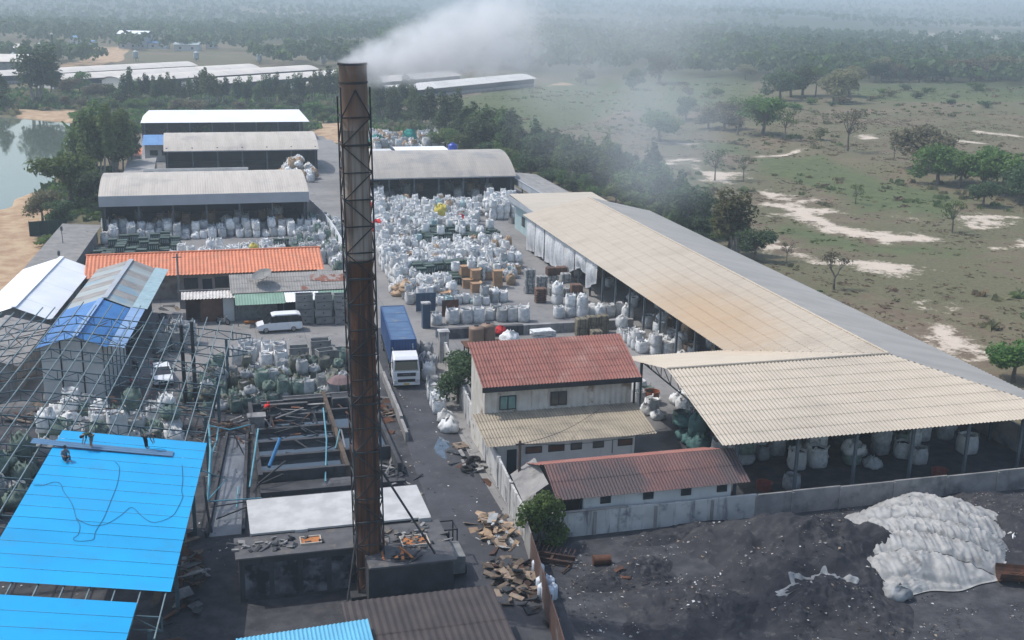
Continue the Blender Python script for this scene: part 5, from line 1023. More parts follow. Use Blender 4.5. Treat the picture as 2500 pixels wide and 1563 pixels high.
single(922, 362, 'bright teal tarpaulin bundle behind the chimney, left of two', TEALB, 3.6, 3, 0.2, 'tarpaulin_bundle'); single(1000, 360, 'bright teal tarpaulin bundle behind the flat white roof, right of two', TEALB, 3.2, 1, 0.2, 'tarpaulin_bundle')
single(450, 648, 'yellow-topped sack at the left end of the bags behind the orange roof', YEL, 1.3, 3, 0.8); single(620, 628, 'small yellow sack among the bags behind the middle of the orange roof', YEL, 1.0, 3, 1.2)
# ================================================================== crates, boxes, bales
GRC = M('dark_green_crate', (0.042, 0.075, 0.058), (0.03, 0.052, 0.042), scale=1.5, rough=0.7, rand=0.25); GRL = M('pale_crate_slat', (0.36, 0.40, 0.38), (0.26, 0.29, 0.275), rough=0.7)
def crate_mesh():
    mb = MB(); mb.box(-0.62, 0.62, -0.5, 0.5, 0.12, 0.80, 0); mb.box(-0.66, 0.66, -0.54, 0.54, 0.80, 0.92, 0)
    for i in range(5): mb.box(-0.56+i*0.25, -0.45+i*0.25, -0.525, -0.5, 0.14, 0.68, 1)
    for x in (-0.5, 0, 0.5): mb.box(x-0.06, x+0.06, -0.48, 0.48, 0.0, 0.12, 0)
    mb.box(-0.6, 0.6, -0.1, -0.02, 0.92, 0.95, 1); return mb.mesh('green_crate', [GRC, GRL])
CRM = crate_mesh()
def crates(poly, lab, grp, sx=1.4, sy=1.25, levels=(1, 2), drop=0.2):
    xs = [p.x for p in poly]; ys = [p.y for p in poly]; y = min(ys)
    while y < max(ys):
        x = min(xs)
        while x < max(xs):
            if in_p(x, y, poly) and random.random() > drop:
                for k in range(random.choice(levels)): o = link('green_crate', CRM, None, (x+random.uniform(-.14, .14), y+random.uniform(-.16, .16), 0.95*k+0.005), random.gauss(0, .10)); tag(o, lab, 'crate', grp)
            x += sx
        y += sy
crates(PX((200, 680), (260, 605), (440, 592), (440, 632), (330, 645), (230, 690)), 'dark green crate in the rows beside the left end of the orange roof', 'green crates by the orange roof')
crates(GREENB[0], 'dark green crate in the far row crossing the big bag yard', 'green crates in the far row', levels=(2, 2, 1)); crates(GREENB[1], 'dark green crate in the near row crossing the big bag yard', 'green crates in the near row', levels=(2, 1))
crates(PX((665, 640), (668, 610), (710, 606), (712, 638)), 'dark green crate in the small block left of the sack pile behind the chimney', 'green crates near the chimney')
GREYC = M('grey_plastic_bin', (0.235, 0.235, 0.225), (0.185, 0.185, 0.18), scale=1.5, rough=0.75, rand=0.12)
def bin_mesh():
    mb = MB(); w, d, h, t_ = 1.0, 0.62, 0.92, 0.06
    mb.box(-w, w, -d, -d+t_, 0.1, h); mb.box(-w, w, d-t_, d, 0.1, h); mb.box(-w, -w+t_, -d+t_, d-t_, 0.1, h); mb.box(w-t_, w, -d+t_, d-t_, 0.1, h); mb.box(-w+t_, w-t_, -d+t_, d-t_, 0.1, 0.16)
    for q in ((-w-0.04, w+0.04, -d-0.04, -d), (-w-0.04, w+0.04, d, d+0.04)): mb.box(*q, h-0.09, h)
    for q in ((-w-0.04, -w, -d, d), (w, w+0.04, -d, d)): mb.box(*q, h-0.09, h)
    for x in (-0.9, 0, 0.9): mb.box(x-0.1, x+0.1, -d, d, 0, 0.1)
    mb.box(-0.08, 0.08, -d-0.02, -d, 0.45, 0.6, 1); return mb.mesh('grey_bin', [GREYC, STEELD])
BIM = bin_mesh()
def bins(px, py, n, lab, grp, rz=0.0, s=0.92):
    g = G(px, py)
    for k in range(n): o = link('storage_bin', BIM, None, (g.x+random.uniform(-.06, .06), g.y+random.uniform(-.05, .05), 0.90*s*k+0.005), rz+random.uniform(-.04, .04)); o.scale = (s, s, s); tag(o, lab, 'bin', grp)
for px, nm in ((744, 'left'), (791, 'middle'), (838, 'right')): bins(px, 789, 4, f'grey plastic bin in the {nm} of three tall stacks behind the minivan', f'{nm} stack of bins')
bins(730, 886, 2, 'grey open bin in the low stack just right of the white bags', 'bins beside the white bags', 0.03); bins(782, 868, 2, 'grey open bin in the stack between minivan and greenish heap, close to the chimney', 'bins near the chimney'); bins(798, 893, 2, 'grey open bin in the skewed stack in front of the others near the chimney', 'skewed bins', 0.25); bins(838, 890, 2, 'grey open bin half hidden by the chimney', 'bins behind the chimney edge'); bins(784, 846, 1, 'single grey open bin standing alone behind the skewed stack', 'single bin')
for (px, py, n) in ((1252, 520, 3), (1258, 545, 1)): bins(px, py, n, 'grey bin stacked beside the annex at the arched warehouse corner', 'bins at the annex', 0.2)
CARD = M('cardboard', (0.42, 0.265, 0.155), (0.34, 0.21, 0.125), scale=1.5, rough=0.85, rand=0.15)
def cbox(px, py, z, s, lab, grp=None, mat=None, name='cardboard_box', sh=1.0, cat='box'):
    g = G(px, py); t_ = thing(name, lab, cat, (g.x, g.y, z), random.uniform(-.12, .12), grp)
    MB().box(-s/2, s/2, -s/2, s/2, 0, s*sh).build('body', mat or CARD, t_)
    fl = MB()
    for k, (a, b_) in enumerate(((-1, 0), (1, 0), (0, -1), (0, 1))):
        if a: fl.add([(a*s/2, -s/2, s*sh), (a*s/2, s/2, s*sh), (a*s*0.68, s*0.46, s*sh+0.16), (a*s*0.68, -s*0.46, s*sh+0.16)], [(0, 1, 2, 3)])
    fl.build('flap', mat or CARD, t_); return t_
for (px, py, z) in ((1134, 690, 0), (1134, 690, 1.1), (1160, 700, 0), (1160, 700, 1.1), (1161, 712, 0), (1190, 728, 0), (1215, 700, 0), (1214, 702, 1.1), (1140, 702, 0), (1085, 735, 0), (1237, 632, 0), (1248, 636, 0), (1226, 668, 0)): cbox(px, py, z, 1.1, 'tan cardboard box stacked at the near edge of the big bag yard', 'cardboard boxes in the bag yard')
BROWNB = M('brown_bale', (0.15, 0.085, 0.06), (0.10, 0.058, 0.042), scale=2.5, rough=0.9, rand=0.2); GREYB = M('grey_scrap_bale', (0.33, 0.33, 0.32), (0.16, 0.165, 0.165), scale=3.5, rough=0.8, rand=0.2, bump=0.5); OLB = M('olive_bale', (0.20, 0.165, 0.115), (0.105, 0.10, 0.075), scale=2.5, rough=0.9, rand=0.2)
def bale(px, py, z, sx, sy, sz, lab, grp, mat):
    g = G(px, py); t_ = thing('bale', lab, 'bale', (g.x, g.y, z), random.uniform(-.12, .12), grp); mb = MB(); q = 6
    r_ = random.Random(px*7+py)
    mb.obox((0, 0, 0), sx, sy, sz); bod = mb.build('body', mat, t_); bv = bod.modifiers.new('round', 'BEVEL'); bv.width = 0.12; bv.segments = 2
    st = MB()
    for x in (-sx/4, sx/4): st.box(x-0.03, x+0.03, -sy/2-0.012, sy/2+0.012, 0.02, sz+0.012)
    st.build('strap', STEELD, t_)
for (px, py, z, m_, lab, grp) in [(1292, 715, 0, GREYB, 'grey scrap bale', 'g'), (1292, 715, 1.0, GREYB, '', 'g'), (1292, 715, 2.0, GREYB, '', 'g'), (1322, 712, 0, GREYB, '', 'g'), (1322, 712, 1.0, GREYB, '', 'g'), (1350, 720, 0, GREYB, '', 'g'), (1380, 722, 0, GREYB, '', 'g'), (1350, 690, 0, GREYB, '', 'g'), (1380, 705, 1.0, GREYB, '', 'g')]: bale(px, py, z, 1.25, 1.1, 1.0, 'grey pressed scrap bale in the stack in the lane by the long shed', 'grey bales in the lane', m_)
for (px, py, z) in ((1345, 690, 1.0), (1370, 688, 1.0), (1405, 735, 0), (1405, 735, 1.1), (1408, 715, 0)): bale(px, py, z, 1.3, 1.1, 1.0, 'brown-topped bale beside the columns of the long shed', 'brown bales by the long shed', BROWNB)
for k in range(6): bale(1319, 738, 0.3*k, 1.35, 1.1, 0.28, 'thin brown slab in the crooked stack in front of the grey bales', 'stack of thin brown slabs', BROWNB)
for (px, py, z) in ((1418, 820, 0), (1418, 820, 1.0), (1445, 815, 0), (1445, 815, 1.0), (1470, 812, 0), (1470, 812, 1.0), (1455, 828, 0)): bale(px, py, z, 1.2, 1.1, 1.0, 'olive-brown pressed bale in the block behind the red roof', 'olive bales behind the red roof', OLB)
for k in range(7):
    p = G(1325, 835); o = thing('white_sheet_bundle', 'white folded sheet in the layered stack behind the red roof', 'sheet', (p.x+random.uniform(-.5, .5), p.y+random.uniform(-.4, .4), 0.2*k), random.uniform(-.3, .3), 'white folded sheets'); b_ = MB().obox((0, 0, 0), 2.3, 1.2, 0.18); bb = b_.build('fold', BAGW, o)
for k in range(9):
    a = random.uniform(0, 6.28); g = G(985, 722); o = link('bulk_bag', bag_mesh(3, BAGB, CONT2), None, (g.x+math.cos(a)*1.2*random.random(), g.y+math.sin(a)*1.4, 0.45*(k % 4)), a); o.scale = (1.3, 1.3, 0.9); tag(o, 'tan jute sack in the heap beside the slate blue gate', 'sack', 'tan sacks beside the gate')
# brown water tanks on a stand
BRT = M('brown_tank_plastic', (0.235, 0.155, 0.11), (0.20, 0.13, 0.092), scale=0.8, rough=0.5, dirt=(0.14, 0.10, 0.08), dscale=0.7)
TS = G(1178, 838, 2.4)
ts = thing('tank_stand', 'rusty steel stand under two brown water tanks behind the red roof', 'stand', (TS.x, TS.y, 0)); 
for x in (-1.6, 0, 1.6):
    for y in (-0.9, 0.9): MB().bar((x, y, 0), (x, y, 2.3), 0.12).build('leg', RUST, ts)
MB().box(-1.9, 1.9, -1.1, 1.1, 2.3, 2.42).build('deck', RUST, ts)
for s_, dx, dy in (('left', -0.72, -0.35), ('right', 0.62, 0.35)):
    tt = thing('water_tank', f'ribbed brown plastic water tank, {s_} one of the pair on the stand', 'water tank', (TS.x+dx, TS.y+dy, 2.42)); pr = [(0.02, 0), (0.72, 0)]
    for k in range(8): pr += [(0.74, 0.06+k*0.19), (0.715, 0.15+k*0.19)]
    pr += [(0.74, 1.6), (0.70, 1.72), (0.3, 1.86), (0.02, 1.87)]
    MB().lathe(pr, 22).build('body', BRT, tt, smooth=True); MB().lathe([(0.02, 1.86), (0.22, 1.86), (0.22, 1.96), (0.02, 1.98)], 12).build('lid', STEELD, tt)
# hanging tarpaulins on the long shed
TARP = fabric('white_hanging_tarp', (0.60, 0.61, 0.62), (0.47, 0.48, 0.50), 0.12)
for k in range(7):
    y0 = 124.2+k*4.35; ln = (3.2, 2.6, 3.6, 4.2, 4.5, 4.5, 4.6)[k]; lift = 5.0-ln
    tt = thing('hanging_tarpaulin', ['white tarpaulin hanging from the long shed eave, first from the near end, short and wind-bellied', 'white tarpaulin hanging from the long shed eave, second from the near end, ragged lower edge', 'white tarpaulin hanging from the long shed eave, third from the near end', 'white tarpaulin hanging from the long shed eave, fourth from the near end', 'white tarpaulin hanging from the long shed eave, fifth from the near end', 'white tarpaulin hanging from the long shed eave, sixth from the near end', 'white tarpaulin hanging at the far end of the long shed, beside the annex'][k], 'tarpaulin', (44.95, y0, 0))
    cl_ = MB(); r_ = random.Random(k)
    p1, p2 = r_.uniform(0, 6), r_.uniform(0, 6)
    cl_.grid(lambda u, v: (-0.12-0.35*math.sin(math.pi*min(1, v*1.1))*math.sin(math.pi*u)+0.10*math.sin(u*14+p1)*v+0.05*math.sin(u*31+p2), 0.08+4.2*u, 4.85-ln*v*(1-0.22*math.sin(math.pi*u+p1*0.3)*(1 if k < 3 else 0.2))), 26, 14)
    cl_.build('sheet', TARP, tt, smooth=True)
    MB().tube([(0, 0.05, 4.9), (0, 4.3, 4.9)], 0.03, 6).build('rope', STEELD, tt)
# white corrugated fence left of the lane
t = thing('white_fence', 'white corrugated sheet fence curving along the lane by the left warehouse corner', 'fence', (18.5, 178, 0))
fpts = [(16.3, 199), (16.9, 192), (17.6, 185), (18.2, 178), (18.6, 170), (18.7, 162), (18.6, 154)]
for i in range(6): (xa, ya), (xb, yb) = fpts[i], fpts[i+1]; MB().bar((xa-18.5, ya-178, 1.15), (xb-18.5, yb-178+0.05, 1.15), 0.06, 2.3).build('fence_panel', WHITER, t); MB().bar((xb-18.5+0.08, yb-178, 0), (xb-18.5+0.08, yb-178, 2.35), 0.09).build('post', STEEL, t)
t = thing('roadside_wall', 'low broken grey wall along the left side of the road by the chimney', 'wall', (15, 93, 0))
for i in range(5): MB().bar((0.2+0.12*i, -7+i*3.2, 0.4), (0.32+0.12*i, -3.9+i*3.2, 0.4), 0.25, 0.8+0.15*((i*3) % 4)).build('wall_panel', CONC, t)
# ================================================================== vehicles
PAINTW = M('white_car_paint', (0.74, 0.75, 0.76), (0.72, 0.73, 0.74), rough=0.22, spec=0.6); BLACKP = M('black_trim', (0.012, 0.012, 0.014), (0.01, 0.01, 0.012), rough=0.4); TYRE = M('tyre_rubber', (0.018, 0.018, 0.02), rough=0.9)
RIM = M('alloy_rim', (0.35, 0.36, 0.37), (0.3, 0.3, 0.31), rough=0.35, metal=0.7); LAMP = M('headlamp_glass', (0.55, 0.57, 0.6), (0.5, 0.5, 0.52), rough=0.1, spec=0.8); CARGL = M('car_glass', (0.012, 0.016, 0.02), (0.01, 0.013, 0.016), rough=0.05, spec=0.9); PLATE = M('yellow_plate', (0.62, 0.42, 0.08), (0.55, 0.38, 0.08), rough=0.6); REDL = M('tail_lamp', (0.35, 0.02, 0.02), rough=0.2)
def wheel(parent, x, y, r, w):
    wt = MB().tube([(x-w/2, y, r), (x-w/2+0.03, y, r), (x+w/2-0.03, y, r), (x+w/2, y, r)], [r*0.9, r, r, r*0.9], 20).build('wheel', TYRE, parent, smooth=False)
    MB().tube([(x-w/2-0.012, y, r), (x+w/2+0.012, y, r)], r*0.62, 14).build('rim', RIM, wt)
def loft(sections, mats, name, parent, bevel=0.05, closed=True):
    """body skinned over cross-sections; each is (y, [(x,z)...]) for x>=0, mirrored"""
    mb = MB(); n = len(sections[0][1])*2
    for y, pr in sections:
        ring = [(x, y, z) for x, z in pr] + [(-x, y, z) for x, z in pr[::-1]]; mb.v.extend(ring)
    for i in range(len(sections)-1):
        for j in range(n): mb.f.append((i*n+j, i*n+(j+1) % n, (i+1)*n+(j+1) % n, (i+1)*n+j)); mb.m.append(0)
    mb.f.append(tuple(range(n))[::-1]); mb.m.append(0); k = (len(sections)-1)*n; mb.f.append(tuple(range(k, k+n))); mb.m.append(0)
    o = mb.build(name, mats, parent)
    if bevel: b_ = o.modifiers.new('round', 'BEVEL'); b_.width = bevel; b_.segments = 2; b_.limit_method = 'ANGLE'; b_.angle_limit = R(25)
    return o
def car(name, label, cat, loc, rz, L, W, H, kind):
    """car facing local -Y"""
    t = thing(name, label, cat, loc, rz); w = W/2; h = L/2
    if kind == 'van':
        low = [(-h, 0.45, 0.74, 0.90), (-h+0.15, 0.30, 0.88, 0.98), (-h+0.75, 0.27, 1.02, 1.0), (-h+1.25, 0.27, 1.06, 1.0), (0, 0.27, 1.08, 1.0), (h-0.35, 0.27, 1.08, 1.0), (h-0.05, 0.35, 1.06, 0.96), (h, 0.45, 1.0, 0.93)]
        gh = [(-h+0.72, 0.88, 1.02, 1.04), (-h+1.55, 0.84, 1.03, H-0.10), (-h+1.95, 0.83, 1.03, H), (h-0.55, 0.82, 1.03, H), (h-0.16, 0.82, 1.03, H-0.12), (h-0.02, 0.86, 1.03, 1.05)]
    else:
        low = [(-h, 0.42, 0.66, 0.86), (-h+0.2, 0.28, 0.82, 0.97), (-h+0.9, 0.26, 0.93, 1.0), (-0.3, 0.26, 0.98, 1.0), (h-0.9, 0.26, 1.0, 1.0), (h-0.1, 0.34, 0.98, 0.95), (h, 0.45, 0.9, 0.92)]
        gh = [(-h+1.05, 0.88, 0.95, 0.97), (-h+1.85, 0.78, 0.96, H-0.06), (-h+2.15, 0.77, 0.96, H), (h-1.35, 0.77, 0.96, H-0.02), (h-0.55, 0.84, 0.98, 1.03)]
    loft([(y, [(w*k, z0), (w*k, (z0+z1)/2), (w*k*0.97, z1)]) for y, z0, z1, k in low], PAINTW, 'body', t, 0.06)
    loft([(y, [(w*0.93, z0), (w*k, z1)]) for y, k, z0, z1 in gh], CARGL, 'windows', t, 0.02)
    # painted roof skin and pillars over the glass
    rf = [(y, k, z1) for y, k, z0, z1 in gh][1:-1]
    mb = MB()
    for i in range(len(rf)-1):
        (ya, ka, za), (yb, kb, zb) = rf[i], rf[i+1]; mb.add([(-w*ka-0.01, ya, za+0.02), (w*ka+0.01, ya, za+0.02), (w*kb+0.01, yb, zb+0.02), (-w*kb-0.01, yb, zb+0.02)], [(0, 1, 2, 3)])
        for s in (-1, 1): mb.add([(s*(w*ka+0.01), ya, za+0.02), (s*(w*kb+0.01), yb, zb+0.02), (s*(w*kb+0.02), yb, zb-0.1), (s*(w*ka+0.02), ya, za-0.1)], [(0, 1, 2, 3)])
    mb.build('roof', PAINTW, t)
    for s in (-1, 1):
        p = MB(); y0 = gh[0]; y1 = gh[1]; p.bar((s*w*0.93, y0[0], y0[2]), (s*w*y1[1], y1[0], y1[3]+0.01), 0.07, 0.05)
        if kind == 'van':
            for yy in (-0.35,): p.bar((s*w*0.945, yy, 1.05), (s*w*0.84, yy, H-0.06), 0.05, 0.05)
        p.build('pillar', PAINTW if kind != 'van' else BLACKP, t)
        MB().obox((s*(w+0.1), -h+1.3, 1.02 if kind == 'van' else 0.95), 0.16, 0.1, 0.14).build('wing_mirror', PAINTW, t)
        MB().obox((s*w*0.70, -h+0.03, 0.62 if kind == 'van' else 0.6), 0.34, 0.14, 0.16).build('headlight', LAMP, t)
        MB().obox((s*w*0.84, h-0.03, 0.8), 0.16, 0.1, 0.3).build('tail_light', REDL, t)
        for yy in (-h+0.9, h-0.95): wheel(t, s*(w-0.1), yy, 0.32, 0.2)
        for yy in (-0.5, 0.75): MB().box(s*w+(0.0 if s > 0 else -0.012), s*w+(0.012 if s > 0 else 0.0), yy, yy+0.16, 0.86, 0.89).build('door_handle', RIM, t)
    MB().box(-w*0.55, w*0.55, -h-0.03, -h+0.06, 0.46, 0.60).build('grille', BLACKP, t); MB().box(-0.22, 0.22, -h-0.045, -h-0.03, 0.36, 0.47).build('number_plate', WHITEW, t)
    return t
g = G(680, 812); car('minivan', 'white minivan parked in front of the workshop with dark rear windows', 'van', (g.x+0.15, g.y+0.75, 0.02), R(-90+2.0), 4.75, 1.78, 1.92, 'van')
g = G(395, 948); car('parked_car', 'white car facing the camera under the edge of the steel frame', 'car', (g.x, g.y+2.2, 0.02), R(6), 4.5, 1.75, 1.5, 'car')
# truck
nl, nr, fl_, frr = G(954.6, 832, 3.95), G(1016, 828, 3.95), G(930.8, 750, 3.95), G(985, 746, 3.95)
nm = (nl+nr)/2; fm_ = (fl_+frr)/2; dv = fm_-nm; hd = math.atan2(-dv.x, dv.y)
TR = thing('container_truck', 'white-cabbed articulated truck carrying a blue container towards the camera', 'truck', (nm.x, nm.y, 0.04), hd)
cabw = 1.25
secs = [(-2.55, [(1.12, 0.45), (1.20, 1.0), (1.20, 1.55)]), (-2.5, [(1.18, 0.40), (1.25, 1.0), (1.25, 1.65)]), (-0.45, [(1.18, 0.55), (1.25, 1.0), (1.25, 1.65)]), (-0.40, [(1.15, 0.6), (1.2, 1.0), (1.2, 1.62)])]
loft(secs, PAINTW, 'cab_lower', TR, 0.05)
loft([(-2.53, [(1.25, 1.66), (1.22, 1.75)]), (-2.36, [(1.25, 1.66), (1.13, 2.72)]), (-2.0, [(1.25, 1.66), (1.12, 2.98)]), (-0.42, [(1.25, 1.66), (1.13, 3.02)])], PAINTW, 'cab_upper', TR, 0.06)
MB().add([(-1.08, -2.57, 1.78), (1.08, -2.57, 1.78), (1.0, -2.42, 2.55), (-1.0, -2.42, 2.55)], [(0, 1, 2, 3)]).build('windscreen', CARGL, TR)
MB().add([(-1.05, -2.47, 2.56), (1.05, -2.47, 2.56), (1.0, -2.50, 2.72), (-1.0, -2.50, 2.72)], [(0, 1, 2, 3)]).build('sun_visor', STEELD, TR)
for s in (-1, 1):
    MB().add([(s*1.262, -2.3, 1.75), (s*1.262, -1.2, 1.75), (s*1.19, -1.2, 2.5), (s*1.19, -2.2, 2.5)], [(0, 1, 2, 3)]).build('side_window', CARGL, TR)
    MB().obox((s*1.45, -2.35, 1.75), 0.12, 0.16, 0.75).bar((s*1.2, -2.3, 2.5), (s*1.45, -2.3, 2.45), 0.05).build('mirror', BLACKP, TR)
    MB().obox((s*0.98, -2.60, 0.52), 0.34, 0.12, 0.34).build('headlight', LAMP, TR); MB().box(s*0.6-0.12, s*0.6+0.12, -2.50, -2.485, 1.84, 1.92).build('visor_sticker', WHITEW, TR)
MB().box(-0.85, 0.85, -2.60, -2.55, 1.20, 1.52).build('grille', BLACKP, TR); gb = MB()
for z in (1.27, 1.36, 1.45): gb.box(-0.83, 0.83, -2.62, -2.60, z, z+0.03)
gb.build('grille_bar', STEEL, TR)
lm = MB()
for k in range(5): x = -0.32+k*0.14; lm.box(x, x+0.03, -2.63, -2.602, 1.34, 1.44); lm.box(x+0.05, x+0.1, -2.63, -2.602, 1.34+0.07*(k % 2), 1.37+0.07*(k % 2))
lm.build('maker_lettering', RIM, TR)
MB().box(-0.8, 0.8, -2.62, -2.56, 0.66, 0.92).build('lower_grille', BLACKP, TR); MB().box(-1.22, 1.22, -2.63, -2.5, 0.36, 0.60).build('bumper', PAINTW, TR); MB().box(-0.26, 0.26, -2.66, -2.63, 0.40, 0.56).build('number_plate', PLATE, TR)
MB().tube([(-1.0, -0.2, 1.0), (-1.0, -0.2, 3.0), (-1.1, -0.15, 3.25)], 0.07, 8).build('exhaust_stack', RIM, TR)
MB().box(-0.5, 0.5, -0.4, 13.0, 0.85, 1.2).build('chassis', STEELD, TR); MB().box(-1.2, 1.2, 0.2, 12.6, 1.2, 1.32).build('trailer_bed', STEELD, TR)
for s in (-1, 1):
    for yy in (-1.5, 1.2, 2.4, 9.4, 10.6, 11.8): wheel(TR, s*1.05, yy, 0.5, 0.34)
    MB().box(s*1.1-0.08, s*1.1+0.08, 3.6, 8.2, 0.5, 1.0).build('side_guard', STEELD, TR)
CB = M('navy_container_paint', (0.018, 0.058, 0.165), (0.015, 0.048, 0.14), scale=0.7, rough=0.5, dirt=(0.05, 0.10, 0.19), dscale=0.5, damt=(0.5, 0.75)); CBR = M('faded_container_roof', (0.075, 0.14, 0.245), (0.055, 0.105, 0.20), scale=0.8, rough=0.6, dirt=(0.16, 0.18, 0.20), dscale=0.7, damt=(0.58, 0.75))
ct = thing('shipping_container', 'dark blue shipping container on the truck, faded roof and small white lettering', 'container', (nm.x, nm.y, 1.37), hd); CL = 12.19; ch_ = 2.62
for s in (-1, 1):
    mb = MB(); n = 88
    for i in range(n):
        ya, yb = 0.1+(CL-0.2)*i/n, 0.1+(CL-0.2)*(i+1)/n; d0 = 0.03*(1 if (i % 4) in (1, 2) else 0); d1 = 0.03*(1 if ((i+1) % 4) in (1, 2) else 0); mb.add([(s*(1.20-d0), ya, 0.12), (s*(1.20-d1), yb, 0.12), (s*(1.20-d1), yb, ch_-0.1), (s*(1.20-d0), ya, ch_-0.1)], [(0, 1, 2, 3)])
    mb.build('side_panel', CB, ct)
for k in range(4): mb = MB(); n = 12; mb.grid(lambda u, v: (-1.19+2.38*v, 0.1+(CL-0.2)*(k+u*0.99)/4, ch_-0.03+0.012*math.sin(u*37)), 24, 1); mb.build('roof_panel', CBR, ct)
mb = MB(); n = 32
for i in range(n): xa, xb = -1.12+2.24*i/n, -1.12+2.24*(i+1)/n; d0 = 0.03*(1 if (i % 4) in (1, 2) else 0); d1 = 0.03*(1 if ((i+1) % 4) in (1, 2) else 0); mb.add([(xa, d0+0.03, 0.12), (xb, d1+0.03, 0.12), (xb, d1+0.03, ch_-0.1), (xa, d0+0.03, ch_-0.1)], [(0, 1, 2, 3)])
mb.build('front_panel', CB, ct); MB().box(-1.12, 1.12, CL-0.06, CL-0.02, 0.12, ch_-0.1).build('door', CB, ct)
fe = MB()
for x in (-1.22, 1.10): fe.box(x, x+0.12, 0, 0.12, 0, ch_); fe.box(x, x+0.12, CL-0.12, CL, 0, ch_); fe.box(x, x+0.12, 0.12, CL-0.12, ch_-0.12, ch_); fe.box(x, x+0.12, 0.12, CL-0.12, 0, 0.14)
fe.box(-1.1, 1.1, 0, 0.1, ch_-0.12, ch_); fe.box(-1.1, 1.1, 0, 0.1, 0, 0.14); fe.box(-1.1, 1.1, CL-0.1, CL, ch_-0.12, ch_); fe.box(-1.1, 1.1, CL-0.1, CL, 0, 0.14); fe.build('corner_frame', CB, ct)
lt = MB(); z = ch_-0.45; rr = random.Random(5)
for k in range(11):
    if k in (4,): z -= 0.13; continue
    for j in range(3):
        if rr.random() < 0.75: lt.box(0.80+j*0.045, 0.80+j*0.045+0.03, 0.012, 0.026, z-0.10, z-0.10+rr.choice((0.03, 0.09)))
    lt.box(0.80, 0.92, 0.012, 0.026, z-0.03, z); z -= 0.13
lt.box(0.78, 0.94, 0.012, 0.026, z-0.16, z-0.04); lt.build('lettering', M('white_stencil', (0.7, 0.7, 0.7), rough=0.7), ct)
# motorbikes
def motorbike(label, px, py, rz, paint, seatc=BLACKP):
    g = G(px, py); t = thing('motorbike', label, 'motorbike', (g.x, g.y, 0.02), rz)
    for y in (-0.62, 0.62):
        w = MB(); pts = [(0, y+0.29*math.cos(a), 0.3+0.29*math.sin(a)) for a in np.linspace(0, 2*math.pi, 17)]; w.tube(pts, 0.05, 6, cap=False); o = w.build('wheel', TYRE, t); MB().tube([(-0.04, y, 0.3), (0.04, y, 0.3)], 0.16, 10).build('hub', RIM, o)
    loft([(-0.5, [(0.10, 0.45), (0.13, 0.9)]), (-0.25, [(0.14, 0.3), (0.15, 0.75)]), (0.15, [(0.13, 0.3), (0.14, 0.62)]), (0.75, [(0.09, 0.55), (0.12, 0.74)])], paint, 'body', t, 0.03)
    loft([(-0.15, [(0.12, 0.68), (0.1, 0.78)]), (0.4, [(0.13, 0.68), (0.12, 0.8)]), (0.72, [(0.1, 0.74), (0.08, 0.82)])], seatc, 'seat', t, 0.03)
    MB().bar((0, -0.62, 0.3), (0, -0.42, 1.0), 0.06).build('fork', RIM, t); MB().tube([(-0.34, -0.3, 1.05), (0, -0.42, 1.0), (0.34, -0.3, 1.05)], 0.02, 6).build('handlebar', BLACKP, t); MB().obox((0, -0.52, 0.88), 0.16, 0.1, 0.13).build('headlight', LAMP, t)
RP = M('red_bike_paint', (0.50, 0.03, 0.025), (0.42, 0.025, 0.02), rough=0.3, spec=0.5)
motorbike('dark motorbike with pale fairing parked in front of the small shack', 545, 792, R(50), M('grey_bike_paint', (0.10, 0.11, 0.11), (0.3, 0.3, 0.3), scale=4, rough=0.4)); motorbike('red motorbike parked against the wall of the blue-roofed building', 322, 942, R(10), RP); motorbike('dark motorbike standing behind the red one', 333, 905, R(25), BLACKP)
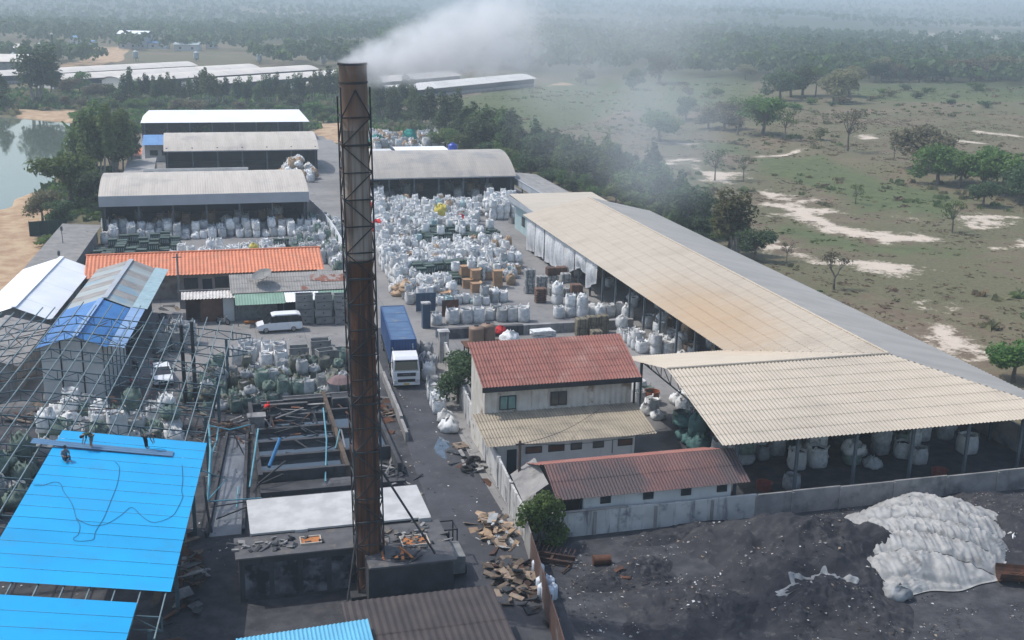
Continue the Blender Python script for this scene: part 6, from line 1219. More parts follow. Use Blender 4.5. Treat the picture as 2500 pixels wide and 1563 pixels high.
# ================================================================== people
SKIN = M('skin', (0.30, 0.17, 0.11), (0.27, 0.15, 0.10), rough=0.6); HAIR = M('black_hair', (0.012, 0.011, 0.011), rough=0.6)
def skinned(name, verts, edges, radii, mat, parent, root=0, sub=1):
    me = bpy.data.meshes.new(name); me.from_pydata(verts, edges, []); me.materials.append(mat); o = link(name, me, parent)
    o.modifiers.new('skin', 'SKIN').use_smooth_shade = True
    for i, r_ in enumerate(radii):
        sv = me.skin_vertices[0].data[i]; sv.radius = (r_, r_) if not isinstance(r_, tuple) else r_; sv.use_root = (i == root)
    s_ = o.modifiers.new('sub', 'SUBSURF'); s_.levels = sub; s_.render_levels = sub; return o
def person(label, loc, rz, J, shirt, trousers, sleeves=0.5, legs=1.0, hair=True, hat=None, bare_feet=True):
    """J: joint positions in the figure's own frame, facing -Y, feet on z=0"""
    t = thing('person', label, 'person', loc, rz); V = lambda k: Vector(J[k])
    names = ['pelvis', 'waist', 'chest', 'neck', 'head', 'crown', 'shl', 'ell', 'wrl', 'hal', 'shr', 'elr', 'wrr', 'har', 'hpl', 'knl', 'anl', 'tol', 'hpr', 'knr', 'anr', 'tor']
    ed = [('pelvis', 'waist'), ('waist', 'chest'), ('chest', 'neck'), ('neck', 'head'), ('head', 'crown'), ('chest', 'shl'), ('shl', 'ell'), ('ell', 'wrl'), ('wrl', 'hal'), ('chest', 'shr'), ('shr', 'elr'), ('elr', 'wrr'), ('wrr', 'har'), ('pelvis', 'hpl'), ('hpl', 'knl'), ('knl', 'anl'), ('anl', 'tol'), ('pelvis', 'hpr'), ('hpr', 'knr'), ('knr', 'anr'), ('anr', 'tor')]
    rd = dict(pelvis=(.15, .11), waist=(.13, .10), chest=(.16, .12), neck=.055, head=.085, crown=.075, shl=.062, shr=.062, ell=.043, elr=.043, wrl=.031, wrr=.031, hal=.035, har=.035, hpl=.085, hpr=.085, knl=.058, knr=.058, anl=.04, anr=.04, tol=.035, tor=.035)
    ix = {k: i for i, k in enumerate(names)}
    skinned('body', [tuple(V(k)) for k in names], [(ix[a], ix[b]) for a, b in ed], [rd[k] for k in names], SKIN, t)
    hands = MB()
    for wr, ha in (('wrl', 'hal'), ('wrr', 'har')):
        d = (V(ha)-V(wr)).normalized(); sd = d.cross(Vector((0, 0, 1))).normalized() if abs(d.z) < 0.95 else Vector((1, 0, 0)); dn_ = d.cross(sd).normalized()
        for k, (off, ln) in enumerate(((-0.03, 0.075), (-0.01, 0.09), (0.01, 0.085), (0.03, 0.065))): a = V(ha)+sd*off; hands.tube([a, a+d*ln*0.55, a+d*ln+dn_*0.02], [0.010, 0.009, 0.007], 5)
        a = V(wr)+d*0.05+sd*0.035; hands.tube([a, a+d*0.03+sd*0.03, a+d*0.07+sd*0.035], [0.012, 0.010, 0.008], 5)
    hands.build('fingers', SKIN, t)
    mid = lambda a, b, f: tuple(V(a).lerp(V(b), f))
    sv = [tuple(V('pelvis')), tuple(V('waist')), tuple(V('chest')), mid('chest', 'neck', 0.75), tuple(V('shl')), mid('shl', 'ell', 0.9), tuple(V('shr')), mid('shr', 'elr', 0.9)]; se = [(0, 1), (1, 2), (2, 3), (2, 4), (4, 5), (2, 6), (6, 7)]; sr = [(.165, .125), (.15, .12), (.18, .14), .075, .08, .066, .08, .066]
    if sleeves > 0.8: sv += [mid('ell', 'wrl', 0.85), mid('elr', 'wrr', 0.85)]; se += [(5, 8), (7, 9)]; sr += [.05, .05]
    skinned('shirt', sv, se, sr, shirt, t)
    f = legs; tv = [mid('pelvis', 'waist', 0.3), tuple(V('hpl')), tuple(V('knl')), tuple(V('hpr')), tuple(V('knr'))]; te = [(0, 1), (1, 2), (0, 3), (3, 4)]; trd = [(.165, .125), .102, .078, .102, .078]
    if f > 0.6: tv += [mid('knl', 'anl', 0.95), mid('knr', 'anr', 0.95)]; te += [(2, 5), (4, 6)]; trd += [.062, .062]
    skinned('trousers', tv, te, trd, trousers, t)
    hp = V('head').lerp(V('crown'), 0.55); up = (V('crown')-V('head')).normalized(); fwd = Vector((0, -1, 0)); fwd = (fwd-up*fwd.dot(up)).normalized(); sd = up.cross(fwd)
    hm = MB(); hm.lathe([(0.01, 0.13), (0.06, 0.115), (0.095, 0.07), (0.104, 0.01), (0.098, -0.04), (0.05, -0.06)], 12); ho = hm.build('hat' if hat else 'hair', hat or HAIR, t, smooth=True); ho.location = hp-fwd*0.012+up*0.015; ho.rotation_mode = 'QUATERNION'; ho.rotation_quaternion = up.to_track_quat('Z', 'Y')
    fc = MB(); c = V('head')+up*0.02
    fc.obox((0, 0, 0), 0.001, 0.001, 0.001); nose = c+fwd*0.095; fc.add([tuple(nose+up*0.03), tuple(nose-up*0.015+sd*0.014), tuple(nose-up*0.015-sd*0.014), tuple(nose-up*0.012+fwd*0.022)], [(0, 1, 3), (0, 3, 2), (1, 2, 3)]); fc.build('nose', SKIN, t)
    ey = MB()
    for s in (-1, 1): q = c+fwd*0.088+up*0.03+sd*0.033*s; ey.lathe([(0.001, -0.008), (0.011, 0), (0.001, 0.008)], 6, tuple(q))
    q = c+fwd*0.088-up*0.045; ey.add([tuple(q+sd*0.025), tuple(q-sd*0.025), tuple(q-sd*0.02-up*0.008), tuple(q+sd*0.02-up*0.008)], [(0, 1, 2, 3)]); ey.build('eyes_and_mouth', HAIR, t)
    return t
STAND = dict(pelvis=(0, 0, .92), waist=(0, 0, 1.08), chest=(0, 0, 1.30), neck=(0, 0, 1.47), head=(0, -.01, 1.56), crown=(0, -.01, 1.66), shl=(.17, 0, 1.38), ell=(.24, .02, 1.12), wrl=(.25, -.08, .90), hal=(.25, -.12, .82), shr=(-.17, 0, 1.38), elr=(-.24, .02, 1.12), wrr=(-.25, -.08, .90), har=(-.25, -.12, .82), hpl=(.09, 0, .86), knl=(.10, -.02, .48), anl=(.10, .02, .08), tol=(.11, -.14, .04), hpr=(-.09, 0, .86), knr=(-.10, -.02, .48), anr=(-.10, .02, .08), tor=(-.11, -.14, .04))
BEND = dict(STAND, pelvis=(0, .12, .88), waist=(0, -.02, .99), chest=(0, -.25, 1.05), neck=(0, -.42, 1.03), head=(0, -.50, .98), crown=(0, -.59, .93), shl=(.17, -.32, 1.03), ell=(.20, -.36, .76), wrl=(.14, -.44, .53), hal=(.12, -.46, .45), shr=(-.17, -.32, 1.03), elr=(-.20, -.36, .76), wrr=(-.14, -.44, .53), har=(-.12, -.46, .45), hpl=(.09, .10, .83), hpr=(-.09, .10, .83), knl=(.11, .03, .46), knr=(-.11, .05, .46))
SIT = dict(pelvis=(0, 0, .14), waist=(0, .02, .30), chest=(0, -.02, .53), neck=(0, -.05, .70), head=(0, -.08, .79), crown=(0, -.09, .89), shl=(.17, -.02, .60), ell=(.24, -.12, .36), wrl=(.14, -.30, .34), hal=(.10, -.36, .34), shr=(-.17, -.02, .60), elr=(-.24, -.12, .36), wrr=(-.14, -.30, .34), har=(-.10, -.36, .34), hpl=(.10, -.02, .12), knl=(.16, -.40, .34), anl=(.12, -.55, .07), tol=(.13, -.68, .05), hpr=(-.10, -.02, .12), knr=(-.16, -.40, .34), anr=(-.12, -.55, .07), tor=(-.13, -.68, .05))
def cloth(n, c): return M(n, c, tuple(x*0.8 for x in c), scale=6, rough=0.9)
def rp(px, py): p = on_roof(px, py, 0.27); return p
person('roofer in dark green shirt and tan shorts bending over the blue roof', rp(222, 1094), R(-60), BEND, cloth('dark_green_shirt', (0.028, 0.055, 0.035)), cloth('tan_shorts', (0.24, 0.15, 0.095)), legs=0.5)
person('roofer in grey clothes bending near the right end of the blue roof', rp(359, 1095), R(70), BEND, cloth('grey_shirt', (0.09, 0.095, 0.10)), cloth('black_trousers', (0.02, 0.02, 0.024)))
person('roofer in a grey-blue shirt sitting by the loose sheet on the blue roof', rp(160, 1122), R(20), SIT, cloth('slate_shirt', (0.16, 0.18, 0.21)), cloth('dark_blue_trousers', (0.03, 0.04, 0.06)))
g = gp(722, 600, 0.0); person('worker in a bright red shirt and cap at the settling tanks', (g.x, g.y, 0.95), R(150), dict(BEND, head=(0, -.48, 1.06), crown=(0, -.52, 1.15)), cloth('bright_red_shirt', (0.60, 0.03, 0.025)), cloth('charcoal_trousers', (0.03, 0.032, 0.036)), hat=cloth('red_cap', (0.5, 0.025, 0.02)))
g = G(183, 1000); person('person in a dark red shirt at the white wall under the frame', (g.x, g.y, 0.02), R(170), BEND, cloth('dark_red_shirt', (0.30, 0.02, 0.02)), cloth('navy_trousers', (0.02, 0.025, 0.05)))
# ================================================================== coal yard
COAL = M('coal_ash', (0.032, 0.0325, 0.038), (0.050, 0.0495, 0.054), scale=0.9, rough=0.95, dirt=(0.088, 0.085, 0.085), dscale=1.6, damt=(0.56, 0.70), bump=1.0, bscale=5.0, spec=0.15)
def mound(label, c, rx, ry, h, seed, mat=COAL, n=120, name='coal_heap', rough=0.16, cat='heap'):
    def fn(u, v):
        a = 2*math.pi*u; r = v; q = 1+0.16*math.sin(3*a+seed)+0.1*math.sin(5*a+2*seed); x, y = rx*q*r*math.cos(a), ry*q*r*math.sin(a)
        z = h*(1-r)**0.9*(1-0.25*r); z += rough*h*(mnoise.noise(Vector((x*0.5+seed, y*0.5, 0)))+0.5*mnoise.noise(Vector((x*1.4, y*1.4, seed)))+0.35*mnoise.noise(Vector((x*3.3, y*3.3, seed))))*min(1, (1-r)*4)+(0.10*mnoise.noise(Vector((x*2.6, y*2.6, seed+5)))+0.07*mnoise.noise(Vector((x*6.5, y*6.5, seed+2))))*min(1, (1-r)*6)
        return (x, y, z-0.06*r)
    return tag(MB().grid(fn, n, 56).build(name, mat, None, loc=(c[0], c[1], 0.0), smooth=True), label, cat)
mound('big black ash heap in the middle of the coal yard', (37.2, 60.0), 8.6, 6.3, 3.4, 1.3); mound('low black ash heap with white plastic along its back at the bottom edge', (34.8, 54.2), 5.5, 4.2, 2.1, 4.1); mound('brown-black ash heap right of the tarpaulin', (55.5, 60.5), 7.5, 6.0, 2.2, 2.2); mound('lumpy grey rubble mound beside the rusty drum', (25.0, 60.4), 3.6, 2.5, 1.1, 5.0, rough=0.3); mound('flat dark ash bank below the low building', (27.5, 56.0), 6.0, 4.5, 1.0, 7.7, rough=0.3); mound('small ash heap at the foot of the perimeter wall', (31.5, 65.4), 5.5, 1.6, 0.7, 3.7)
# big silver-grey tarpaulin over a heap
TPM = M('silver_tarpaulin', (0.37, 0.365, 0.35), (0.25, 0.25, 0.245), scale=1.2, rough=0.6, dirt=(0.20, 0.195, 0.185), dscale=0.9, damt=(0.54, 0.7), spec=0.3)
def tarp_fn(u, v):
    a = 2*math.pi*u; r = v; q = 1+0.10*math.sin(2*a+0.6)+0.05*math.sin(5*a+1)+0.03*math.sin(11*a)
    x, y = 7.3*q*r*math.cos(a), 6.6*q*r*math.sin(a); x += 0.25*y
    z = 2.0*(1-r**2.4)+0.3*max(0, y)*(1-r)*0.5-0.25
    sy = y+0.5*math.sin(x*0.45)+0.25*x; fr_ = (sy/2.1) % 1.0; seam = -0.22*math.exp(-(min(fr_, 1-fr_)/0.07)**2)+0.16*math.sin(math.pi*fr_)
    n1 = 1-abs(2*mnoise.noise(Vector((x*0.95+0.2*y, y*0.28, 3)))); n2 = 1-abs(2*mnoise.noise(Vector((x*2.3-0.5*y, y*0.55, 8)))); n3 = mnoise.noise(Vector((x*5, y*2, 4)))
    n4 = 1-abs(2*mnoise.noise(Vector((x*4.6+1.1*y, y*1.1, 11))))
    w = 0.75*seam+0.20*n1**3+0.13*n2**3+0.05*n4*n4+0.015*n3
    return (x, y, max(0.03, z+w*(1 if r < 0.97 else 0.3))+0.05)
tag(MB().grid(tarp_fn, 260, 110).build('tarpaulin', TPM, None, loc=(45.6, 60.4, 0.0), smooth=True), 'huge crumpled silver-grey tarpaulin over a heap by the perimeter wall', 'tarpaulin')
TPO = COL.objects[-1] if False else [o for o in COL.objects if o.name == 'tarpaulin'][0]
from mathutils.bvhtree import BVHTree as BVT_
bt_ = BVT_.FromPolygons([v.co.copy() for v in TPO.data.vertices], [tuple(p.vertices) for p in TPO.data.polygons])
for k in range(-2, 4):      # lapped seams where the sheets are joined
    pts_ = []
    for x in np.linspace(-9, 9, 90):
        y = 2.1*k-0.5*math.sin(x*0.45)-0.25*x; h = bt_.ray_cast(Vector((x, y, 20)), Vector((0, 0, -1)))
        if h[0] is not None and h[0].z > 0.12: pts_.append(h[0]+Vector((0, 0, 0.02)))
    if len(pts_) > 6: MB().tube(pts_, 0.03, 4).build('seam', M('dirty_seam', (0.12, 0.118, 0.112), rough=0.9), TPO)
for k, (px, py, s, lab) in enumerate(((2190, 1462, 1.1, 'crumpled grey plastic bundle in front of the tarpaulin'), (2470, 1330, 1.0, 'white scrap of plastic at the right edge of the tarpaulin'), (1650, 1040, 0.1, ''))):
    if s > 0.5: g = G(px, py); o = link('plastic_bundle', bag_mesh(3, BAGG if k == 0 else BAGW, CONT2), None, (g.x, g.y, 0.1), 0.5*k); o.scale = (s*1.3, s, s); tag(o, lab, 'bundle')
# scrap in the coal yard
RUSTD = M('dark_rust', (0.075, 0.040, 0.030), (0.045, 0.030, 0.026), scale=1.2, rough=0.9)
g = G(1330, 1385)+Vector((0.7, 0.5, 0)); t = thing('rusty_rake', 'rusty toothed steel frame lying by the sheet fence', 'scrap', (g.x, g.y, 0.05), R(-32)); t.scale = (0.8, 0.8, 0.7); MB().box(-1.7, 1.7, -0.5, -0.3, 0.1, 0.5).box(-1.7, 1.7, 0.3, 0.5, 0.2, 0.6).box(-0.2, 0.0, -0.3, 0.3, 0.15, 0.5).build('beam', RUSTD, t)
for k in range(9): MB().bar((-1.5+k*0.37, 0.5, 0.6), (-1.4+k*0.37, 1.15, 0.9), 0.07).build('tooth', RUSTD, t)
MB().bar((-1.7, -0.6, 0.2), (-2.3, -1.8, 0.1), 0.12).bar((1.5, -0.5, 0.2), (1.2, -1.7, 0.1), 0.12).build('arm', RUST, t)
g = G(1468, 1378); t = thing('rusty_drum', 'rusty drum lying on its side in the coal yard', 'drum', (g.x, g.y, 0.32), R(-8)); t.scale = (0.75,)*3; MB().tube([(-0.7, 0, 0), (-0.2, 0, 0.0), (0.75, 0, 0)], [0.42, 0.44, 0.42], 16).build('body', RUST, t); MB().tube([(-0.75, 0, 0), (-0.66, 0, 0)], 0.46, 16).build('hoop', RUST, t); MB().tube([(0.7, 0, 0), (0.79, 0, 0)], 0.46, 16).build('hoop', RUST, t)
g = G(1530, 1420); t = thing('rusty_tank', 'rusty tub with a bent sheet lying over it in the coal yard', 'scrap', (g.x, g.y, 0)); t.scale = (0.7,)*3; MB().lathe([(0.02, 0), (0.7, 0), (0.72, 0.7), (0.6, 0.75), (0.02, 0.75)], 16).build('body', RUST, t); MB().grid(lambda u, v: (-1.0+1.7*u, 0.2+0.6*v, 0.9+0.3*math.sin(u*4)), 8, 2).build('bent_sheet', RUST, t)
g = G(2485, 1425); t = thing('rusty_trough', 'rust-orange steel trough with loose bars at the right edge of the coal yard', 'scrap', (g.x+0.4, g.y, 0), R(-25)); MB().grid(lambda u, v: (-1.6+3.2*u, 0.75*math.cos(math.pi*v), 0.85-0.75*math.sin(math.pi*v)), 4, 10).build('shell', RUST, t); MB().bar((-1.8, -0.8, 0.3), (1.6, 0.4, 1.3), 0.05).build('bar', RUST, t); MB().bar((-1.0, 0.8, 0.2), (1.4, -0.9, 1.2), 0.05).build('bar', RUST, t)
JC = M('white_jerrycan', (0.62, 0.66, 0.72), (0.52, 0.56, 0.62), scale=2, rough=0.5)
jm = MB().lathe([(0.02, 0), (0.2, 0), (0.24, 0.05), (0.24, 0.72), (0.2, 0.8), (0.08, 0.84), (0.08, 0.92), (0.02, 0.93)], 12).mesh('plastic_drum', JC, True)
for k, (px, py, z) in enumerate(((1308, 1402, 0), (1318, 1412, 0), (1318, 1445, 0), (1332, 1440, 0), (1343, 1445, 0), (1330, 1465, 0), (1340, 1470, 0), (1322, 1462, 0), (1350, 1462, 0))): g = G(px, py); o = link('plastic_drum', jm, None, (g.x, g.y, z)); o.scale = (1.15,)*3; tag(o, 'pale plastic drum standing behind the rusty sheet fence', 'drum', 'plastic drums behind the fence')
# wood and cardboard junk by the road
WOOD = M('weathered_timber', (0.20, 0.155, 0.118), (0.12, 0.092, 0.07), scale=2.5, rough=0.9, rand=0.25); WOOD2 = M('pale_timber', (0.32, 0.25, 0.19), (0.22, 0.17, 0.13), scale=2.5, rough=0.9)
def junk(label, name, cat, c, n, sx, sy, h, mats, seed, lmin=0.6, lmax=2.2, boards=True, pn='plank'):
    t = thing(name, label, cat, (c.x, c.y, 0)); rg = random.Random(seed)
    for k in range(n):
        a = rg.uniform(0, 3.14); L_ = rg.uniform(lmin, lmax); x, y = rg.gauss(0, sx), rg.gauss(0, sy); z = max(0.05, h*(1-min(1, math.hypot(x/sx/2, y/sy/2))))*rg.uniform(0.3, 1.0)
        mb = MB(); mb.obox((0, 0, 0), L_, rg.uniform(0.12, 0.7 if boards else 0.16), rg.uniform(0.04, 0.10)); o = mb.build(pn, rg.choice(mats), t); o.location = (x, y, z); o.rotation_euler = (rg.uniform(-.5, .5), rg.uniform(-.45, .45), a)
    return t
junk('heap of broken boards and timber beside the rusty fence', 'timber_pile', 'timber pile', G(1262, 1425), 110, 0.65, 1.7, 0.9, [WOOD, WOOD, WOOD2, STEELD, STEELD, STEELD, RUSTD], 3, 0.4, 1.7)
junk('crumpled heap of flattened cardboard and sheets against the road wall', 'cardboard_heap', 'cardboard', G(1205, 1300), 70, 0.6, 1.2, 1.3, [BAGB, WOOD2, WOOD, BAGB, BAGG], 4, 0.4, 1.2, pn='sheet')
junk('scatter of wrecked steel and tyres on the road verge by the wall', 'scrap_pile', 'scrap', G(1150, 1135), 22, 0.7, 1.6, 0.5, [STEELD, CONC, STEELD, RUST], 5, 0.4, 1.3, pn='piece'); junk('tangle of bars and frames left of the road behind the white slab', 'scrap_pile', 'scrap', G(960, 1165), 40, 0.8, 1.6, 0.6, [STEELD, STEELD, CONC], 6, 0.6, 1.8, False, pn='bar')
junk('debris strewn over the dark slab left of the chimney', 'debris_pile', 'debris', Vector((3.6, 64.1, 0)), 40, 1.4, 0.35, 0.05, [STEELD, STEELD, CONC, SL], 8, 0.08, 0.35, pn='piece').location.z = 2.95
junk('rubble and bricks strewn around the rusty hatch right of the chimney', 'debris_pile', 'debris', Vector((11.5, 63.2, 0)), 60, 0.8, 0.8, 0.05, [CONC, SL, STEELD, WOOD], 9, 0.08, 0.26, pn='piece').location.z = 2.87
junk('black steel frame pieces lying on the dark slab right of the chimney', 'scrap_pile', 'scrap', Vector((10.6, 60.9, 0)), 12, 0.5, 0.35, 0.3, [STEELD, STEELD, RO], 10, 0.8, 1.5, False, pn='bar').location.z = 2.87
junk('rusty junk and broken pallets left of the road beside the low wall', 'scrap_pile', 'scrap', G(930, 1000), 30, 0.5, 2.4, 0.5, [RUST, STEELD, CONC, WOOD], 11, 0.3, 1.1, pn='piece'); junk('long stack of brown and rusty boards under the steel frame', 'timber_pile', 'timber pile', G(200, 1012), 40, 5.0, 0.6, 0.5, [WOOD, WOOD2, RUST, CONC], 12, 1.2, 3.5, pn='plank')
junk('tangle of timber and steel bars between the frame and the drain channel', 'scrap_pile', 'scrap', gp(330, 640, 0), 34, 1.6, 1.8, 1.0, [STEELD, WOOD, RUST, CONC], 13, 0.8, 2.6, False, pn='bar'); junk('dark clutter of boards under the lower right edge of the blue roof', 'timber_pile', 'timber pile', G(455, 1420), 44, 0.6, 3.5, 1.2, [WOOD, STEELD, CONC, RUST], 14, 0.6, 2.0, pn='plank')
junk('dark clutter hung along the side of the grey gabled building', 'scrap_pile', 'scrap', LP(-16.3, 118, 0), 46, 0.8, 5.5, 1.6, [STEELD, STEELD, BAGG, WOOD], 15, 0.4, 1.4, pn='piece'); junk('black heap of litter at the far end of the left settling tanks', 'debris_pile', 'debris', G(620, 985), 40, 2.2, 1.3, 0.5, [STEELD, BAGM, CONC, BAGT], 16, 0.4, 1.2, pn='piece')
junk('black wreckage of beams and sheets lying across the settling tanks', 'scrap_pile', 'scrap', Vector((6.5, 90.5, 0)), 46, 2.2, 2.8, 0.5, [STEELD, STEELD, CONCD, RUST, CONC], 17, 0.8, 3.0, False, pn='bar').location.z = 0.75
junk('muddle of grey boards and sacks behind the tanks', 'debris_pile', 'debris', Vector((5.5, 97.6, 0)), 50, 3.2, 0.9, 0.4, [CONC, STEELD, BAGM, WOOD, BAGG], 18, 0.4, 1.6, pn='piece')
t = thing('pallet', 'pale wooden pallet lying on the rust-stained verge by the wall', 'pallet', (*G(1125, 1092)[:2], 0.06), R(10))
for k in range(5): MB().box(-0.5, 0.5, -0.55+k*0.24, -0.41+k*0.24, 0.12, 0.15).build('slat', WOOD2, t)
for x in (-0.45, 0, 0.45): MB().box(x-0.05, x+0.05, -0.55, 0.55, 0, 0.12).build('bearer', WOOD2, t)
for k, (px, py) in enumerate(((1140, 1152), (1150, 1140), (1158, 1128))): g = G(px, py); t = thing('tyre', 'black tyre dumped on the road verge by the wall', 'tyre', (g.x, g.y, 0.25), 0.6*k, 'tyres on the verge'); o = MB().tube([(0.38*math.cos(a), 0.38*math.sin(a), 0) for a in np.linspace(0, 2*math.pi, 19)], 0.14, 8, cap=False).build('carcass', TYRE, t); o.rotation_euler = (R(70)*(k % 2), 0, 0)
t = thing('plastic_tub', 'rust-red round tub standing behind the corner of the two-storey house', 'tub', (*G(1590, 985)[:2], 0)); MB().lathe([(0.6, 0), (0.62, 0.05), (0.72, 1.2), (0.66, 1.2), (0.56, 0.3), (0.02, 0.3)], 18, cap=False).build('shell', M('red_brown_plastic', (0.26, 0.085, 0.04), (0.2, 0.07, 0.035), rough=0.5), t)
for k, (px, py, lab) in enumerate(((1865, 1195, 'red round tub on the floor at the front of the near shed'), (2300, 1168, 'small red tub behind the perimeter wall under the near shed'))): g = G(px, py); t = thing('plastic_tub', lab, 'tub', (g.x, max(g.y, 70.2), 0)); MB().lathe([(0.5, 0), (0.55, 0.05), (0.62, 0.6), (0.57, 0.6), (0.5, 0.2), (0.02, 0.2)], 18, cap=False).build('shell', M('faded_red_plastic', (0.22, 0.05, 0.035), (0.17, 0.04, 0.03), rough=0.5), t)
for (px, py, lab) in ((622, 768, 'blue plastic barrel standing by the workshop door'), (600, 772, 'second blue barrel beside the workshop wall')): g = G(px, py); t = thing('barrel', lab, 'barrel', (g.x, g.y, 0)); MB().lathe([(0.02, 0), (0.3, 0), (0.34, 0.3), (0.34, 0.7), (0.3, 0.95), (0.02, 0.95)], 14).build('body', BLUEP, t, smooth=True); MB().lathe([(0.02, 0.95), (0.25, 0.95), (0.25, 1.0), (0.02, 1.0)], 14).build('lid', BLUEP, t)
t = thing('timber_beam', 'rust-brown beam lying on the ground beside the minivan', 'beam', (*G(618, 790)[:2], 0)); MB().box(-0.95, 0.95, -0.2, 0.2, 0.08, 0.3).build('beam', RO, t); MB().box(-0.9, -0.7, -0.25, 0.25, 0, 0.08).box(0.7, 0.9, -0.25, 0.25, 0, 0.08).build('bearer', WOOD, t)
t = thing('utility_pole', 'dark slender pole with stay wires in front of the low maroon roof', 'pole', (*G(1266, 1235)[:2], 0)); p0 = G(1266, 1235); hz = atY(1266, 1077, p0.y).z; MB().tube([(0, 0, 0), (0, 0, hz)], [0.13, 0.1], 8).build('shaft', M('brown_pole', (0.11, 0.075, 0.055), (0.08, 0.055, 0.042), rough=0.9), t); MB().box(-0.3, 0.3, -0.04, 0.04, hz-0.3, hz-0.2).build('crossarm', STEELD, t)
for k, (dx, dy, z2) in enumerate(((9.5, 9.0, 3.6), (12, 2, 4.2))): MB().tube([Vector((0, 0, hz-0.25)).lerp(Vector((dx, dy, z2)), q)-Vector((0, 0, 0.5*math.sin(math.pi*q))) for q in np.linspace(0, 1, 9)], 0.02, 4).build('wire', CABLE, t)
# small litter: pale specks over heaps and ground
V = []; T = []; off = 0; MI = []
def speck(x, y, z, s, mi):
    global off
    a = random.uniform(0, 3.14); c, sn = math.cos(a)*s, math.sin(a)*s; tl = random.uniform(-.4, .4)*s; q = random.uniform(0.4, 1.0)
    V.extend([(x-c, y-sn, z-tl), (x+sn*q, y-c*q, z+0.02), (x+c, y+sn, z+tl), (x-sn*q, y+c*q, z+0.04*s+0.03)]); T.append((off, off+1, off+2)); T.append((off, off+2, off+3)); MI.extend([mi, mi]); off += 4
dg = bpy.context.evaluated_depsgraph_get(); dg.update()
heaps = [o for o in COL.objects if o.name.startswith('coal_heap')]
from mathutils.bvhtree import BVHTree
trees_ = [(o.location.copy(), BVHTree.FromPolygons([v.co.copy() for v in o.data.vertices], [tuple(p.vertices) for p in o.data.polygons])) for o in heaps]
def htop(x, y):
    z = 0.0
    for l, bt in trees_:
        h = bt.ray_cast(Vector((x-l.x, y-l.y, 30)), Vector((0, 0, -1)))
        if h[0] is not None: z = max(z, h[0].z+l.z)
    return z
SA = np.linspace(0.35, 2.9, 60)
def rim_(u, v):
    a = 0.35+2.55*u; q = 0.46+0.10*(v-0.5)+0.05*math.sin(u*23)+0.03*math.sin(u*61); x, y = 34.8+5.5*q*math.cos(a), 54.2+4.2*q*math.sin(a); return (x-34.8, y-54.2, htop(x, y)+0.04+0.09*math.sin(v*3.14)*(0.6+0.4*math.sin(u*90)))
tag(MB().grid(rim_, 90, 6).build('plastic_sheet', BAGG, None, loc=(34.8, 54.2, 0), smooth=True), 'ragged pale plastic strip along the back of the bottom ash heap', 'plastic sheet')
for k in range(6500):
    x, y = random.uniform(20, 62), random.uniform(48, 66.4)
    if mnoise.noise(Vector((x*0.35, y*0.35, 2))) < -0.05: continue
    if (x-46)**2/46+(y-60.4)**2/36 < 1: continue
    speck(x, y, htop(x, y)+0.03, random.choice((0.04, 0.04, 0.05, 0.06, 0.08, 0.12)), random.choice((0, 1, 1, 2, 2, 2, 4, 4, 4, 3)))
for k in range(1800):
    x, y = random.uniform(-16, 22), random.uniform(66, 118)
    speck(x, y, 0.05, random.uniform(0.04, 0.13), random.choice((0, 1, 2, 2, 3)))
tag(link('litter', np_mesh('litter', np.array(V), np.array(T), [BAGW, CONC, STEELD, WOOD2, M('brown_clinker', (0.075, 0.06, 0.052), (0.05, 0.042, 0.04), rough=0.95)], np.array(MI))), kind='stuff', label='pale scraps and stones strewn over the ash and the yard')
def nth(k, n):
    w = ['first', 'second', 'third', 'fourth', 'fifth', 'sixth', 'seventh', 'eighth', 'ninth', 'tenth', 'eleventh', 'twelfth', 'thirteenth', 'fourteenth', 'fifteenth', 'sixteenth', 'seventeenth', 'eighteenth']
    return (w[k]+' from the left') if k < (n+1)//2 else ((w[n-1-k]+' from the right') if n-1-k else 'last on the right')
# ================================================================== vegetation
def leaf_mat(name, c1, c2, rand=0.25):
    m, nt, b = newmat(name); P = pos(nt); oi = nt.nodes.new('ShaderNodeObjectInfo')
    col = mixc(nt, ramp(nt, nz(nt, P, 0.9, 4.0), 0.3, 0.7), c1, c2)
    hs = nt.nodes.new('ShaderNodeHueSaturation'); nt.links.new(mth(nt, 'MULTIPLY_ADD', oi.outputs['Random'], 2*rand, 1-rand), hs.inputs['Value']); nt.links.new(mth(nt, 'MULTIPLY_ADD', oi.outputs['Random'], 0.05, 0.475), hs.inputs['Hue']); nt.links.new(col, hs.inputs['Color'])
    nt.links.new(hs.outputs[0], b.inputs['Base Color']); b.inputs['Roughness'].default_value = 0.7; b.inputs['Specular IOR Level'].default_value = 0.2
    tr = nt.nodes.new('ShaderNodeBsdfTranslucent'); nt.links.new(hs.outputs[0], tr.inputs[0]); mx = nt.nodes.new('ShaderNodeMixShader'); mx.inputs[0].default_value = 0.42
    out = [n for n in nt.nodes if n.type == 'OUTPUT_MATERIAL'][0]; nt.links.new(b.outputs[0], mx.inputs[1]); nt.links.new(tr.outputs[0], mx.inputs[2]); nt.links.new(mx.outputs[0], out.inputs[0])
    return m
